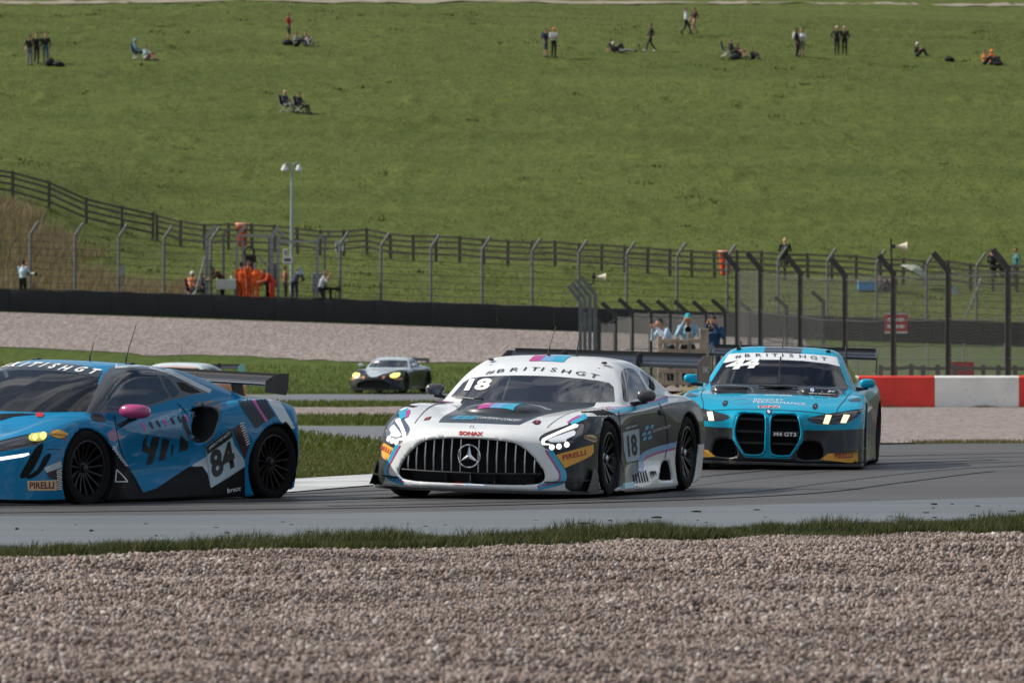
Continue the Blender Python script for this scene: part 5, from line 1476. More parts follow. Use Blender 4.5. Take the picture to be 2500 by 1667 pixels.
def amg():
    t = TR['amg']
    car = Car('race_car', 'white and dark grey race coupe with a three pointed star grille, number 18', AMG, (-.087, 60, 0), 16, 1.6, t, 16)
    scr = half_poly([(0, 1.166), (.29, 1.162), (.48, 1.15), (.612, 1.136), (.69, 1.0), (.765, .845), (.52, .834), (.28, .832), (0, .832)])
    ban = half_poly([(0, 1.30), (.9, 1.30), (.9, .94), (.716, .965), (.65, 1.012), (.55, 1.03), (.4, 1.043), (.2, 1.054), (0, 1.057)])
    F = {
        'dark': car.field('dark_front'),
        'hood': below(.95)(car.field(None, 0, mirror=False, pts=half_poly([(0, .652), (.2, .65), (.37, .648), (.40, .69), (.43, .735), (.50, .77), (.62, .80), (.62, .85), (0, .90)]))),
        'screen': below(1.5)(car.field(None, 0, mirror=False, pts=scr)),
        'ban': below(1.5)(car.field(None, 0, mirror=False, pts=ban)),
        'side': car.field('sidewin', smoothn=3), 'quart': car.field('quarter', smoothn=3),
        'head': car.field('head', smoothn=2),
    }
    ins = car.skin(.022, (-1.12, -1.22, .03), (1.12, 3.85, 1.32), F)
    W = paint('white_paint', (232, 234, 233)); D = paint('charcoal_paint', (24, 29, 35), .4, .35, spec=.25); G = mat('matt_grey_hood', srgb(46, 53, 59), .42, coat=.3, var=.06)
    scrm = ins['screen'] & ~ins['cavity']; side = ins['side'] & ~scrm & ~ins['cavity']; quart = ins['quart'] & ~side & ~scrm & ~ins['cavity']
    head = ins['head'] & ~ins['cavity']
    body = ~(scrm | side | quart | head)
    fm = np.zeros(len(car.T), int)
    fm[ins['dark']] = 1; fm[ins['hood']] = 2; fm[ins['cavity']] = 3
    car.shell_part('body', body, [W, D, G, M_CAVITY], fm=fm[body])
    ws = car.shell_part('windscreen', scrm & ~ins['ban'], [M_GLASSB])
    car.shell_part('sun_strip', scrm & ins['ban'], [mat('strip_white', srgb(222, 226, 228), .35, coat=.4, var=.04)], parent=ws)
    car.sides('side_window', side, [M_SGLASS]); car.sides('quarter_window', quart, [M_SGLASS])
    lining(car, .75, 3.0, (scrm, side, quart))
    hl = car.sides('headlight', head, [M_LAMPBOX], -.004)
    for sg, h in zip((1, -1), hl):
        r = car.decal('lamp_reflector', 'beam', M_REFL, sgn=sg, off=.0, smoothn=2, parent=h, pts=[(p[0] * sg * 1.0, p[1], p[2]) for p in t['head']]) if sg < 0 else None
        car.decal('daytime_lamp', 'drl', M_DRL, sgn=sg, off=.004, parent=h, pts=[(p[0] * sg, p[1], p[2]) for p in t['drl']])
        car.decal('main_beam', 'beam', M_BEAM, sgn=sg, off=.005, parent=h, pts=[(p[0] * sg, p[1], p[2]) for p in t['beam']])
        for p in t['led']:
            car.decal('led_lamp', None, M_DRL, sgn=sg, off=.005, parent=h, pts=[(a[0] * sg, a[1], a[2]) for a in disc2(p, .024)])
    # grille: slim bright uprights, star in a ring, black cross bar
    g = MB(); g.path([(-.63, -.965, .235), (-.35, -1.035, .228), (0, -1.055, .225), (.35, -1.035, .228), (.63, -.965, .235)], .008, 6)
    gr = car.mb('grille_bar', g, [M_BLACK])
    for i in range(-7, 8):
        x = i * .0815
        top = float(np.interp(abs(x), [0, .2, .35, .45, .54, .62], [.518, .514, .50, .465, .395, .30])); y = float(np.interp(abs(x), [0, .3, .5, .65], [-1.04, -1.03, -1.0, -.955])); bot = .232
        if abs(i) == 0: continue
        b = MB(); b.path([(x, y + .012, top), (x, y - .006, (top + bot) / 2), (x, y + .004, bot)], [.0065, .0085, .0065], 8)
        car.mb('grille_slat', b, [M_SATIN])
    b = MB(); b.box((0, -.86, .18), (1.1, .02, .07)); b.box((0, -.80, .33), (1.2, .02, .4)); b.box((-.22, -.93, .18), (.012, .14, .08)); b.box((.22, -.93, .18), (.012, .14, .08)); b.box((0, -.93, .18), (.012, .14, .08))
    car.mb('radiator', b, [mat('radiator_mesh', (.01, .011, .012), .6, bump=.5, bscale=200)])
    c = (0.005, -1.072, .372); R = .098
    st = ring(c, R, .0075)
    for k in range(3):
        a = 2 * math.pi * k / 3
        d = (math.sin(a), math.cos(a)); n = (math.cos(a), -math.sin(a))
        tip = (c[0] + d[0] * R, c[1], c[2] + d[1] * R); w = .022
        i0 = (c[0] + n[0] * w, c[1], c[2] + n[1] * w); i1 = (c[0] - n[0] * w, c[1], c[2] - n[1] * w); f = (c[0], c[1] - .02, c[2])
        st.add([tip, i0, f, i1, (c[0], c[1] + .01, c[2])], [(0, 1, 2), (0, 2, 3), (1, 0, 4), (3, 4, 0)])
    car.mb('star_emblem', st, [M_CHROME], smooth=True, sharp=25)
    # paint lines
    for sg in (1, -1):
        for k, w, m in (('stripe1', .05, M_CYAN), ('stripe1p', .017, M_PINK), ('stripe2', .045, M_CYAN), ('stripe2p', .018, M_PINK), ('stripe3', .04, M_CYAN), ('stripe3p', .016, M_PINK),
                        ('stripe4', .05, M_SKYB), ('stripe4p', .02, M_PINK), ('stripe5', .05, M_CYAN), ('stripe5p', .02, M_PINK)):
            car.ribbon('stripe', k, m, w, sgn=sg, pts=[(p[0] * sg, p[1], p[2]) for p in t[k]])
    for k, m in (('lip_p', M_RED), ('lip_c', M_SKYB)):
        car.decal('stripe', k, m)
    for x0, m in ((-.165, M_PINK), (-.055, M_SKYB), (.055, M_CYAN)):
        car.top_decal('stripe', x0, x0 + .108, -.27, .50, m); car.top_decal('stripe', x0, x0 + .108, 1.335, 2.25, m)
    for k in range(6):
        x0 = -.30 + .07 * (k % 3) ; y0 = -.66 + .10 * (k // 3)
        car.drape_top('sponsor_mark', *refine(*poly_tris([(x0, y0), (x0 + .06, y0 + .01), (x0 + .085, y0 + .09), (x0 + .025, y0 + .08)]), .05), M_CYAN)
    car.text_top('lettering', 'CONTEMPO CONCEPT', (-.08, -.60), (.33, -.66), .10, M_WHITE)
    car.text('lettering', 'SONAX', 'sonax', M_RED, bold=.05)
    bd = ring((t['badge'][0][0], t['badge'][0][1] - .012, t['badge'][0][2]), .017, .004, 16, 6); car.mb('badge', bd, [M_CHROME])
    car.decal('yellow_patch', 'yelR', M_YELLOW); car.text('lettering', 'PIRELLI', 'yelRt', M_RED, bold=.03)
    car.decal('yellow_patch', 'yelL', M_YELLOW, sgn=1); car.text('lettering', 'PIRELLI', 'yelLt', M_RED, bold=.03)
    car.decal('sponsor_mark', 'sunR', M_YELLOW2); car.text('lettering', 'SUNOCO', 'sunRt', M_INK, bold=.03)
    car.decal('sponsor_mark', 'sunL', M_YELLOW2)
    car.decal('number_panel', 'panel', mat('panel_pale', srgb(176, 196, 205), .4)); car.decal('panel_header', 'panelh', M_INK, off=.005)
    car.text('lettering', '#BRITISHGT', 'panelht', M_WHITE, off=.007, bold=.01); car.text('race_number', '18', 'num18', M_INK, off=.006, bold=.03)
    for k in ('tiles', 'tile2', 'tile3', 'tile4', 'tile5', 'tile6'): car.decal('sponsor_mark', k, M_CYAN)
    car.text('lettering', 'CONTEMPO CONCEPT', 'contempo', M_WHITE, bold=.0); 
    o = t['names']
    car.text('lettering', 'DRIVERS', 'names', M_WHITE, bold=.0) if False else None
    car.text('race_number', '18', 'num_screen', M_WHITE, th=16, bold=.05, off=.006, shear=.1)
    car.arc_text('lettering', '#BRITISHGT', 'bantext', M_INK, .034, .084, bold=.0, shear=.2)
    # sill slots, vents, latches, handle, exhausts
    q = t['vents']
    for i in range(6):
        a, b_ = i / 6 + .02, i / 6 + .10
        L = lambda p, r, k: tuple(p[j] + (r[j] - p[j]) * k for j in range(3))
        car.decal('sill_slot', None, M_CAVITY, pts=[L(q[0], q[1], a), L(q[0], q[1], b_), L(q[3], q[2], b_), L(q[3], q[2], a)])
    for i in range(6):
        k = i / 5
        for sg in (1, -1):
            car.ribbon('fender_slot', None, M_CAVITY, .011, sgn=sg, n=14, pts=[(sg * (.78 + .005 * i), -.26 + .11 * i, .765 + .004 * i), (sg * .86, -.24 + .11 * i, .77), (sg * .925, -.20 + .11 * i, .74)], th=16)
    for k in ('latchR', 'latchL'): car.decal('hood_latch', k, M_BLACK); 
    for k in ('latchR', 'latchL'):
        cc = np.mean(t[k], 0); car.decal('latch_pin', None, M_RED, pts=disc2(cc, .012), off=.006)
    hd = t['doorhandle'][0]; b = MB(); b.ball((hd[0] + .004, hd[1], hd[2]), (.012, .09, .03), 8, 0, 2.5); car.mb('door_handle', b, [M_BLACK], smooth=True)
    ex = t['exhaust'][0]
    for dy in (-.05, .05):
        b = MB(); b.lathe([(.032, -.06), (.036, .012), (.030, .012), (.026, -.06)], 'x', (ex[0] - .005, ex[1] + dy, ex[2]), 16); car.mb('exhaust_pipe', b, [M_DISC], smooth=True)
    car.ribbon('door_gap', None, M_LINE, .006, pts=[(.9, .52, .80), (.93, .50, .62), (.92, .56, .40), (.94, .62, .24)])
    car.ribbon('door_gap', None, M_LINE, .006, pts=[(.87, 2.02, .84), (.93, 2.05, .70), (.96, 2.06, .5), (.96, 1.98, .33)])
    for sg in (1, -1): car.ribbon('hood_gap', None, M_LINE, .006, th=0, sgn=1, pts=[(.60 * sg, -.7, .63), (.62 * sg, -.3, .70), (.66 * sg, .2, .765), (.70 * sg, .7, .80)])
    # aero
    splitter(car, .085, .062, .092, -.2, M_CARBON, .985)
    for sg in (1, -1):
        canard(car, .165, .66, .95, .05, .015, M_CARBON, sg, -.42)
        b = MB(); b.prism([(-.75, .09), (-.40, .09), (-.40, .22), (-.55, .30), (-.62, .20)], .985 * sg, .992 * sg, 'x'); car.mb('dive_plate', b, [M_CARBON])
        door_mirror(car, sg, (.985, 1.17, .905), (.082, .06, .052), mat('mirror_grey', srgb(70, 70, 72), .35, coat=.5), M_BLACK, (.84, 1.12, .82))
        b = MB(); b.prism([(.42, .06), (2.22, .06), (2.22, .075), (.42, .075)], .97 * sg, 1.01 * sg, 'x'); car.mb('side_skirt', b, [M_CARBON])
    wing(car, 1.155, 3.16, .94, .38, 15, M_CARBON, mat('endplate_brown', srgb(84, 72, 70), .4, coat=.3), (.42, .10, .16), M_BLACK, neck=[(.36, .9, .08)])
    r = TR['amg']
    V, T = glyphs('TARMAC', .02); 
    pw = MB(); pw.add([(.958, 3.24 + v[0] / V[:, 0].max() * .26, 1.10 + v[1] * .08) for v in V], T); car.mb('lettering', pw, [M_WHITE], smooth=False)
    antenna(car, -.04, 1.55, 1.24, .26, .05); antenna(car, .17, 1.75, 1.238, .34, .05)
    for sg, yy in ((1, 1.38), (-1, 1.38)):
        b = MB(); b.ball((.53 * sg, yy, 1.185), (.03, .03, .012), 6); car.mb('roof_strobe', b, [M_BLACK], smooth=True)
    b = MB(); b.path([(-.40, .72, .84), (-.48, .70, .838), (-.72, .86, .85)], .007, 6); car.mb('wiper', b, [M_BLACK])
    cabin(car, .85, 1.55, 1.22, None, .62)
    car.wheels(dict(rim=.70, n=10, twin=.10, w=.012, mat=mat('rim_black', (.02, .02, .022), .3, .6), nut=M_SATIN))
    return car

# ------------------------------------------------------------------ turquoise saloon coupe, number 44
def bmw():
    t = TR['bmw']
    car = Car('race_car', 'turquoise race coupe with two tall kidney grilles and black bonnet, number 44', BMW, (2.79, 72.9, 0), 5.4, 1.6, t, 5)
    scr = half_poly([(0, 1.231), (.32, 1.226), (.5, 1.215), (.59, 1.205), (.66, 1.06), (.725, .93), (.745, .886), (.45, .884), (.1, .888), (0, .888)])
    ban = half_poly([(0, 1.4), (.9, 1.4), (.9, 1.10), (.64, 1.104), (.5, 1.132), (.24, 1.153), (0, 1.158)])
    F = {
        'low': car.field(None, 0, mirror=False, pts=half_poly([(0, .128), (.24, .128), (.325, .245), (.372, .318), (.375, .436), (.523, .433), (.727, .443), (.96, .457), (1.3, .47), (1.3, -.2)])),
        'hood': below(1.2)(car.field(None, 0, mirror=False, pts=half_poly([(0, .795), (.24, .79), (.45, .79), (.68, .775), (.75, .87), (.76, .905), (0, .92)]))),
        'rblack': below(2.4)(car.field(None, 0, mirror=False, pts=half_poly([(0, 1.222), (.205, 1.218), (.205, 1.5), (0, 1.5)]))),
        'screen': below(1.62)(car.field(None, 0, mirror=False, pts=scr)), 'ban': below(1.62)(car.field(None, 0, mirror=False, pts=ban)),
        'side': car.field(None, 30, pts=[(.70, 1.42, 1.15), (.67, 1.75, 1.195), (.67, 2.2, 1.195), (.70, 2.65, 1.13), (.78, 2.95, .985), (.82, 2.4, .945), (.82, 1.6, .925), (.80, 1.02, .91)]),
        'head': car.field('head', 0, smoothn=2),
        'sidedark': car.field(None, 60, pts=[(1.0, .40, .72), (.95, .62, .80), (.93, 1.5, .70), (.98, 2.45, .78), (1.02, 2.9, .86), (1.0, 3.4, .8), (1.0, 3.4, .0), (1.0, .4, 0)]),
    }
    ins = car.skin(.022, (-1.14, -1.2, .03), (1.14, 4.15, 1.38), F)
    C = paint('turquoise_paint', (0, 160, 194), .32, .45, spec=.15); D = paint('slate_paint', (24, 28, 33), .4, .3); K = paint('bonnet_black', (32, 35, 38), .25)
    scrm = ins['screen'] & ~ins['cavity']; side = ins['side'] & ~scrm & ~ins['cavity']; head = ins['head'] & ~ins['cavity']
    body = ~(scrm | side | head)
    fm = np.zeros(len(car.T), int)
    fm[ins['low']] = 1; fm[ins['sidedark']] = 1; fm[ins['hood']] = 2; fm[ins['rblack']] = 2; fm[ins['cavity']] = 3
    car.shell_part('body', body, [C, D, K, M_CAVITY], fm=fm[body])
    ws = car.shell_part('windscreen', scrm & ~ins['ban'], [M_GLASS])
    car.shell_part('sun_strip', scrm & ins['ban'], [mat('strip_white', (.6, .6, .6))], parent=ws)
    car.sides('side_window', side, [M_SGLASS])
    lining(car, .85, 3.3, (scrm, side), .93)
    hl = car.sides('headlight', head, [M_LAMPBOX], -.004)
    for sg, h in zip((1, -1), hl):
        for k in ('lampA', 'lampB'): car.decal('lamp_element', k, M_DRLW, th=0, sgn=sg, off=.005, parent=h, pts=[(p[0] * sg, p[1], p[2]) for p in t[k]])
    # kidney surrounds and slats
    for sg in (1, -1):
        out = smooth_closed([(a * sg, b) for a, b in [(.04, .575), (.11, .596), (.22, .598), (.295, .588), (.33, .535), (.352, .43), (.352, .368), (.325, .285), (.265, .19), (.235, .158), (.12, .152), (.05, .17), (.025, .225), (.02, .37), (.022, .51)]], 3)
        b = MB(); pts = [(x, float(car.sh.F(np.array([abs(x)]), np.array([z]))[0][0]) - .004 + (.05 if z > .57 else 0), z) for x, z in out]
        b.path(pts + [pts[0]], .011, 8); car.mb('grille_surround', b, [C], smooth=True, sharp=80)
        for i, z in enumerate((.53, .40, .28)):
            b = MB(); b.box((.187 * sg, -.90, z), (.30, .05, .03)); car.mb('grille_slat', b, [M_BLACK], bevel=.006)
        b = MB(); b.box((.187 * sg, -.80, .37), (.36, .02, .5)); car.mb('radiator', b, [MATS['radiator_mesh']])
    V, T = glyphs('M4 GT3', .03)
    b = MB(); b.add([(.06 + v[0] / V[:, 0].max() * .24, -.985 + .0, .365 + v[1] * .055) for v in V], T); b2 = MB(); car.mb('lettering', b, [M_WHITE], smooth=False)
    b = MB(); b.box((.18, -.955, .382), (.29, .05, .05)); car.mb('grille_slat', b, [M_BLACK], bevel=.004)
    def roundel(p, r, th=0):
        car.decal('roundel', None, M_INK, th=th, pts=disc2(p, r), off=.004); 
        for a0, m in ((0, M_SKYB), (1, M_WHITE), (2, M_SKYB), (3, M_WHITE)):
            car.decal('roundel_quarter', None, m, th=th, off=.006, pts=[p] + [(p[0] + r * .62 * math.sin(math.pi / 2 * (a0 + k / 5)), p[1], p[2] + r * .62 * math.cos(math.pi / 2 * (a0 + k / 5))) for k in range(6)])
    roundel((0.0, 0, .615), .03); p = t['roundel2'][0]; roundel((p[0], p[1], p[2]), .035)
    yp = [(min(p[0], .945), p[1], p[2]) for p in t['yel']]
    car.decal('yellow_patch', None, M_YELLOW, th=0, pts=yp); car.text('lettering', 'PIRELLI', 'yelt', M_RED, th=0, bold=.03)
    car.decal('yellow_patch', None, M_YELLOW, th=0, sgn=-1, pts=[(-p[0], p[1], p[2]) for p in yp])
    yt = t['yelt']; car.text('lettering', 'PIRELLI', None, M_RED, th=0, bold=.03, pts=[(-yt[1][0], 0, yt[1][2]), (-yt[0][0], 0, yt[0][2]), (-yt[1][0], 0, yt[2][2])])
    car.decal('sponsor_mark', 'sonax', M_WHITE, th=0); car.text('lettering', 'SONAX', 'sonaxt', M_RED, th=0, off=.006, bold=.04)
    car.text_top('lettering', 'BRADLEY', (-.185, -.50), (.13, -.50), .10, M_WHITE)
    car.text_top('lettering', 'PERFORMANCE', (-.185, -.64), (.37, -.65), .10, M_WHITE)
    e = t['emblem_ring'][0]
    car.ribbon('sponsor_mark', None, M_CYAN if False else M_SKYB, .006, th=0, pts=[(e[0] + .085 * math.cos(a), 0, e[2] + .028 * math.sin(a)) for a in np.linspace(.3, 5.9, 24)])
    car.text_top('lettering', 'monelda', (-.09, -.20), (.20, -.17), .13, M_WHITE)
    car.text('lettering', 'BMW Motorsport', 'bmwms', M_WHITE, th=0, bold=.01)
    ml = t['mlogo']; L = lambda k0, k1: [(ml[0][0] + (ml[1][0] - ml[0][0]) * k + s_ * .012, 0, ml[0][2] + s_ * .022) for k, s_ in ((k0, 0), (k1, 0), (k1, 1), (k0, 1))]
    for k0, k1, m in ((0, .14, M_SKYB), (.16, .3, mat('stripe_navy', srgb(30, 50, 120), .4)), (.32, .46, M_RED)): car.decal('sponsor_mark', None, m, th=0, pts=L(k0, k1))
    q = L(.5, 1.0); car.text('lettering', 'M', None, M_WHITE, th=0, bold=.05, pts=[q[0], q[1], q[3]])
    car.text('race_number', '44', 'num44', M_WHITE, th=4, bold=.06, off=.006, shear=.08)
    car.arc_text('lettering', '#BRITISHGT', 'bantext', M_INK, .034, .072, th=4, bold=.0)
    for k in ('latchR', 'latchL'): car.decal('hood_latch', None, M_BLACK, th=0, pts=disc2(t[k][0], .032, 10, .9)); car.decal('latch_pin', None, M_SATIN, th=0, pts=disc2(t[k][0], .009), off=.006)
    for sg in (1, -1):
        car.decal('fender_louvre', None, K, th=0, sgn=sg, pts=[(sg * .80, 0, .752), (sg * .90, 0, .784), (sg * .97, 0, .757), (sg * .93, 0, .742), (sg * .83, 0, .740)])
        car.ribbon('hood_gap', None, M_LINE, .006, th=0, sgn=1, pts=[(.70 * sg, -.75, .60), (.72 * sg, -.4, .68), (.77 * sg, .2, .76), (.79 * sg, .7, .83)])
        car.ribbon('bonnet_vent', None, M_CAVITY, .02, th=0, sgn=1, n=24, pts=[(sg * .30, 0, .845), (sg * .47, 0, .852), (sg * .64, 0, .842)])
        door_mirror(car, sg, (.955, .98, .93), (.085, .06, .05), C, M_BLACK, (.83, .98, .865))
        canard(car, .20, .70, .97, .05, .03, M_CARBON, sg, -.45)
    car.ribbon('hood_gap', None, M_LINE, .005, th=0, sgn=1, pts=[(-.7, 0, .60), (-.35, 0, .628), (0, 0, .635), (.35, 0, .628), (.7, 0, .60)])
    b = MB(); b.prism([(-.16, .70), (.16, .70), (0, .52)], .866, .872, 'z'); car.mb('bonnet_intake', b, [M_CAVITY])
    b = MB(); b.box((0, .78, .884), (.42, .10, .006)); car.mb('bonnet_plate', b, [M_SATIN])
    splitter(car, .06, .055, .085, -.2, M_CARBON, .99)
    w = wing(car, 1.19, 3.62, .93, .36, 14, M_CARBON, M_CARBON, (.40, .08, .20), M_BLACK, neck=None)
    for sg in (1, -1):
        b = MB(); b.prism([(3.50, .95), (3.66, .95), (3.72, 1.2), (3.74, 1.31), (3.64, 1.345), (3.60, 1.28)], .585 * sg, .60 * sg, 'x'); car.mb('wing_support', b, [M_BLACK], parent=w, bevel=.003)
    antenna(car, -.03, 1.95, 1.30, .30, .08)
    for sg in (1, -1): b = MB(); b.box((.49 * sg, 1.62, 1.262), (.05, .05, .03)); car.mb('roof_strobe', b, [M_BLACK], bevel=.005)
    b = MB(); b.path([(.02, .80, .905), (.0, .95, 1.0), (-.015, 1.32, 1.19)], [.012, .008, .006], 6); car.mb('wiper', b, [M_BLACK])
    cabin(car, .95, 1.75, 1.28, None, .62)
    car.wheels(dict(rim=.70, n=10, twin=.10, w=.012, mat=MATS['rim_black'], nut=M_SATIN))
    return car

# ------------------------------------------------------------------ blue mid-engined coupe, number 84
def mcl():
    t = TR['mcl']
    car = Car('race_car', 'blue low race coupe with pink mirrors and black wing, number 84', MCL, (-4.34, 57.65, -.03), 34, 2.4, t, 34)
    scr = half_poly([(0, 1.206), (.2, 1.198), (.4, 1.178), (.52, 1.15), (.627, 1.042), (.69, .93), (.73, .833), (.38, .812), (0, .805)])
    F = {
        'top': car.field('black_top'), 'low': car.field('low_black'), 'wpan': car.field('white_pan'), 'tail': car.field('whitetail', smoothn=2), 'rear': car.field('rearblack', smoothn=2),
        'surr': car.field('surr2', smoothn=2), 'nose': lambda V, N: np.maximum(V[:, 2] - .118, V[:, 1] + .2), 'chanA': car.field('chanA', smoothn=2), 'chanB': car.field('chanB', smoothn=2),
        'screen': below(1.2)(car.field(None, 0, mirror=False, pts=scr)),
        'side': car.field('sidewin', smoothn=2), 'quart': car.field('quarter', smoothn=2), 'head': car.field('head', smoothn=2, pts=[(.45, -.95, .54), (.52, -.88, .56)] + t['head'][1:-1] + [(.60, -.92, .49), (.47, -1.0, .49)]),
    }
    ins = car.skin(.022, (-1.1, -1.2, .03), (1.1, 3.45, 1.3), F)
    B = paint('blue_paint', (0, 120, 166), .34, .4, spec=.1); K = paint('black_paint', (10, 11, 12), .55, .06, spec=.15); G = paint('roof_grey', (70, 74, 76), .3); Wp = paint('panel_white', (170, 186, 194), .35); Wt = paint('tail_white', (196, 206, 210), .3)
    scrm = ins['screen'] & ~ins['cavity']; side = ins['side'] & ~scrm & ~ins['cavity']; quart = ins['quart'] & ~side & ~scrm & ~ins['cavity']; head = ins['head'] & ~ins['cavity']
    body = ~(scrm | side | quart | head)
    fm = np.zeros(len(car.T), int)
    for k, i in (('tail', 5), ('rear', 1), ('low', 1), ('nose', 1), ('wpan', 4), ('top', 2), ('surr', 2), ('chanA', 1), ('chanB', 1), ('cavity', 3)): fm[ins[k]] = i
    car.shell_part('body', body, [B, K, G, M_CAVITY, Wp, Wt], fm=fm[body])
    ws = car.shell_part('windscreen', scrm, [M_GLASS])
    bb = half_poly([(0, 1.206), (.2, 1.198), (.4, 1.178), (.515, 1.15), (.545, 1.11), (.3, 1.135), (0, 1.145)])
    car.decal('sun_strip', None, mat('strip_dark', srgb(38, 48, 54), .4, coat=.5), th=0, pts=bb, off=.002, parent=ws)
    car.sides('side_window', side, [M_SGLASS]); car.sides('quarter_window', quart, [M_SGLASS])
    lining(car, .3, 2.2, (scrm, side, quart))
    hl = car.sides('headlight', head, [M_LAMPBOX], -.004)
    for sg, h in zip((1, -1), hl):
        car.decal('lamp_element', 'lamp', mat('lamp_glow', (.5, .48, .12), .3, emit=.5), sgn=sg, off=.004, smoothn=2, parent=h, pts=[(p[0] * sg, p[1], p[2]) for p in t['lamp']])
        for k, r in (('lampdot', .022), ('lampdot2', .028)): car.decal('main_beam', k, M_LAMPY, sgn=sg, off=.007, parent=h, pts=[(p[0] * sg, p[1], p[2]) for p in disc2(t[k][0], r)])
        car.decal('daytime_lamp', 'drl', M_DRL, sgn=sg, off=.004, pts=[(p[0] * sg, p[1], p[2]) for p in t['drl']])
    # highlight painted along the roof edge over the door glass
    car.ribbon('roof_highlight', 'edge_highlight', paint('highlight_white', (190, 196, 196), .3), .035, off=.003)
    car.decal('number_panel', 'panel', mat('panel_pale', (.4, .5, .55)), off=.004); car.decal('panel_header', 'panelh', M_INK, off=.006)
    car.text('lettering', '#BRITISHGT', 'panelht', M_WHITE, off=.008, bold=.01); car.text('race_number', '84', 'num84', M_INK, off=.007, bold=.04)
    for k in ('letA', 'letT', 'letI', 'letN'): car.decal('lettering', k, M_INK)
    car.decal('light_facet', 'facet', mat('facet_blue', srgb(74, 130, 164), .3, coat=.7), off=.002)
    f = t['facet']
    for i in range(9):
        car.ribbon('stripe', None, M_INK if i % 3 else M_PINK, .018, n=6, pts=[(.88, .80 + .10 * i, .735 + .011 * i), (.88, .86 + .10 * i, .675 + .013 * i)], off=.004)
    car.decal('orange_patch', None, M_YELLOW2, pts=[(.9, .66, .33), (.9, .66, .33), (.9, .67, .34)]) if False else None
    car.decal('tan_patch', 'pir', M_YELLOW2); car.text('lettering', 'PIRELLI', 'pirt', mat('ink_maroon', srgb(110, 40, 50), .4), bold=.03)
    car.decal('white_patch', 'wstrip', Wp); car.decal('dark_patch', 'maroon', mat('maroon', srgb(50, 14, 24), .4)); car.decal('dark_patch', 'darkmar', MATS['maroon'])
    car.decal('sponsor_mark', 'suns', M_RED); car.decal('sponsor_mark', 'sun', M_YELLOW, smoothn=2, off=.005)
    s_ = t['sun']; car.text('lettering', 'SUNOCO', None, M_INK, off=.007, bold=.02, pts=[s_[5], (s_[3][0], s_[3][1], s_[3][2] - .005), s_[0]])
    car.decal('label_patch', 'pinklab', mat('label_pink', srgb(150, 120, 150), .4))
    st = t['stripes']; L = lambda p, r, k: tuple(p[j] + (r[j] - p[j]) * k for j in range(3))
    for i in range(8):
        k = (i + .5) / 8
        car.ribbon('stripe', None, M_PINK if i == 4 else M_INK, .02, n=16, pts=[L(st[0], st[1], k), L(st[3], st[2], k)])
    car.decal('scoop_edge', 'cresc', M_INK, smoothn=2); car.decal('gap_dark_patch', 'gap_dark', M_CAVITY)  # flat black patch paints the dark of the open gap below the buttress
    for k, nr, nc_ in (('dotA', 10, 4), ('dotB', 15, 2), ('dotC', 11, 4)):      # dotted trim by the wheels and door
        q = t[k]; V2 = []; T2 = []
        for i in range(nr):
            for j in range(nc_):
                p = L(L(q[0], q[3], (i + .5) / nr), L(q[1], q[2], (i + .5) / nr), (j + (.25 if i % 2 else .75)) / nc_)
                uu, zz = obl([p], 34, 1); b_ = len(V2); h = .0062
                V2 += [(uu[0] - h, zz[0]), (uu[0], zz[0] - h), (uu[0] + h, zz[0]), (uu[0], zz[0] + h)]; T2 += [(b_, b_ + 1, b_ + 2), (b_, b_ + 2, b_ + 3)]
        if k == 'dotC': car.decal('dark_patch', k, M_INK)
        d = car.drape('dot_trim', np.array(V2), np.array(T2), M_WHITE, L=9, off=.006); d['kind'] = 'stuff'
    car.text('lettering', 'brscc', 'brsco', M_WHITE, bold=.01)
    lg = t['logo']; car.ribbon('sponsor_mark', None, M_WHITE, .008, pts=[lg[0], L(lg[0], lg[1], .5), lg[1], L(lg[1], lg[2], .4), L(lg[2], lg[1], .35), lg[2], lg[0]], n=24)
    bt = t['bantext']
    car.arc_text('lettering', 'BRITISHGT', 'bantext', M_WHITE, .036, .085, th=0, bold=.04, shear=-.15)
    for sg in (1, -1):
        door_mirror(car, sg, (.985, .56, .845), (.125, .085, .062), paint('mirror_pink', (176, 62, 118), .25), M_BLACK, (.84, .50, .70))
        b = MB(); b.prism([(.40, .05), (2.25, .07), (2.25, .085), (.40, .065)], .93 * sg, .975 * sg, 'x'); car.mb('side_skirt', b, [M_CARBON])
        for k in ('door',):
            car.ribbon('door_gap', None, M_LINE, .006, sgn=sg, pts=[(sg * .80, .52, .80), (sg * .92, .42, .62), (sg * .9, .55, .42), (sg * .9, .72, .25), (sg * .92, .80, .14)])
            car.ribbon('door_gap', None, M_LINE, .006, sgn=sg, pts=[(sg * .78, 1.42, .90), (sg * .88, 1.45, .80)])
            car.ribbon('bumper_gap', None, M_LINE, .005, sgn=sg, pts=[(sg * .90, -.52, .54), (sg * .94, -.38, .535)])
    car.decal('hood_stripe', 'hoodblack', K, off=.004); p = t['latch'][0]; car.decal('hood_latch', None, M_RED, pts=disc2(p, .02, 14, 2.2), off=.006)
    car.decal('hood_vent', 'vent', M_INK, smoothn=2)
    splitter(car, .03, .06, .085, -.2, M_CARBON, .93)
    w = wing(car, 1.06, 2.61, .86, .32, 11, M_CARBON, M_BLACK, (.31, .09, .10), M_BLACK, neck=None)
    for sg in (1, -1):
        b = MB(); b.prism([(2.68, .88), (2.92, .88), (2.88, .97), (2.86, 1.06), (2.70, 1.06), (2.74, .97)], .40 * sg, .415 * sg, 'x'); car.mb('wing_support', b, [M_BLACK], parent=w)
    V, T = glyphs('BLACKTHORN', .02)
    b = MB(); a = math.radians(12)
    b.add([(-.55 + v[0] / V[:, 0].max() * 1.1, 2.72 + (.10 + v[1] * .13) * math.cos(a), 1.06 + (.10 + v[1] * .13) * math.sin(a) + .027) for v in V], T) if False else None
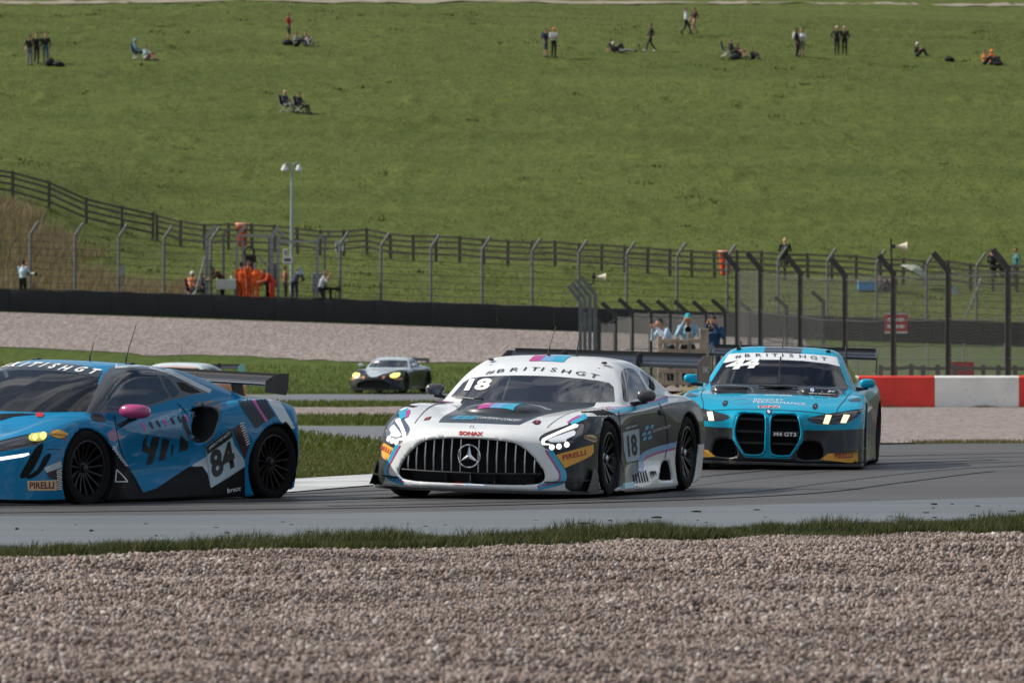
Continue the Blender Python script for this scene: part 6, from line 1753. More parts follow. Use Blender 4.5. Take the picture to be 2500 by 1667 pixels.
    antenna(car, -.02, 1.22, 1.23, .16); antenna(car, .22, 1.42, 1.21, .34, .06)
    for x, y in ((-.5, 1.1), (.42, 1.22)): b = MB(); b.box((x, y, 1.215), (.06, .06, .03)); car.mb('roof_strobe', b, [M_BLACK], bevel=.006)
    b = MB(); b.path([(.62, 1.95, .99), (.60, 2.25, .95), (.60, 2.45, .93)], .03, 8); car.mb('buttress', b, [Wt])
    cabin(car, .18, 1.05, 1.2, None, .58)
    car.wheels(dict(rim=.72, n=15, w=.011, mat=mat('rim_dark', (.008, .008, .009), .4, .4), nut=M_BLACK))
    return car

# ------------------------------------------------------------------ far cars
def ast(label, loc, yaw, cols, group='racing cars on the circuit', lamps=True):
    car = Car('race_car', label, AST, loc, yaw, 0, {}, yaw, group)
    scr = half_poly([(0, 1.18), (.3, 1.172), (.5, 1.155), (.60, 1.135), (.68, 1.0), (.74, .885), (.45, .875), (0, .88)])
    ban = half_poly([(0, 1.4), (.9, 1.4), (.9, 1.12), (.5, 1.125), (0, 1.145)])
    F = {
        'low': car.field(None, 0, mirror=False, pts=half_poly([(0, .55), (.12, .56), (.28, .65), (.48, .74), (.62, .80), (1.2, .80), (1.2, .0)])),
        'flank': car.field(None, 60, pts=[(.95, .3, .74), (.93, 1.6, .74), (.98, 2.3, .80), (1.0, 2.7, .86), (1.0, 3.3, .7), (1.0, 3.3, 0), (1.0, .3, 0)]),
        'screen': below(1.5)(car.field(None, 0, mirror=False, pts=scr)), 'ban': below(1.5)(car.field(None, 0, mirror=False, pts=ban)),
        'side': car.field(None, 30, pts=[(.72, 1.2, 1.08), (.69, 1.6, 1.14), (.69, 2.1, 1.13), (.75, 2.5, .99), (.84, 2.0, .91), (.84, 1.1, .88)]),
        'head': car.field(None, 0, pts=[(.56, 0, .60), (.60, 0, .67), (.80, 0, .70), (.87, 0, .64), (.82, 0, .55), (.66, 0, .52)], smoothn=2),
    }
    ins = car.skin(.03, (-1.1, -1.1, .03), (1.1, 3.75, 1.32), F)
    scrm = ins['screen'] & ~ins['cavity']; side = ins['side'] & ~scrm & ~ins['cavity']; head = ins['head'] & ~ins['cavity']
    body = ~(scrm | side | head)
    fm = np.zeros(len(car.T), int)
    fm[ins['low']] = 1; fm[ins['flank']] = 1; fm[ins['cavity']] = 2
    car.shell_part('body', body, [cols[0], cols[1], M_CAVITY], fm=fm[body])
    ws = car.shell_part('windscreen', scrm & ~ins['ban'], [M_GLASSB]); car.shell_part('sun_strip', scrm & ins['ban'], [cols[2]], parent=ws)
    car.sides('side_window', side, [M_SGLASS]); lining(car, .75, 3.0, (scrm, side), .9)
    hl = car.sides('headlight', head, [M_LAMPY if lamps else M_LAMPBOX])
    for sg in (1, -1):
        car.decal('accent_patch', None, cols[3], th=0, sgn=sg, pts=[(sg * .70, 0, .50), (sg * .92, 0, .53), (sg * .95, 0, .46), (sg * .74, 0, .45)])
        car.decal('accent_patch', None, cols[3], th=0, sgn=sg, pts=[(sg * .33, 0, .58), (sg * .42, 0, .59), (sg * .40, 0, .49), (sg * .32, 0, .48)])
        door_mirror(car, sg, (1.0, .95, .97), (.085, .06, .055), cols[0], M_BLACK, (.83, .95, .88))
    car.decal('number_patch', None, M_WHITE, th=0, pts=[(-.60, 0, 1.03), (-.38, 0, 1.04), (-.36, 0, 1.11), (-.56, 0, 1.10)], off=.005)
    splitter(car, .06, .07, .10, -.2, M_CARBON, .95)
    b = MB(); b.box((0, -.8, .3), (1.1, .03, .34)); car.mb('radiator', b, [MATS['radiator_mesh']])
    wing(car, 1.12, 3.15, .80, .30, 12, M_CARBON, cols[4], (.34, .09, .12), M_BLACK, neck=[(.3, .92, .08)])
    antenna(car, 0, 1.7, 1.25, .4); cabin(car, .9, 1.55, 1.22, None, .6)
    car.wheels(dict(rim=.70, n=10, w=.016, mat=MATS['rim_dark'], nut=M_BLACK))
    return car

amg(); bmw(); mcl()
ast('distant silver and black race car with yellow headlights on the far track', (-4.65, 241, -.52), 15,
    [paint('silver_paint', (186, 200, 204)), paint('dark_teal_paint', (22, 30, 32), .4, .4, spec=.3), paint('strip_silver', (170, 182, 186)), paint('accent_orange', (214, 140, 90)), M_CARBON])
ast('pale blue race car half hidden behind the black wing of the blue car', (-8.02, 151.5, -.40), 20,
    [paint('pale_blue_paint', (214, 228, 230)), paint('orange_blue_paint', (226, 128, 78)), paint('strip_salmon', (214, 176, 168)), paint('accent_blue', (60, 150, 190)), paint('fin_turquoise', (84, 196, 196))], lamps=False)
# ------------------------------------------------------------------ barriers and fences
M_RUBBER = mat('belt_rubber', (.007, .009, .010), .6, var=.45, vscale=1.4, bump=.3, bscale=6)
M_STEEL = mat('galvanised_post', (.155, .163, .163), .55, .3, var=.25, vscale=5)
M_STEELD = mat('dark_post', (.055, .052, .050), .6, .2, var=.3, vscale=5)
M_STEELL = mat('pale_post', (.27, .29, .29), .5, .3, var=.2, vscale=5)
M_WIRE = mat('fence_wire', (.075, .075, .072), .55, .3)
M_WIREL = mat('bright_wire', (.24, .245, .24), .5, .3)
M_WOOD = mat('weathered_rail', (.105, .088, .073), .85, var=.35, vscale=4, bump=.3, bscale=20)
M_WOODP = mat('pale_wood', (.34, .275, .215), .8, var=.3, vscale=5, bump=.3, bscale=20)

# tyre wall faced with black belting
tw = empty('tyre_barrier', (0, 281, Hs(0, 281)))
tag(tw, 'long low black belt faced tyre wall behind the gravel trap', 'barrier')
edges = []; x = -40.0
while x < 30:
    edges.append(x); x += random.uniform(1.9, 2.7)
for i in range(len(edges) - 1):
    a, b = edges[i], edges[i + 1]; n = 7; m = MB(); V = []
    bulge = random.uniform(-.03, .05); hh = .93 + random.uniform(-.03, .03)
    rows = [(0, 0), (.02, .35), (.0, .75), (.05, 1.0), (.35, 1.0), (.55, .9), (.55, 0)]
    for j in range(n):
        t = j / (n - 1); xx = a + (b - a) * t - .01 * (t - .5)
        z0 = Hs(xx, 281) - Hs(0, 281)
        k = bulge * math.sin(math.pi * t) - .03 * (abs(t - .5) * 2) ** 6
        V += [(xx, r[0] - k - .12 * math.sin(xx * .11), z0 + r[1] * hh - (.05 if r[1] == 0 else 0) + .012 * math.sin(xx * 3.1) * r[1]) for r in rows]
    F = [(j * 7 + q, (j + 1) * 7 + q, (j + 1) * 7 + q + 1, j * 7 + q + 1) for j in range(n - 1) for q in range(6)] + [tuple(range(7)), tuple(reversed(range((n - 1) * 7, n * 7)))]
    m.add(V, F); m.build('belt_panel', [M_RUBBER], tw, True, sharp=50)

def cranked_post(h, arm, r, n=8, square=False):
    b = MB()
    if square:
        b.box((0, 0, h / 2), (r * 2, r * 2, h + .06))
        d = Vector(arm); L = d.length
        rot = Vector((0, 0, 1)).rotation_difference(d).to_matrix()
        b.box(Vector((0, 0, h)) + d * .5, (r * 2.04, r * 2.04, L), rot=rot)
        b.box((0, 0, h), (r * 2.1, r * 2.1, r * 1.6))
    else:
        b.path([(0, 0, -.05), (0, 0, h - .1), (arm[0] * .12, arm[1] * .12, h + .03), (arm[0], arm[1], h + arm[2])], r, n)
    return b

# debris fence on the far side: cranked steel posts and tension wires
cf = empty('debris_fence', (0, 283.2, Hs(0, 283.2)))
tag(cf, 'long debris fence of grey cranked posts and wires behind the tyre wall', 'fence')
z0 = Hs(0, 283.2)
pm = cranked_post(2.62, (.36, -.06, .50), .058).mesh('post', [M_STEEL], True, sharp=40)
xs_post = [(px - 1250) * 283.2 / FPX for px in (-160, -45, 74, 183, 290, 400, 515, 830, 930, 1052, 1177, 1299, 1413, 1530, 1653, 1775, 1900, 2020, 2140, 2262, 2384, 2506, 2628)]
for x in xs_post: link('post', pm, cf, (x, 0, Hs(x, 283.2) - z0))
for k in range(9):
    m = MB(); pts = [(x, -.07, Hs(x, 283.2) - z0 + .32 + .285 * k) for x in xs_post]
    full = []
    for i in range(len(pts) - 1):
        for t in (0, .5): full.append(tuple(pts[i][j] + (pts[i + 1][j] - pts[i][j]) * t for j in range(2)) + (pts[i][2] + (pts[i + 1][2] - pts[i][2]) * t - (.03 if t else 0),))
    m.path(full + [pts[-1]], .012 if k else .026, 4, cap=False); m.build('tension_wire', [M_WIRE], cf)
# heavier posts round the marshals' gap
gp = empty('gate_frame', (0, 283.6, Hs(-8, 283.6)))
tag(gp, 'pale grey gate posts with top bar around the orange marshals', 'gate')
z0 = Hs(-8, 283.6)
for px, r, hh, arm, mt in ((505, .12, 2.75, (.35, 0, .42), M_STEELL), (546, .08, 2.85, (.22, 0, .22), M_STEEL), (578, .085, 2.8, (.38, 0, .42), M_STEELL), (663, .13, 2.8, (.28, 0, .4), M_STEELL),
                           (679, .095, 2.7, (.22, 0, .32), M_STEELL), (775, .095, 2.7, (.22, 0, .3), M_STEELL), (793, .07, 2.75, (.28, 0, .4), M_STEEL)):
    x = (px - 1250) * 283.6 / FPX
    cranked_post(hh, arm, r * .62, square=True).build('post', [mt], gp, loc=(x, 0, Hs(x, 283.6) - z0))
xa, xb = [(p - 1250) * 283.6 / FPX for p in (679, 775)]
m = MB(); m.box(((xa + xb) / 2, 0, 2.62 + Hs(xa, 283.6) - z0), (xb - xa, .06, .08)); m.build('top_bar', [M_STEELL], gp)
for (p0, y0, p1, y1) in ((501, 626, 474, 727),):
    m = MB(); m.path([P3(p0, y0, 283.2) - Vector((0, 283.6, z0)), P3(p1, y1, 283.2) - Vector((0, 283.6, z0))], .05, 6); m.build('brace', [M_STEELL], gp)

def rail_fence(name, label, pts, post_h, rails, pw, rw, mt, group=None, zfun=None):
    """posts at pts with a rail of its own in every bay"""
    zf = zfun or Hs
    o = pts[0]; z0 = zf(o[0], o[1])
    root = empty(name, (o[0], o[1], z0)); tag(root, label, 'fence', group)
    b = MB(); b.box((0, 0, post_h / 2 - .1), (pw, pw, post_h + .2)); b.box((0, 0, post_h + .012), (pw * .8, pw * .8, .025)); pmesh = b.mesh('post', [mt], bevel=0)
    P = []
    for i, (x, y) in enumerate(pts):
        q = Vector((x - o[0], y - o[1], zf(x, y) - z0 + random.uniform(-.03, .03))); P.append(q)
        p = link('post', pmesh, root, q); p.rotation_euler = (random.uniform(-.02, .02), random.uniform(-.03, .03), random.uniform(-.1, .1))
    for i in range(len(P) - 1):
        for h in rails:
            a = P[i] + Vector((0, -pw * .55, h + random.uniform(-.015, .015))); c = P[i + 1] + Vector((0, -pw * .55, h + random.uniform(-.015, .015)))
            d = c - a; b = MB()
            rot = Vector((1, 0, 0)).rotation_difference(d).to_matrix()
            b.box((a + c) / 2, (d.length - .004, rw * .4, rw), rot=rot); b.build('rail', [mt], root)
    return root
def hg(x, y): return hillz(x, y)
px_list = [-60, 32, 120, 211, 298, 373]
rail_fence('wooden_fence', 'dark post and rail fence climbing the bank at far left', [((p - 1250) * 311 / FPX, 311) for p in px_list], 1.22, (.30, .62, .92, 1.15), .13, .10, M_WOOD, zfun=hg)
fx = []; p = 384.0
while p < 2640:
    D = 311 - (p - 384) / 2116 * 11
    fx.append(((p - 1250) * D / FPX, D)); p += random.uniform(54, 59)
rail_fence('wooden_fence', 'long dark post and rail fence along the foot of the hill', fx, 1.18, (.34, .62, .88, 1.12), .13, .095, M_WOOD, zfun=hg)

# chain link made of bent wires, one bay = one object
def chainlink(w, h, cell, r, name):
    n = int(w / cell) + 1; rows = int(h / (cell * 1.1)); V = []; F = []
    for i in range(n):
        zj = random.uniform(-.04, .04)
        for s in (0,):
            pts = [((i + (.5 if j % 2 else -.5) * 1.04) * cell, (.004 if j % 2 else -.004), j * h / rows + zj) for j in range(rows + 1)]
            b = len(V)
            for (x, y, z) in pts: V += [(x - r, y - r * .6, z), (x + r, y - r * .6, z), (x, y + r, z)]
            for j in range(rows):
                for k in range(3):
                    k2 = (k + 1) % 3
                    F.append((b + j * 3 + k, b + j * 3 + k2, b + j * 3 + 3 + k2, b + j * 3 + 3 + k))
    return V, F
def mesh_fence(name, label, posts, zb, h, arm, pr, cell, wr, mats, square=True, rails=(), group=None):
    """posts: (px, distance); arm: lean of the cranked top"""
    P = [Vector(((px - 1250) * D / FPX, D, 0)) for px, D in posts]
    o = P[0].copy(); o.z = Hs(o.x, o.y)
    root = empty(name, o); tag(root, label, 'fence', group)
    pmesh = cranked_post(h, arm, pr, square=square).mesh('post', [mats[0]], not square)
    for q in P: q.z = Hs(q.x, q.y)
    for q in P: link('post', pmesh, root, q - o)
    if cell is None: return root
    V, F = chainlink(4.0, h - zb - .05, cell, wr, name)
    cm = mesh_np('chain_link', V, F, [mats[1]], smooth=False)
    for i in range(len(P) - 1):
        d = P[i + 1] - P[i]; L = math.hypot(d.x, d.y)
        c = link('chain_link', cm, root, P[i] - o + Vector((0, 0, zb))); c['kind'] = 'stuff'
        sh = Matrix(((d.x / 4, -d.y / L, 0, c.location.x), (d.y / 4, d.x / L, 0, c.location.y), (d.z / 4, 0, 1, c.location.z), (0, 0, 0, 1)))
        c.matrix_local = sh if abs(d.z) < 1e-6 else Matrix(((d.x / 4, -d.y / L, 0, c.location.x), (d.y / 4, d.x / L, 0, c.location.y), (0, 0, 1, c.location.z), (0, 0, 0, 1)))
        for rz in rails:
            m = MB(); m.path([P[i] - o + Vector((0, 0, rz)), (P[i] + P[i + 1]) / 2 - o + Vector((0, 0, rz - .05)), P[i + 1] - o + Vector((0, 0, rz))], .014, 5); m.build('tension_wire', [M_WIRE], root)
    return root
mesh_fence('mesh_fence', 'tall mesh fence with dark cranked posts behind the red and white wall', [(2800, 173), (2625, 178.5), (2461, 184), (2315, 189.5), (2181, 195), (2063, 201), (1954, 207), (1857, 213.5), (1800, 219)],
           .1, 3.72, (-.42, 0, .52), .078, .042, .0025, (M_STEELD, M_WIRE), rails=(.25, 1.3, 2.4, 3.6))
mesh_fence('mesh_fence', 'row of cranked grey posts with mesh receding behind the photographers', [(1462, 220), (1502, 226), (1543, 230), (1588, 234), (1635, 238), (1678, 241), (1722, 244), (1768, 247), (1830, 252), (1920, 257), (2010, 262)],
           .05, 2.45, (-.45, 0, .40), .07, .042, .0019, (M_STEELD, M_WIRE), rails=(.25, 1.2, 2.3))
mesh_fence('mesh_fence', 'tight row of tall grey posts seen end on beside a loudspeaker', [(1453, 206), (1440, 214), (1428, 223), (1417, 233)], .1, 3.2, (-.42, 0, .54), .062, None, .003, (M_STEEL, M_WIREL))
mesh_fence('mesh_fence', 'low pale chain link fence on thin posts behind the tall fence', [(1860, 226), (1935, 227), (2012, 228), (2093, 229), (2180, 230), (2265, 231), (2354, 232), (2452, 233), (2560, 234)],
           .05, 1.75, (0, 0, .02), .025, .045, .0024, (M_WIREL, M_WIREL), square=False, rails=(1.7,))
rail_fence('wooden_fence', 'dark post and rail fence seen through the mesh near the red board', [((p - 1250) * 222 / FPX, 222) for p in (2150, 2186, 2224, 2255, 2290, 2330, 2400, 2436, 2480, 2530)], 1.05, (.3, .62, .95), .15, .11, M_WOOD)

# timber gate where the photographers stand
gw = empty('timber_fence', (3.58, 165, Hs(3.58, 165)))
tag(gw, 'pale timber post and rail barrier in front of the photographers', 'fence')
for px, w, h in ((1611, .14, 1.45), (1625, .10, 1.40), (1653, .12, 1.42), (1683, .12, 1.55), (1719, .27, 1.66)):
    m = MB(); m.box(((px - 1250) * 165 / FPX - 3.58, 0, h * .43 - .1), (w * .82, w * .82, h * .86 + .2)); m.build('post', [M_WOODP], gw, bevel=.012)
for z in (.10, .40, .86, 1.12):
    for a, b in ((1611, 1653), (1653, 1683), (1683, 1712)):
        xa, xb = [(p - 1250) * 165 / FPX - 3.58 for p in (a, b)]
        m = MB(); m.box(((xa + xb) / 2, -.08 + random.uniform(-.01, .01), z + random.uniform(-.02, .02)), (xb - xa - .01, .05, .11)); m.build('rail', [M_WOODP], gw, bevel=.006)

# painted concrete wall blocks
M_BRED = mat('wall_red', srgb(236, 66, 56), .6, var=.16, vscale=1.6, bump=.15, bscale=12)
M_BWHT = mat('wall_white', srgb(246, 246, 240), .6, var=.13, vscale=1.6, bump=.15, bscale=12)
M_SCUFF = mat('wall_scuff', (.10, .095, .09), .8)
for (a, b, m_, lab) in ((1880, 2096, M_BWHT, 'white painted wall block behind the mirror of the turquoise car'), (2096, 2281, M_BRED, 'red painted concrete wall block left of the white one'),
                        (2281, 2487, M_BWHT, 'white painted concrete wall block between two red ones'), (2487, 2695, M_BRED, 'red painted wall block at the right edge')):
    xa, xb = [(p - 1250) * 181 / FPX for p in (a, b)]; z = Hs((xa + xb) / 2, 181)
    r = MB(); r.prism([(-.17, -.1), (.17, -.1), (.15, .80), (.10, .84), (-.10, .84), (-.15, .80)], -(xb - xa) / 2 + .004, (xb - xa) / 2 - .004, 'x')
    o = r.build('wall_block', [m_], None, bevel=.01, loc=((xa + xb) / 2, 181, z)); tag(o, lab, 'barrier', 'painted wall blocks')
    for k in range(5):
        s_ = MB(); xx = random.uniform(-(xb - xa) / 2 + .2, (xb - xa) / 2 - .2); zz = random.uniform(.15, .6); hh = random.uniform(.02, .06)
        yf = -.17 + .02 * zz
        s_.add([(xx - .008, yf - .004, zz), (xx + .010, yf - .004, zz + .005), (xx + .006, yf - .004, zz + hh), (xx - .006, yf - .004, zz + hh * .9)], [(0, 1, 2, 3)]); s_.build('scuff', [M_SCUFF], o)
# ------------------------------------------------------------------ loose stones, grass and litter of the ground
def blades(name, X, Y, hgt, wid, lean, m, seed, zf=None, cm=None):
    """grass blades as bent three point strips, one object"""
    rs = np.random.RandomState(seed); n = len(X)
    Z = (H(X, Y) if zf is None else zf(X, Y)) - .01
    a = rs.uniform(0, 2 * np.pi, n); ld = rs.uniform(0, 2 * np.pi, n); ll = lean * rs.uniform(.2, 1.0, n) * hgt
    dx, dy = np.cos(a) * wid / 2, np.sin(a) * wid / 2
    lx, ly = np.cos(ld) * ll + .12 * hgt, np.sin(ld) * ll
    B = np.stack([X, Y, Z], 1)
    V = np.empty((n, 5, 3))
    V[:, 0] = B + np.stack([-dx, -dy, 0 * dx], 1); V[:, 1] = B + np.stack([dx, dy, 0 * dx], 1)
    md = B + np.stack([lx * .35, ly * .35, hgt * .6], 1)
    V[:, 2] = md + np.stack([dx, dy, 0 * dx], 1) * .7; V[:, 3] = md - np.stack([dx, dy, 0 * dx], 1) * .7
    V[:, 4] = B + np.stack([lx, ly, hgt], 1)
    i = np.arange(n)[:, None] * 5
    T = np.concatenate([i + [0, 1, 2], i + [0, 2, 3], i + [3, 2, 4]])
    fm = np.tile(rs.randint(0, len(m), n), 3)
    return link(name, mesh_np(name, V.reshape(-1, 3), T, m, fm, smooth=False))
def leafmat(name, c, tr=.35):
    mm = bpy.data.materials.new(name); mm.use_nodes = True; nt = mm.node_tree
    b = nt.nodes['Principled BSDF']; b.inputs['Base Color'].default_value = (*c, 1); b.inputs['Roughness'].default_value = .6; b.inputs['Specular IOR Level'].default_value = .2
    t = nt.nodes.new('ShaderNodeBsdfTranslucent'); t.inputs['Color'].default_value = (*[x * 1.3 for x in c], 1)
    mx = nt.nodes.new('ShaderNodeMixShader'); mx.inputs['Fac'].default_value = tr
    nt.links.new(b.outputs['BSDF'], mx.inputs[1]); nt.links.new(t.outputs['BSDF'], mx.inputs[2])
    nt.links.new(mx.outputs['Shader'], nt.nodes['Material Output'].inputs['Surface'])
    return mm
G1, G2, G3, G4 = leafmat('blade_green', (.036, .052, .012)), leafmat('blade_dark', (.020, .032, .009)), leafmat('blade_straw', (.15, .13, .055)), leafmat('blade_olive', (.085, .10, .03))
GH = [leafmat('hill_blade', (.072, .094, .015)), leafmat('hill_blade_dark', (.062, .082, .013)), leafmat('hill_blade_pale', (.10, .118, .024))]
rs = np.random.RandomState(3)
def near_y(x): return np.interp(x, *zip(*NEAR_EDGE))
n = 120000
X = rs.uniform(-6.2, 6.2, n); off = rs.beta(1.6, 1.5, n) * 3.2
Y = near_y(X) - off + .10 * np.sin(X * 5) - .1
cl = hash_noise(X * 2.2, Y * 2.2, 11) * .7 + hash_noise(X * 6, Y * 6, 12) * .3
front = hash_noise(X * 1.1 + 5, 0 * X, 13)
keep = (cl > .26) & (off < 2.0 + 1.1 * front)
X, Y, cl = X[keep], Y[keep], cl[keep]
hg_ = .045 + .125 * np.clip(cl - .25, 0, 1) * rs.uniform(.6, 1.3, len(X))
tag(blades('verge_grass', X, Y, hg_ * 1.15, .006, .55, [G1, G2, G4, G3, G1, G2], 5), 'rough strip of grass between the gravel and the track', 'grass', kind='stuff')
# dry grass over the bank on the left and tall grass by the fences
n = 42000
X = rs.uniform(-29, -10, n); Y = rs.uniform(284, 312, n)
k = X < -13.8 - (Y - 284) * .42 + 6.0 * (hash_noise(X * .5, Y * .35, 21) - .5)
hb = lambda x, y: H(x, y) + hummock(x, y)
S1, S2, S3 = leafmat('dry_straw', (.25, .195, .115)), leafmat('dry_brown', (.15, .11, .07)), leafmat('dry_gold', (.30, .235, .11))
tag(blades('dry_grass', X[k], Y[k], rs.uniform(.25, .75, k.sum()), .028, .5, [S1, S1, S2, S3, S2, G4], 8, zf=hb), 'dry brown grass covering the bank behind the fence', 'grass', kind='stuff')
n = 16000
X = rs.uniform(-26, 26, n); Y = 282.4 + rs.beta(1.2, 3, n) * 5
tag(blades('fence_grass', X, Y, rs.uniform(.12, .4, n), .025, .5, [S1, S3, G4, S1], 9, zf=hb), 'straw coloured grass along the foot of the far fence', 'grass', kind='stuff')
n = 190000
Y = 286 + 200 * rs.rand(n) ** 1.25; X = rs.uniform(-1, 1, n) * (Y * .079 + 1)
q = hash_noise(X * .55, Y * .35, 31) * .6 + hash_noise(X * 1.7, Y * .9, 32) * .4
k = q > .25
tag(blades('hill_tufts', X[k], Y[k], rs.uniform(.03, .075, k.sum()) * (.3 + q[k]), .05, .9, GH, 10, zf=hb), 'scattered longer grass tufts on the hillside', 'grass', kind='stuff')
nc = 150
GH0 = leafmat('hill_tuft', (.056, .074, .014))
CX = rs.uniform(-36, 38, nc); CY = 292 + 170 * rs.rand(nc) ** 1.2
X = np.repeat(CX, 16) + rs.normal(0, .28, nc * 16); Y = np.repeat(CY, 16) + rs.normal(0, .3, nc * 16)
tag(blades('dark_tufts', X, Y, rs.uniform(.08, .2, nc * 16), .07, .9, [G1, GH0, GH0], 33, zf=hb), 'darker coarse tufts dotted over the hillside', 'grass', kind='stuff')
# infield grass edge by the kerb
n = 40000
X = rs.uniform(-4.6, -.4, n); Y = np.interp(X, [-6, -2.25, -1.35, .6], [62.2, 67, 69.8, 75]) + rs.beta(1, 2.2, n) * 30
tag(blades('infield_grass', X, Y, rs.uniform(.03, .08, n), .014, .7, GH + [G4, G3], 12), 'longer infield grass beyond the white kerb', 'grass', kind='stuff')
n = 9000
X = rs.uniform(5.2, 13.5, n); Y = np.interp(X, [5.2, 6.5, 60], [95.5, 96.2, 114]) + rs.normal(0, .35, n)
tag(blades('gravel_edge_grass', X, Y, rs.uniform(.02, .07, n) * (hash_noise(X * 1.5, Y, 41) > .4), .012, .6, [G4, G3, S2], 13), 'thin dry grass between the track and the far gravel', 'grass', kind='stuff')

n = 60000
band = rs.randint(0, 4, n)
Y = np.choose(band, [rs.uniform(133, 158, n), rs.uniform(183, 201, n), rs.uniform(240, 258, n), rs.uniform(84, 116, n)])
X = rs.uniform(-1, .45, n) * (Y * .078)
okb = (band < 3) | (Y < np.interp(X, [-6, -3.7, -2.4, -2.0, 3], [118, 115, 100, 98, 88]))
tag(blades('far_verge_grass', X[okb], Y[okb], rs.uniform(.05, .13, okb.sum()), .03, .7, GH + [G4], 14), 'grass on the strips between the far tracks', 'grass', kind='stuff')

n = 5000
X = rs.uniform(6.5, 14.5, n); Y = 180.7 + rs.normal(0, .12, n)
tag(blades('wall_foot_grass', X, Y, rs.uniform(.02, .10, n) * hash_noise(X * 2.0, 0 * X, 43), .02, .7, [S2, S2, G3], 15), 'brown weeds along the foot of the painted wall', 'grass', kind='stuff')

# gravel: real stones scattered by geometry nodes over the near bed
def pebble(seed, sub=1):
    bm = bmesh.new(); bmesh.ops.create_icosphere(bm, subdivisions=sub, radius=1)
    r = random.Random(seed); ax = (r.uniform(.8, 1.25), r.uniform(.75, 1.1), r.uniform(.55, .85))
    for v in bm.verts:
        k = 1 + r.uniform(-.20, .20)
        v.co = Vector((v.co.x * ax[0] * k, v.co.y * ax[1] * k, v.co.z * ax[2] * k))
    me = bpy.data.meshes.new('stone'); bm.to_mesh(me); bm.free()
    return me
SM = bpy.data.materials.new('stone'); SM.use_nodes = True
nt = SM.node_tree; b = nt.nodes['Principled BSDF']; b.inputs['Roughness'].default_value = .85; b.inputs['Specular IOR Level'].default_value = .3
oi = nt.nodes.new('ShaderNodeObjectInfo'); rp = nt.nodes.new('ShaderNodeValToRGB'); e = rp.color_ramp.elements
e[0].position, e[0].color = 0, (.11, .09, .082, 1); e[1].position, e[1].color = 1, (.52, .48, .44, 1)
for p, c in ((.2, (.195, .148, .128)), (.45, (.258, .200, .170)), (.62, (.32, .248, .20)), (.78, (.275, .23, .205)), (.92, (.38, .325, .29))):
    q = e.new(p); q.color = (*c, 1)
nt.links.new(oi.outputs['Random'], rp.inputs['Fac']); nt.links.new(rp.outputs['Color'], b.inputs['Base Color'])
stone_col = bpy.data.collections.new('stones')
for i in range(6):
    me = pebble(i); me.materials.append(SM)
    for p_ in me.polygons: p_.use_smooth = True
    stone_col.objects.link(bpy.data.objects.new('stone', me))
rs = np.random.RandomState(17)
N1 = 330000
t = rs.rand(N1)
Yg = 23 + (48 - 23) * t
half = Yg * 1250 / FPX + .9
Xg = rs.uniform(-1, 1, N1) * half
ok = Yg < near_y(Xg) - 1.95 - 1.0 * hash_noise(Xg * 1.1 + 5, 0 * Xg, 13) + .15 * rs.randn(N1)
Xg, Yg = Xg[ok], Yg[ok]
clump = hash_noise(Xg * .8, Yg * .45, 51) - .5
Zg = H(Xg, Yg) + .004 + .03 * hash_noise(Xg * 2.4, Yg * 1.2, 52) + rs.uniform(-.004, .012, len(Xg))
pm_ = bpy.data.meshes.new('gravel_points'); pm_.vertices.add(len(Xg)); pm_.vertices.foreach_set('co', np.stack([Xg, Yg, Zg], 1).astype(np.float32).ravel())
at = pm_.attributes.new('size', 'FLOAT', 'POINT'); at.data.foreach_set('value', (rs.lognormal(math.log(.0100), .32, len(Xg)) * (1 + .5 * clump)).astype(np.float32))
at = pm_.attributes.new('rot', 'FLOAT_VECTOR', 'POINT'); at.data.foreach_set('vector', rs.uniform(0, 6.28, (len(Xg), 3)).astype(np.float32).ravel())
at = pm_.attributes.new('pick', 'INT', 'POINT'); at.data.foreach_set('value', rs.randint(0, 6, len(Xg)).astype(np.int32))
go = link('gravel', pm_); tag(go, 'loose pinkish grey gravel filling the foreground', 'gravel', kind='stuff')
ng = bpy.data.node_groups.new('scatter', 'GeometryNodeTree')
ng.interface.new_socket('Geometry', in_out='INPUT', socket_type='NodeSocketGeometry'); ng.interface.new_socket('Geometry', in_out='OUTPUT', socket_type='NodeSocketGeometry')
gi = ng.nodes.new('NodeGroupInput'); gout = ng.nodes.new('NodeGroupOutput'); iop = ng.nodes.new('GeometryNodeInstanceOnPoints'); ci = ng.nodes.new('GeometryNodeCollectionInfo')
ci.inputs['Collection'].default_value = stone_col; ci.inputs['Separate Children'].default_value = True; ci.inputs['Reset Children'].default_value = True
def nattr(name, typ):
    a = ng.nodes.new('GeometryNodeInputNamedAttribute'); a.data_type = typ; a.inputs['Name'].default_value = name; return a.outputs['Attribute']
ng.links.new(gi.outputs[0], iop.inputs['Points']); ng.links.new(ci.outputs[0], iop.inputs['Instance']); iop.inputs['Pick Instance'].default_value = True
ng.links.new(nattr('pick', 'INT'), iop.inputs['Instance Index']); ng.links.new(nattr('size', 'FLOAT'), iop.inputs['Scale'])
e2r = ng.nodes.new('FunctionNodeEulerToRotation'); ng.links.new(nattr('rot', 'FLOAT_VECTOR'), e2r.inputs[0]); ng.links.new(e2r.outputs[0], iop.inputs['Rotation'])
ng.links.new(iop.outputs[0], gout.inputs[0])
md = go.modifiers.new('scatter', 'NODES'); md.node_group = ng

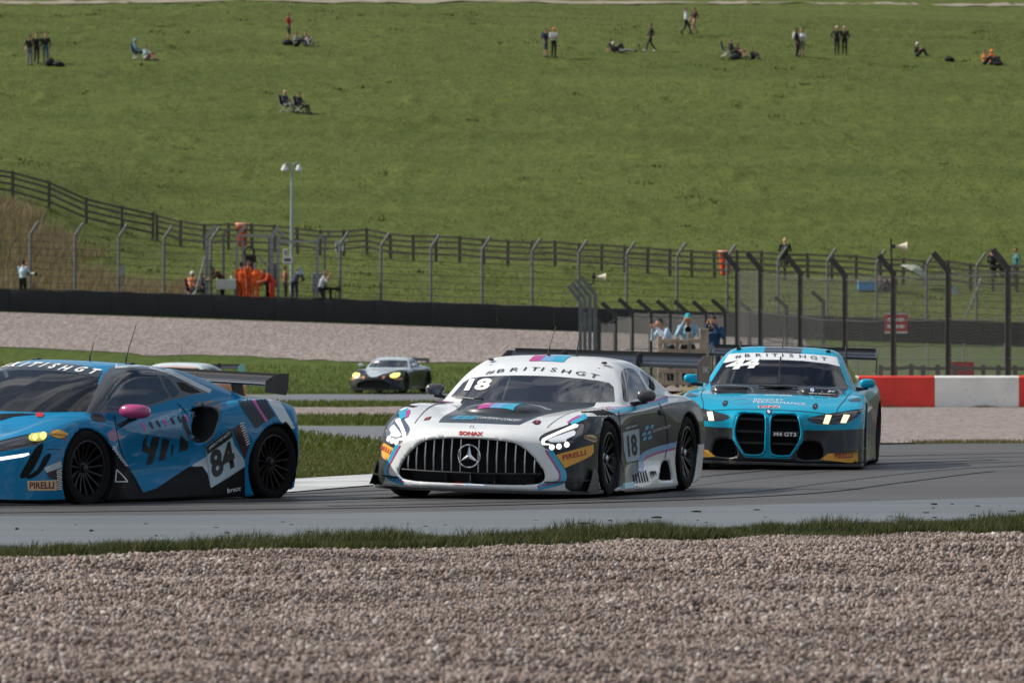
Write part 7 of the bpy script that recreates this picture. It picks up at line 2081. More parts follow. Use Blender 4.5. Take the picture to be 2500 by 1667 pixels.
# rubber marbles and stones thrown onto the run-off
m = MB()
for i in range(90):
    x = random.uniform(-5, 5); y = float(near_y(x)) + random.uniform(.3, 6.5) ** 1.0
    r = random.choice([.006, .008, .010, .014, .02]); m.ball((x, y, Hs(x, y) + r * .4), (r * random.uniform(.8, 2.6), r * random.uniform(.8, 2), r * .6), 3, 0)
tag(m.build('rubber_marbles', [mat('rubber_crumbs', (.02, .02, .021), .8)], None, True), 'dark crumbs of tyre rubber scattered on the run-off', 'debris', kind='stuff')
# ------------------------------------------------------------------ people
def mir(p): return (-p[0], p[1], p[2])
BASE = dict(hip=(.09, 0, .93), knee=(.10, -.03, .50), ankle=(.10, .03, .09), toe=(.12, -.15, .045), pelvis=(0, 0, .98), chest=(0, 0, 1.27), neck=(0, .01, 1.48), head=(0, -.02, 1.63),
            sh=(.185, .01, 1.42), elbow=(.25, .04, 1.15), wrist=(.25, -.06, .92), hand=(.245, -.09, .84))
def pose(name):
    L = dict(BASE); R = {k: mir(v) for k, v in BASE.items()}
    def both(**kw):
        for k, v in kw.items(): L[k] = v; R[k] = mir(v)
    if name == 'fold': both(elbow=(.25, .0, 1.15), wrist=(.06, -.20, 1.17), hand=(-.03, -.20, 1.19))
    if name == 'hips': both(elbow=(.36, .08, 1.17), wrist=(.19, .02, 1.02), hand=(.14, -.03, 1.0))
    if name == 'phone': L.update(elbow=(.24, -.04, 1.14), wrist=(.08, -.24, 1.24), hand=(.05, -.28, 1.28))
    if name == 'camera': both(elbow=(.27, -.10, 1.22), wrist=(.09, -.22, 1.55), hand=(.06, -.25, 1.60)); both(head=(0, -.06, 1.62))
    if name == 'walk':
        L.update(knee=(.09, -.20, .52), ankle=(.09, -.32, .10), toe=(.10, -.48, .07), elbow=(.25, .14, 1.17), wrist=(.25, .12, .93), hand=(.25, .08, .86))
        R.update(knee=(-.09, .04, .50), ankle=(-.09, .30, .16), toe=(-.10, .18, .04), elbow=(-.25, -.06, 1.15), wrist=(-.24, -.20, .95), hand=(-.24, -.26, .90))
    if name in ('sit', 'sitback'):
        both(hip=(.10, 0, .11), knee=(.14, -.40, .47), ankle=(.13, -.58, .09), toe=(.13, -.74, .05), pelvis=(0, .02, .14), chest=(0, .08, .42), neck=(0, .05, .64), head=(0, .0, .79), sh=(.185, .06, .58), elbow=(.25, -.12, .42), wrist=(.10, -.36, .46), hand=(.04, -.40, .46))
        if name == 'sitback': both(chest=(0, .18, .38), neck=(0, .26, .58), head=(0, .24, .73), sh=(.185, .26, .52), elbow=(.27, .38, .30), wrist=(.28, .40, .07), hand=(.29, .35, .03))
    if name == 'chair':
        both(hip=(.10, 0, .44), knee=(.13, -.42, .48), ankle=(.13, -.50, .09), toe=(.14, -.67, .05), pelvis=(0, .03, .47), chest=(0, .12, .76), neck=(0, .12, .98), head=(0, .07, 1.12), sh=(.185, .12, .92), elbow=(.26, .0, .68), wrist=(.17, -.25, .62), hand=(.13, -.32, .60))
    if name == 'lie':
        both(hip=(.09, 0, .11), knee=(.10, -.44, .17), ankle=(.10, -.86, .08), toe=(.14, -.95, .16), pelvis=(0, .03, .13), chest=(0, .30, .27), neck=(0, .46, .42), head=(0, .47, .57), sh=(.185, .43, .38), elbow=(.27, .55, .16), wrist=(.25, .34, .07), hand=(.24, .27, .05))
    if name == 'kneel':
        L.update(hip=(.09, .1, .50), knee=(.11, -.30, .50), ankle=(.11, -.30, .09), toe=(.12, -.46, .05)); R.update(hip=(-.09, .1, .50), knee=(-.12, -.05, .08), ankle=(-.12, .36, .08), toe=(-.12, .46, .04))
        both(pelvis=(0, .1, .54), chest=(0, .02, .82), neck=(0, -.03, 1.03), head=(0, -.10, 1.16), sh=(.185, -.02, .97), elbow=(.24, -.18, .80), wrist=(.09, -.28, 1.06), hand=(.06, -.32, 1.10))
        L['hip'] = (.09, .1, .50); R['hip'] = (-.09, .1, .50)
    if name == 'lean':
        both(chest=(0, -.10, 1.24), neck=(0, -.20, 1.42), head=(0, -.27, 1.53), sh=(.185, -.17, 1.36), elbow=(.28, -.30, 1.14), wrist=(.09, -.42, 1.42), hand=(.06, -.46, 1.46))
    if name == 'bend':
        both(chest=(0, -.20, 1.18), neck=(0, -.36, 1.30), head=(0, -.44, 1.38), sh=(.185, -.32, 1.26), elbow=(.24, -.42, 1.02), wrist=(.12, -.56, .98), hand=(.08, -.62, .97))
    return L, R

HID = ['skin', 'top', 'legs', 'shoes', 'hair']
def cloth(rgb, tag_='cloth'):
    return mat('%s_%d_%d_%d' % ((tag_,) + tuple(rgb)), srgb(*rgb), .8, var=.12, vscale=9)
_pm = {}
def person_mesh(ps, sleeves, legs, cap, hood, hair_long):
    key = (ps, sleeves, legs, cap, hood, hair_long)
    if key in _pm: return _pm[key]
    L, R = pose(ps)
    prim = []   # (group, fn)
    def cap_(g, a, b, ra, rb): prim.append((g, lambda p, a=a, b=b, ra=ra, rb=rb: capsule(p, a, b, ra, rb)))
    for S in (L, R):
        th = tuple(S['hip'][i] * .45 + S['knee'][i] * .55 for i in range(3))
        cap_('legs', S['hip'], S['knee'], .092, .062)
        cap_('legs' if legs == 'long' else 'skin', S['knee'], S['ankle'], .064 if legs == 'long' else .055, .046 if legs == 'long' else .038)
        cap_('shoes', S['ankle'], S['toe'], .046, .036)
        cap_('top', S['sh'], S['elbow'], .058, .046)
        cap_('top' if sleeves == 'long' else 'skin', S['elbow'], S['wrist'], .044 if sleeves == 'long' else .038, .030)
        cap_('skin', S['wrist'], S['hand'], .028, .034)
    # trunk, broad across and shallow
    pv, ch, nk = np.array(L['pelvis']), np.array(L['chest']), np.array(L['neck'])
    up = (nk - pv) / np.linalg.norm(nk - pv)
    def trunk(p, a, b, ra, rb, w, c=(0, 0, 0)):
        q = p.copy(); q[:, 0] = q[:, 0] / w
        return capsule(q, a, b, ra, rb)
    prim.append(('top', lambda p: trunk(p, pv + up * .02, ch, .108, .120, 1.30)))
    prim.append(('top', lambda p: trunk(p, ch, nk - up * .10, .120, .075, 1.45)))
    prim.append(('legs', lambda p: trunk(p, pv - up * .07, pv, .105, .112, 1.30)))
    cap_('skin', tuple(nk - up * .05), L['head'], .052, .050)
    hd = np.array(L['head'])
    prim.append(('head', lambda p: (np.sqrt((((p - hd) / np.array([.078, .096, .118])) ** 2).sum(1)) - 1) * .078))
    prim.append(('head', lambda p: capsule(p, hd + np.array([0, -.085, -.005]), hd + np.array([0, -.108, -.03]), .010, .016)))      # nose
    for s in (1, -1): prim.append(('head', lambda p, s=s: capsule(p, hd + np.array([s * .078, 0, .005]), hd + np.array([s * .080, .008, -.03]), .016, .012)))   # ears
    if cap: prim.append(('hair', lambda p: capsule(p, hd + np.array([0, -.08, .062]), hd + np.array([0, -.155, .050]), .020, .012)))
    if cap: prim.append(('hair', lambda p: (np.sqrt((((p - hd - np.array([0, .005, .03])) / np.array([.084, .102, .102])) ** 2).sum(1)) - 1) * .08 if True else 0))
    if hood: prim.append(('top', lambda p: np.maximum((np.sqrt((((p - hd - np.array([0, .03, .015])) / np.array([.105, .12, .14])) ** 2).sum(1)) - 1) * .1, -(p[:, 1] - hd[1] + .05))))
    if hair_long: prim.append(('hair', lambda p: capsule(p, hd + np.array([0, .05, .03]), hd + np.array([0, .085, -.16]), .085, .055)))
    pts = [L[k] for k in L] + [R[k] for k in R]
    lo_ = np.min(pts, 0) - .2; hi_ = np.max(pts, 0) + .22; lo_[2] = -.02
    def f(p):
        d = None
        for g, fn in prim:
            v = fn(p)
            d = v if d is None else smin(d, v, .028)
        return d
    V, Q = surface_nets(f, lo_, hi_, .026, 2)
    C = V[Q].mean(1)
    D = np.stack([fn(C) for g, fn in prim], 1)
    g = np.array([HID.index(x[0]) if x[0] in HID else 9 for x in prim])[D.argmin(1)]
    hk = g == 9
    rel = C - hd
    hairy = (rel[:, 2] > .045) | ((rel[:, 1] > .03) & (rel[:, 2] > -.07)) | ((np.abs(rel[:, 0]) > .066) & (rel[:, 2] > .0) & (rel[:, 1] > -.01))
    g[hk] = np.where(hairy[hk], 4, 0)
    if legs == 'shorts':
        pass
    V = V.tolist(); F = [tuple(q) for q in Q.tolist()]; gm = g.tolist()
    m = MB(); m.v = [tuple(v) for v in V]; m.f = F; m.m = gm
    # fingers, each bent once, and a thumb off the side of the palm; eyes
    for S, s in ((L, 1), (R, -1)):
        w = Vector(S['wrist']); h = Vector(S['hand']); d = (h - w).normalized()
        side = d.cross(Vector((0, 0, 1)));
        if side.length < .2: side = Vector((1, 0, 0))
        side.normalize(); nn = side.cross(d)
        for k, ln in ((-1.5, .062), (-.5, .074), (.5, .070), (1.5, .055)):
            a = h + side * (.015 * k) + d * .02; b = a + d * ln * .55; c = b + (d * .6 - nn * .8).normalized() * ln * .55
            m.path([a, b, c], [.010, .009, .007], 5, 0)
        a = h - d * .02 + side * (.028 * s); m.path([a, a + side * (.026 * s) + d * .02, a + side * (.03 * s) + d * .05], [.012, .010, .008], 5, 0)
    for s in (1, -1): m.ball((hd[0] + .03 * s, hd[1] - .088, hd[2] + .004), (.011, .008, .008), 3, 4)
    me = m.mesh('person', [cloth((200, 160, 140))] * 5, True, sharp=80)
    _pm[key] = me
    return me
def person(at, face, ps, top, legs, label, hair=(50, 38, 30), skin=(186, 140, 118), shoes=(40, 40, 42), sleeves='long', legw='long', cap=False, hood=False, hair_long=False, size=1.0, group=None, dz=0.0, zf=None):
    """face: heading in degrees, 0 looks at the camera, 90 to the right"""
    me = person_mesh(ps, sleeves, legw, cap, hood, hair_long).copy()
    for i, (c, t_) in enumerate(((skin, 'skin'), (top, 'cloth'), (legs, 'cloth'), (shoes, 'cloth'), (hair, 'hair'))): me.materials[i] = cloth(c, t_)
    x, y = at[0], at[1]
    z = (zf or hillz)(x, y) if len(at) == 2 else at[2]
    o = link('person', me, None, (x, y, z + dz)); o.rotation_euler = (0, 0, math.radians(face)); o.scale = (size,) * 3
    tag(o, label, 'person', group)
    return o
def at_px(px, py):
    """standing place on the land for a pixel of the feet"""
    D = np.arange(284, 640, .1); xx = (px - 1250) * D / FPX
    zr = CAMH + (HOR - py) * D / FPX; zg = H(xx, D) + hummock(xx, D)
    k = int(np.argmax(zr <= zg)) if (zr <= zg).any() else len(D) - 1
    return (float(xx[k]), float(D[k]))
HG = 'spectators on the hillside'
K, BK, DK, GR, JN, WH, NV = (18, 18, 20), (26, 26, 30), (38, 40, 46), (110, 110, 112), (70, 98, 120), (206, 210, 214), (38, 50, 70)
def bag(px, py, label, col, size=(.5, .35, .28), flap=True, cat='bag', zoff=0, group=None):
    x, y = at_px(px, py); z = hillz(x, y)
    b = MB(); b.ball((0, 0, size[2] * .45), (size[0] / 2, size[1] / 2, size[2] / 2), 7, 0, 2.6); b.ball((size[0] * .3, .05, size[2] * .25), (size[0] * .32, size[1] * .4, size[2] * .3), 6, 0, 2.4)
    o = b.build('bag', [cloth(col)], None, True, loc=(x, y, z), sharp=80)
    s = MB(); s.path([(-size[0] * .3, 0, size[2] * .85), (-.04, .02, size[2] * 1.3), (size[0] * .25, 0, size[2] * .85)], .018, 6); s.build('handle', [cloth(col)], o)
    p = MB(); p.ball((-.05, -size[1] * .45, size[2] * .42), (size[0] * .28, .06, size[2] * .25), 5, 0, 3); p.build('pocket', [cloth(tuple(min(255, c + 14) for c in col))], o, True)
    return tag(o, label, cat, group)
def camp_chair(x, y, face, label, col, frame=(170, 172, 172), z=None):
    r = empty('camp_chair', (x, y, hillz(x, y) if z is None else z), math.radians(face)); tag(r, label, 'chair')
    m = MB(); m.box((0, -.02, .38), (.50, .46, .025), rot=Matrix.Rotation(.08, 3, 'X')); m.build('seat', [cloth(col)], r)
    m = MB(); m.box((0, .27, .66), (.50, .025, .52), rot=Matrix.Rotation(-.2, 3, 'X')); m.build('backrest', [cloth(col)], r)
    for s in (1, -1):
        for a, b in (((.26 * s, -.24, 0), (.26 * s, .22, .42)), ((.26 * s, .24, 0), (.26 * s, -.24, .40))):
            m = MB(); m.path([a, b], .014, 6); m.build('leg', [mat('chair_frame_%d' % frame[0], srgb(*frame), .4, .4)], r)
        m = MB(); m.path([(.26 * s, .22, .38), (.26 * s, .34, .92)], .014, 6); m.build('back_post', [mat('chair_frame_%d' % frame[0], srgb(*frame), .4, .4)], r)
        m = MB(); m.box((.27 * s, 0, .58), (.05, .42, .02)); m.build('armrest', [cloth(col)], r)
    return r
u = 2500 / 2352
def d(px, py): return at_px(px * u, py * u)      # coordinates read off the photograph at 2352 px
# three standing at top left, with bags
person(d(68, 151), 30, 'phone', BK, GR, 'man in black cap and grey trousers, leftmost of three standing', hair=K, sleeves='short', cap=True, group=HG)
person(d(84, 147), 20, 'hips', K, K, 'man all in black between two others at top left', group=HG)
person(d(105, 146), 10, 'stand', BK, JN, 'man in black sweatshirt and blue jeans beside the bags', group=HG)
bag(115 * u, 153 * u, 'black bag at the feet of the man in jeans', K, (.55, .4, .5)); bag(134 * u, 153 * u, 'black rucksack lying right of the black bag', BK, (.6, .4, .3)); 
# pair on low chairs
q = d(314, 137); person(q, 80, 'chair', (120, 150, 166), NV, 'person in pale blue hood sitting in a camp chair', hood=True, group=HG, dz=-.06); camp_chair(q[0], q[1], 80, 'blue folding chair under the person in the pale hood', (44, 96, 120))
person(d(336, 140), 60, 'sit', (150, 196, 200), (150, 130, 124), 'person in pale teal shirt sitting beside the blue chair', sleeves='short', legw='shorts', group=HG)
# red shirt and companions
person(d(663, 96), 75, 'phone', (168, 44, 44), DK, 'man in long red shirt and dark shorts standing', legw='shorts', sleeves='short', group=HG)
person(d(681, 108), 60, 'sit', (120, 126, 122), DK, 'person in grey sitting right of the dark bag', group=HG); person(d(703, 107), 30, 'sit', BK, (150, 150, 148), 'person in black top and pale trousers sitting near the red shirt', sleeves='short', group=HG)
bag(660 * u, 104 * u, 'dark bag in front of the man in red', BK, (.6, .4, .35))
# pair halfway down the hill
q = d(657, 258); person(q, 55, 'chair', NV, (120, 124, 120), 'bald man in navy seated in a chair halfway down the hill', hair=(196, 156, 130), group=HG, dz=-.05); camp_chair(q[0], q[1] + .05, 55, 'black camp chair under the bald man in navy', K)
q = d(690, 262); person(q, 60, 'chair', DK, DK, 'person in dark coat seated beside the bald man', group=HG, dz=-.05, hood=False); camp_chair(q[0], q[1] + .05, 60, 'dark camp chair beside the bald man', BK)
# upper middle
person(d(1253, 133), 60, 'phone', NV, (64, 80, 92), 'person in navy with backpack and shorts beside a white shirt', legw='shorts', sleeves='short', group=HG); 
person(d(1272, 133), 25, 'fold', WH, BK, 'person in white shirt, orange cap and black trousers', sleeves='short', cap=True, hair=(200, 92, 48), group=HG)
person(d(1412, 121), 70, 'sitback', DK, DK, 'person in dark top sitting back on the grass by a tripod', sleeves='short', group=HG); person(d(1426, 122), 80, 'lie', BK, (124, 128, 130), 'white haired person lying back with legs stretched out', hair=WH, group=HG)
person(d(1495, 120), -80, 'walk', K, BK, 'man all in black walking alone across the hill', shoes=(210, 210, 210), group=HG)
person(d(1576, 82), 75, 'walk', WH, BK, 'person in white shirt and dark trousers high on the hill', group=HG); person(d(1595, 80), -60, 'walk', (70, 34, 40), (150, 120, 96), 'person in maroon shirt and tan shorts high on the hill', legw='shorts', sleeves='short', group=HG)
q = d(1668, 131); camp_chair(q[0], q[1], 75, 'dark green camp chair left of the seated couple', (30, 56, 58)); person(d(1682, 134), 70, 'chair', DK, BK, 'person in brown black top seated by the green chair', hair=(120, 84, 60), group=HG, dz=-.08)
person(d(1695, 134), 50, 'sit', BK, (150, 118, 100), 'person in black with bare legs seated among the couple', legw='shorts', sleeves='short', group=HG); person(d(1729, 137), 40, 'sit', BK, DK, 'small person in black sitting apart on the grass', size=.78, group=HG)
bag(1686 * u, 138 * u, 'dark green bag in front of the seated couple', (30, 44, 46), (.6, .4, .35))
person(d(1831, 132), 70, 'stand', BK, BK, 'person in black with pale backpack beside a white vest', hair_long=True, group=HG); person(d(1842, 132), -20, 'fold', (196, 206, 210), (110, 100, 92), 'person in pale vest and brown shorts embraced by another', legw='shorts', sleeves='short', hair_long=True, group=HG)
person(d(1922, 126), 15, 'hips', DK, BK, 'white haired person in dark jacket and pale shirt', hair=(214, 210, 204), group=HG); person(d(1940, 126), -10, 'stand', (52, 40, 40), BK, 'grey haired person in dark brown coat', hair=(170, 166, 160), group=HG)
person(d(2107, 131), 70, 'sit', K, BK, 'white haired person in black sitting alone on the grass', hair=(216, 212, 206), sleeves='short', group=HG)
bag(2180 * u, 142 * u, 'small black bag lying alone on the grass', K, (.6, .4, .3))
person(d(2262, 149), 60, 'sit', (214, 132, 52), DK, 'person in amber top sitting at far right', sleeves='short', group=HG); person(d(2278, 149), 50, 'sit', (232, 84, 40), BK, 'person in bright orange top and cap sitting at far right', cap=True, hair=(240, 130, 40), sleeves='short', group=HG)
bag(2292 * u, 151 * u, 'dark bag beside the person in bright orange', BK, (.5, .4, .35))
# backpacks worn
for (pp, col, lab) in ((d(1247, 131), (34, 44, 58), 'navy backpack worn by the person in shorts'), (d(1825, 131), (186, 184, 176), 'pale backpack worn beside the white vest')):
    b = MB(); b.ball((0, 0, 1.25), (.13, .17, .25), 7, 0, 2.6); o = b.build('backpack', [cloth(col)], None, True, loc=(pp[0], pp[1], hillz(*pp)), sharp=80); tag(o, lab, 'backpack')
    s = MB(); s.path([(.1, -.1, 1.45), (.24, -.06, 1.40), (.26, -.04, 1.15)], .02, 6); s.build('strap', [cloth(col)], o)
# camera tripod on the hill
tp = d(1468, 122); r = empty('tripod', (tp[0], tp[1], hillz(*tp))); tag(r, 'small black tripod standing on the grass', 'tripod')
for a in (0, 2.1, 4.2): m = MB(); m.path([(0, 0, .40), (.14 * math.cos(a), .14 * math.sin(a), 0)], .014, 5); m.build('leg', [M_BLACK], r)
m = MB(); m.box((0, 0, .46), (.08, .12, .1)); m.build('camera_head', [M_BLACK], r)

# ---- along the fence at the foot of the hill
def on_fence(px, top, dy=-.04):
    k = min(fx, key=lambda q: abs(1250 + q[0] * FPX / q[1] - px)); return (k[0], k[1] + dy, hillz(k[0], k[1]) + top)
q = on_fence(1803 * u, 1.16); person((q[0], q[1], q[2] - .52), 180, 'chair', (30, 40, 44), BK, 'fair haired person in dark coat perched on the fence by the orange bag', hair=(206, 170, 120), group='people sitting on the rail fence')
q = on_fence(2279 * u, 1.16); person((q[0], q[1], q[2] - .52), 150, 'chair', K, BK, 'person in black sitting on the fence, left of two', group='people sitting on the rail fence')
q = on_fence(2302 * u, 1.16); person((q[0], q[1], q[2] - .48), 75, 'chair', BK, DK, 'person in black on the fence with one leg out', group='people sitting on the rail fence')
person(((2338 * u - 1250) * 303 / FPX, 304), -60, 'stand', (70, 120, 116), DK, 'person in teal jacket standing behind the fence at right edge', group='people sitting on the rail fence')
person(((2052 * u - 1250) * 298 / FPX, 298), -70, 'sit', (130, 80, 74), DK, 'person in dusty red top sitting in front of the fence', sleeves='short', group='people by the right hand fence')
person(((2030 * u - 1250) * 298.4 / FPX, 298.4), 20, 'lie', (34, 44, 50), BK, 'person in dark clothes lying by the blue cool box', group='people by the right hand fence')
b = MB(); b.box((0, 0, .2), (.75, .42, .40)); o = b.build('cool_box', [cloth((58, 150, 206))], None, bevel=.03, loc=((1990 * u - 1250) * 298 / FPX, 298, hillz((1990 * u - 1250) * 298 / FPX, 298))); tag(o, 'blue and white cool box by the rail fence', 'box')
m = MB(); m.box((0, 0, .45), (.80, .46, .09)); m.build('lid', [cloth((196, 214, 224))], o, bevel=.02)
# pale folded parasol
x = (2118 * u - 1250) * 299 / FPX; r = empty('parasol', (x, 299, hillz(x, 299))); tag(r, 'pale open parasol leaning by the rail fence', 'parasol')
m = MB(); m.lathe([(.75, 0), (.55, .18), (.3, .30), (.02, .36)], 'z', (0, 0, 0), 10); m.v = [tuple(Matrix.Rotation(.5, 3, 'Y') @ Vector(p) + Vector((-.3, 0, .72))) for p in m.v]; m.build('canopy', [cloth((150, 156, 140))], r, False)
m = MB(); m.path([(-.3, 0, .9), (-.62, 0, .05)], .015, 6); m.build('pole', [M_STEELL], r)

# ---- marshals, photographers and kit behind the tyre wall
OR = (224, 92, 28)
MG = 'marshals in orange overalls'
def wall_at(px, D): x = (px * u - 1250) * D / FPX; return (x, D)
def pw(px, D, *a, **k): q = wall_at(px, D); return person((q[0], q[1], Hs(q[0], q[1])), *a, zf=Hs, **k)
pw(554, 283.0, 150, 'stand', OR, OR, 'marshal in orange overalls, leftmost of the group, seen from behind', group=MG)
pw(570, 284.4, 60, 'stand', (200, 84, 30), (190, 76, 26), 'marshal in orange half hidden behind another', group=MG)
pw(586, 282.9, 170, 'stand', (232, 98, 30), OR, 'marshal in bright orange overalls with grey hair, middle of the group', hair=(150, 140, 130), group=MG)
pw(626, 283.0, -60, 'bend', (206, 72, 40), (200, 66, 36), 'marshal in red orange overalls leaning beside the bucket', group=MG)
pw(445, 284.0, 60, 'chair', (232, 150, 110), BK, 'person in pale orange top sitting in a folding chair', cap=True, hair=(196, 196, 190), sleeves='short', group=None)
q = wall_at(445, 284.1); camp_chair(q[0], q[1], 60, 'folding chair with white frame under the person in pale orange', (90, 40, 40), z=Hs(*q))
pw(460, 284.6, -40, 'chair', (30, 44, 46), BK, 'person in dark green sitting behind the white brace')
pw(511, 283.6, -70, 'bend', (80, 44, 30), K, 'person in black and brown bending by the white table')
pw(676, 284.0, 160, 'bend', (48, 56, 66), NV, 'person in slate jacket bending, with a red sleeve')
pw(655, 284.6, 100, 'stand', (150, 90, 76), DK, 'person in dusty red half hidden behind the gate post', size=.9)
k1 = pw(742, 283.0, 85, 'kneel', WH, K, 'kneeling photographer in white vest aiming a black lens right', hair=(120, 96, 76), sleeves='short', dz=.25)
k2 = pw(52, 282.8, 150, 'camera', (190, 210, 222), K, 'photographer in pale blue shirt at far left with a white lens', hair=(40, 30, 26), sleeves='short', dz=-.20)
def lens_cam(loc, ang, L, col, label, r0=.05):
    o = empty('camera', loc, math.radians(ang)); tag(o, label, 'camera')
    m = MB(); m.box((0, 0, 0), (.09, .15, .11)); m.box((0, 0, .07), (.06, .07, .04)); m.build('camera_body', [M_BLACK], o, bevel=.01)
    m = MB(); m.lathe([(r0 * .8, .04), (r0 * .8, L * .5), (r0 * 1.1, L * .6), (r0 * 1.25, L), (r0 * 1.1, L), (r0 * .9, L * .9)], 'x', (0, 0, 0), 14); m.build('lens', [cloth(col)], o, True)
    m = MB(); m.lathe([(r0 * 1.28, L * .72), (r0 * 1.3, L * 1.12), (r0 * 1.2, L * 1.12), (r0 * 1.2, L * .72)], 'x', (0, 0, 0), 14); m.build('lens_hood', [M_BLACK], o, True)
    return o
lens_cam(P3(757 * u, 663 * u, 282.9), 0, .42, K, 'black camera with long lens held by the kneeling photographer', .075)
lens_cam(P3(66 * u, 629 * u, 282.6), 0, .32, (206, 204, 198), 'camera with white lens held by the photographer at far left', .055)
m = MB(); m.path([P3(771 * u, 664 * u, 282.9), P3(770 * u, 692 * u, 282.9)], .018, 6); tag(m.build('monopod', [M_BLACK]), 'black monopod under the long lens behind the tyre wall', 'monopod')

# table with white cloth
q = wall_at(520, 283.0); r = empty('table', (q[0], q[1], Hs(*q))); tag(r, 'low white cloth covered table behind the tyre wall', 'table')
m = MB(); m.box((0, 0, .98), (.82, .5, .04)); m.build('table_top', [cloth((206, 206, 200))], r, bevel=.01)
m = MB(); m.box((0, -.25, .78), (.82, .015, .38)); m.build('table_cloth', [cloth((190, 190, 184))], r)
for sx in (-.36, .36):
    for sy in (-.2, .2): m = MB(); m.box((sx, sy, .48), (.04, .04, .96)); m.build('leg', [M_STEEL], r)
m = MB(); m.lathe([(.04, 0), (.045, .1), (.02, .14), (.02, .18)], 'z', (0, 0, 0), 10); tag(m.build('bottle', [cloth((220, 222, 220))], None, True, loc=(q[0] + .2, q[1], Hs(*q) + 1.0)), 'white bottle standing on the cloth covered table', 'bottle')

# recovery tractor with a canopy
q = wall_at(588, 286.0); r = empty('tractor', (q[0], q[1], Hs(*q))); tag(r, 'yellow recovery tractor with grey canopy behind the marshals', 'tractor')
MY = mat('tractor_yellow', srgb(196, 140, 40), .5, var=.1); MGY = mat('tractor_grey', srgb(96, 100, 100), .5, var=.1); MC = mat('canopy_pale', srgb(150, 152, 140), .6)
m = MB(); m.prism([(-.62, 2.62), (.60, 2.58), (.66, 2.66), (.4, 2.72), (-.4, 2.74), (-.66, 2.68)], -.6, .6, 'y'); m.build('canopy', [MC], r)
for sx in (-.55, .56):
    for sy in (-.5, .5): m = MB(); m.box((sx, sy, 1.75), (.07, .07, 1.75)); m.build('canopy_post', [MGY if sx > 0 else M_STEELL], r)
m = MB(); m.box((0, 0, .85), (1.15, 1.6, .5)); m.box((-.1, -.9, .75), (.9, .5, .4)); m.build('chassis', [MY], r, bevel=.05)
m = MB(); m.box((-.25, .1, 1.25), (.5, .5, .2)); m.box((-.25, .3, 1.6), (.5, .14, .6)); m.build('seat', [M_CABIN], r, bevel=.05)
m = ring((-.27, -.30, 2.0), .20, .045, 20, 8); m.build('steering_wheel', [M_CABIN], r, True)
m = MB(); m.path([(.05, -.4, 1.85), (.45, -.6, 1.45)], .05, 8); m.build('loader_arm', [MGY], r)
m = MB(); m.prism([(.42, .5), (.92, .5), (.95, 1.2), (.86, 1.55), (.50, 1.5)], -.9, -.4, 'y'); m.build('bucket', [MGY], r, bevel=.03)
for sx in (-.6, .6):
    for sy, rr in ((-.85, .38), (.55, .5)): m = MB(); m.lathe([(rr * .4, -.14), (rr * .9, -.15), (rr, -.08), (rr, .08), (rr * .9, .15), (rr * .4, .14)], 'x', (sx, sy, rr), 20, closed=True); m.build('wheel', [M_TYRE], r, True)

# grey cabinet, white signs, small box on the post, CCTV camera box, triangles
def box_thing(name, px, py, D, w, h, dp, col, label, cat, extra=None):
    p = P3(px * u, py * u, D); m = MB(); m.box((0, 0, 0), (w, dp, h)); o = m.build(name, [mat('%s_%d_%d_%d' % ((name,) + col), srgb(*col), .5, var=.06)], None, bevel=.012, loc=p); tag(o, label, cat)
    if extra: extra(o, w, h, dp)
    return o
def feet(o, w, h, dp):
    for s in (-1, 1): m = MB(); m.box((s * w * .35, 0, -h / 2 - .2), (.05, .05, .4)); m.build('leg', [M_STEEL], o)
    m = MB(); m.box((0, -dp / 2 - .006, 0), (w * .8, .012, h * .85)); m.build('door', [M_STEELL], o)
box_thing('electrical_cabinet', 731, 648, 284.2, .52, .75, .3, (150, 158, 158), 'grey electrical cabinet beside the kneeling photographer', 'cabinet', feet)
box_thing('post_box', 280, 624, 283.0, .22, .42, .15, (120, 128, 128), 'small grey box fixed to a fence post on the left', 'box', feet)
def sign_print(o, w, h, rows, m_):
    """blurred rows of print, too far off to read"""
    for i, r in enumerate(rows):
        x = -w * .4
        for k in r:
            b = MB(); b.box((x + k * w / 2, -.024, h * .5 - (i + .8) * h / (len(rows) + .6)), (k * w * .86, .006, h * .38 / len(rows))); b.build('print_mark', [m_], o); x += k * w
o = box_thing('sign', 656, 580, 283.0, .20, .26, .03, (206, 208, 206), 'small white sign on the gate, upper of two', 'sign'); sign_print(o, .2, .26, [(.4, .4), (.5, .25)], M_INK)
o = box_thing('sign', 661, 597, 283.0, .38, .30, .03, (210, 212, 210), 'wide white sign on the gate, lower of two', 'sign'); sign_print(o, .38, .3, [(.18, .18, .18, .18)], M_INK)
for px, py, D, lab in ((690, 622, 283.0, 'pale blue triangle sign hanging on the gate wires'), (2193, 666, 283.0, 'pale blue triangle sign on the fence at right')):
    p = P3(px * u, py * u, D); m = MB(); m.prism([(-.14, -.16), (.14, -.16), (.05, .18), (-.05, .18)], -.01, .01, 'y'); tag(m.build('triangle_sign', [cloth((150, 176, 186))], None, loc=p), lab, 'sign')
p = P3(780 * u, 568 * u, 285); r = empty('cctv_box', p); tag(r, 'white CCTV camera box on a bracket above the fence', 'light')  # CCTV camera box, no lamp inside
m = MB(); m.box((0, 0, 0), (.34, .3, .40)); m.build('housing', [cloth((206, 210, 208))], r, bevel=.02); m = MB(); m.prism([(-.2, .2), (.36, .26), (.30, .30), (-.2, .24)], -.2, .2, 'y'); m.build('hood', [cloth((220, 222, 220))], r)
m = MB(); m.lathe([(.11, -.17), (.11, -.16), (.02, -.155)], 'y', (-.06, 0, -.02), 14); m.build('lens', [M_GLOSSB], r); m = MB(); m.path([(0, 0, -.2), (-.1, 0, -.42), (-.36, 0, -.45)], .03, 6); m.build('bracket', [M_STEEL], r)
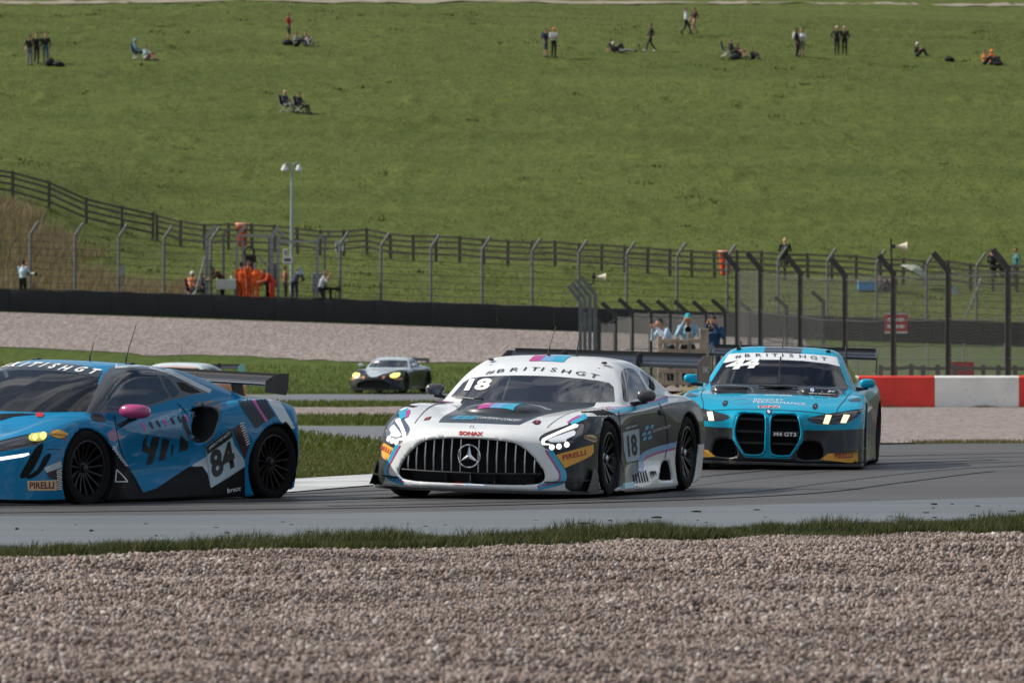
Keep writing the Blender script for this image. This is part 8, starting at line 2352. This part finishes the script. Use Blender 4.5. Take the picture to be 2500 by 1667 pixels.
def orange_bag(px, py, D, lab):
    x = (px * u - 1250) * D / FPX; z = hillz(x, D); r = empty('litter_bag', (x, D - .12, z)); tag(r, lab, 'litter bag')
    m = MB(); n = 14; prof = [(.10, .10), (.20, .16), (.24, .5), (.25, .85), (.27, 1.02), (.31, 1.05)]
    V = []; F = []
    for (rr, h) in prof:
        for j in range(n): a = 2 * math.pi * j / n; k = 1 + .08 * math.sin(3 * a + h * 5) + .05 * math.sin(7 * a + h * 9); V.append((rr * k * math.cos(a), rr * k * math.sin(a), h))
    for i in range(len(prof) - 1):
        for j in range(n): F.append((i * n + j, i * n + (j + 1) % n, (i + 1) * n + (j + 1) % n, (i + 1) * n + j))
    F.append(tuple(range(n)))
    m.add(V, F); m.build('sack', [mat('bag_orange', srgb(226, 84, 48), .4, var=.15, vscale=6)], r, True)
    m = MB(); m.lathe([(.31, 1.04), (.34, 1.16), (.30, 1.20), (.27, 1.06)], 'z', (0, 0, 0), 16, closed=True); m.build('rim', [mat('bag_rim', srgb(236, 160, 136), .5)], r, True)
orange_bag(556, 545, 310.2, 'orange litter bag on the fence above the marshals'); orange_bag(1665, 590, 304.6, 'orange litter bag on the fence near the tall mesh fence')
# lamp post with two heads
x = (670 * u - 1250) * 289 / FPX; r = empty('lamp_post', (x, 289, Hs(x, 289))); tag(r, 'tall pale lamp post with two hanging lamps', 'lamp post')
zt = P3(670 * u, 384 * u, 289).z - Hs(x, 289)
m = MB(); m.path([(0, 0, -.1), (0, 0, zt * .5), (0, 0, zt)], [.085, .07, .05], 10); m.build('pole', [mat('lamp_grey', srgb(150, 164, 162), .5)], r, True)
for s in (1, -1):
    m = MB(); m.path([(0, 0, zt - .1), (.06 * s, 0, zt + .12), (.20 * s, 0, zt + .20), (.30 * s, 0, zt + .1)], .025, 8); m.build('arm', [MATS['lamp_grey']], r, True)
    m = MB(); m.lathe([(.03, .12), (.07, .08), (.15, -.10), (.15, -.14), (.10, -.20), (0, -.22)], 'z', (.30 * s, 0, zt), 14); m.build('lamp_head', [cloth((214, 216, 214))], r, True)
# horn loudspeakers on the tall posts
def horn(px, py, D, lab, s, stem):
    p = P3(px * u, py * u, D); r = empty('loudspeaker', p); tag(r, lab, 'loudspeaker')
    m = MB(); m.lathe([(.03, -.05), (.04, .05), (.08, .22), (.15, .34), (.14, .34), (.05, .1)], 'x', (0, 0, 0), 16); m.v = [(q[0] * s, q[1] * s, q[2] * s - .06 * q[0]) for q in m.v]; m.build('horn', [cloth((206, 198, 176))], r, True)
    m = MB(); m.box((-.06 * s, 0, 0), (.14 * s, .10 * s, .10 * s)); m.build('driver', [M_BLACK], r, bevel=.01); m = MB(); m.path(stem, .03, 6); m.build('bracket', [M_BLACK], r)
horn(1368, 636, 206, 'cream horn loudspeaker on the tight row of grey posts', .9, [(-.06, 0, .12), (-.06, 0, -.2), (-.22, 0, -.25)])
horn(2056, 566, 195, 'cream horn loudspeaker on a black pole above the tall fence', 1.0, [(-.12, 0, .22), (-.10, 0, -.5), (-.08, 0, -.98)])
# photographers at the timber barrier
def ph(px, D, *a, **k): x = (px * u - 1250) * D / FPX; return person((x, D, Hs(x, D)), *a, **k)
PG = 'photographers behind the timber barrier'
ph(1537, 166.6, -60, 'lean', (176, 196, 214), DK, 'dark haired photographer in pale blue shirt leaning, leftmost', hair=(34, 26, 24), group=PG, size=1.02)
ph(1580, 166.3, 0, 'camera', (140, 180, 200), BK, 'photographer in turquoise cap facing the camera', cap=True, hair=(0, 150, 164), group=PG, size=1.03)
ph(1641, 166.8, -25, 'camera', (24, 70, 110), NV, 'dark haired photographer in blue jacket right of the thick post', hair=(40, 28, 26), group=PG, size=1.0)
lens_cam(P3(1580 * u, 757 * u, 165.95), -90, .22, K, 'black camera of the photographer in the turquoise cap', .055)
lens_cam(P3(1632 * u, 757 * u, 166.4), -110, .22, K, 'black camera of the photographer in the blue jacket', .055)
# red signs behind the mesh
p = P3(2058 * u, 742 * u, 197.2); m = MB(); m.box((0, 0, 0), (.66, .03, .52)); o = m.build('warning_sign', [mat('sign_red', srgb(190, 40, 48), .5)], None, loc=p); tag(o, 'red warning sign with white print on the tall mesh fence', 'sign')
m = MB(); m.box((0, -.02, -.27), (.66, .012, .05)); m.build('border', [M_WHITE], o); m = MB(); m.box((0, -.02, .27), (.66, .012, .03)); m.build('border', [M_WHITE], o)
sign_print(o, .66, .5, [(.2, .28, .28), (.26, .26, .26)], M_WHITE)
x = (2211 * u - 1250) * 224 / FPX; m = MB(); m.box((0, 0, .85), (.74, .06, .62)); o = m.build('red_board', [mat('board_red', srgb(176, 34, 44), .5, var=.1)], None, loc=(x, 224, Hs(x, 224))); tag(o, 'red board standing behind the mesh fence', 'board')
for s in (-.3, .3): m = MB(); m.box((s, .05, .3), (.06, .05, .65)); m.build('leg', [M_WOOD], o)
m = MB(); m.path([P3(2396, 678, 283), P3(2358, 774, 283)], .045, 6); tag(m.build('fence_brace', [M_STEELL]), 'pale diagonal brace leaning on the fence at right', 'brace')
# beaten path across the top of the hill
PT = sorted(at_px(a_, b_) for a_, b_ in ((-300, 9), (0, 10), (500, 7), (1100, 6), (1700, 9), (2100, 12), (2500, 15), (2900, 18)))
xs = np.linspace(-60, 60, 120); t = np.linspace(0, 1, 5); X2 = np.repeat(xs[:, None], 5, 1); yb = np.interp(xs, [q_[0] for q_ in PT], [q_[1] for q_ in PT]); Y2 = yb[:, None] + t[None] * 7.0
Z2 = H(X2, Y2) + hummock(X2, Y2) + .06; i = (np.arange(119)[:, None] * 5 + np.arange(4)[None]).ravel()
tag(link('path', mesh_np('path', np.stack([X2, Y2, Z2], -1).reshape(-1, 3), np.stack([i, i + 5, i + 6, i + 1], 1), M_PATH)), kind='structure')
# ------------------------------------------------------------------ drivers, tyre marks
def driver(lx, ly, loc, yaw, label, helm, suit):
    a = -math.radians(yaw); c, s = math.cos(a), math.sin(a)
    x, y = loc[0] + lx * c - ly * s, loc[1] + lx * s + ly * c
    o = person((x, y, loc[2] - .04), -yaw, 'chair', suit, suit, label, group='drivers at the wheel', size=.94)
    m = MB(); m.ball((0, .075, 1.13), (.125, .15, .145), 9, 0, 2.2); m.build('helmet', [mat('helmet_%d' % helm[0], srgb(*helm), .25, coat=.8)], o, True, sharp=80)
    m = MB(); m.ball((0, .0, 1.14), (.105, .085, .045), 8, 0, 2.6); m.build('visor', [M_GLOSSB], o, True, sharp=80)
driver(.36, 1.50, (-.087, 60, 0), 16, 'helmeted driver behind the windscreen of the white and grey car', (206, 210, 212), (60, 62, 66))
driver(.36, 1.70, (2.79, 72.9, 0), 5.4, 'helmeted driver behind the windscreen of the turquoise car', (190, 196, 200), (40, 60, 80))
driver(.36, 1.00, (-4.34, 57.65, -.03), 34, 'helmeted driver inside the blue car with pink mirrors', (200, 206, 210), (36, 60, 90))
M_MARK = ground_mat('tyre_rubber_marks', [(.3, (.058, .055, .052)), (.6, (.070, .067, .063)), (.8, (.080, .076, .072))], 1.5, 6, rough=.5, stretch=(.2, 1.5, 1))
line = np.array([(22, 96), (12, 86.5), (6.5, 80), (2.8, 73), (1.2, 66.5), (0, 61.5), (-2, 58.6), (-4.5, 57), (-9, 55.2), (-16, 53.5)], float)
def mark(off, w, t0, t1, dz):
    t = np.linspace(0, 1, len(line)); tt = np.linspace(t0, t1, 70); C = pchip(t, line, tt); d_ = np.gradient(C, axis=0); d_ /= np.linalg.norm(d_, axis=1, keepdims=True); nn = np.stack([-d_[:, 1], d_[:, 0]], 1)
    A, B = C + nn * (off - w / 2), C + nn * (off + w / 2); V = np.concatenate([np.c_[A, H(A[:, 0], A[:, 1]) + dz], np.c_[B, H(B[:, 0], B[:, 1]) + dz]])
    i = np.arange(69); o = link('tyre_mark', mesh_np('tyre_mark', V, np.stack([i, i + 1, i + 71, i + 70], 1), M_MARK)); tag(o, kind='structure')
for k, (off, w, t0, t1) in enumerate(((.85, .30, 0, 1), (-.85, .30, .05, 1), (1.9, .24, .1, .7), (-1.5, .22, .3, .95), (.2, .20, .25, .8), (2.6, .2, .35, .85), (-2.4, .22, .1, .55))): mark(off, w, t0, t1, .003 + .0008 * k)
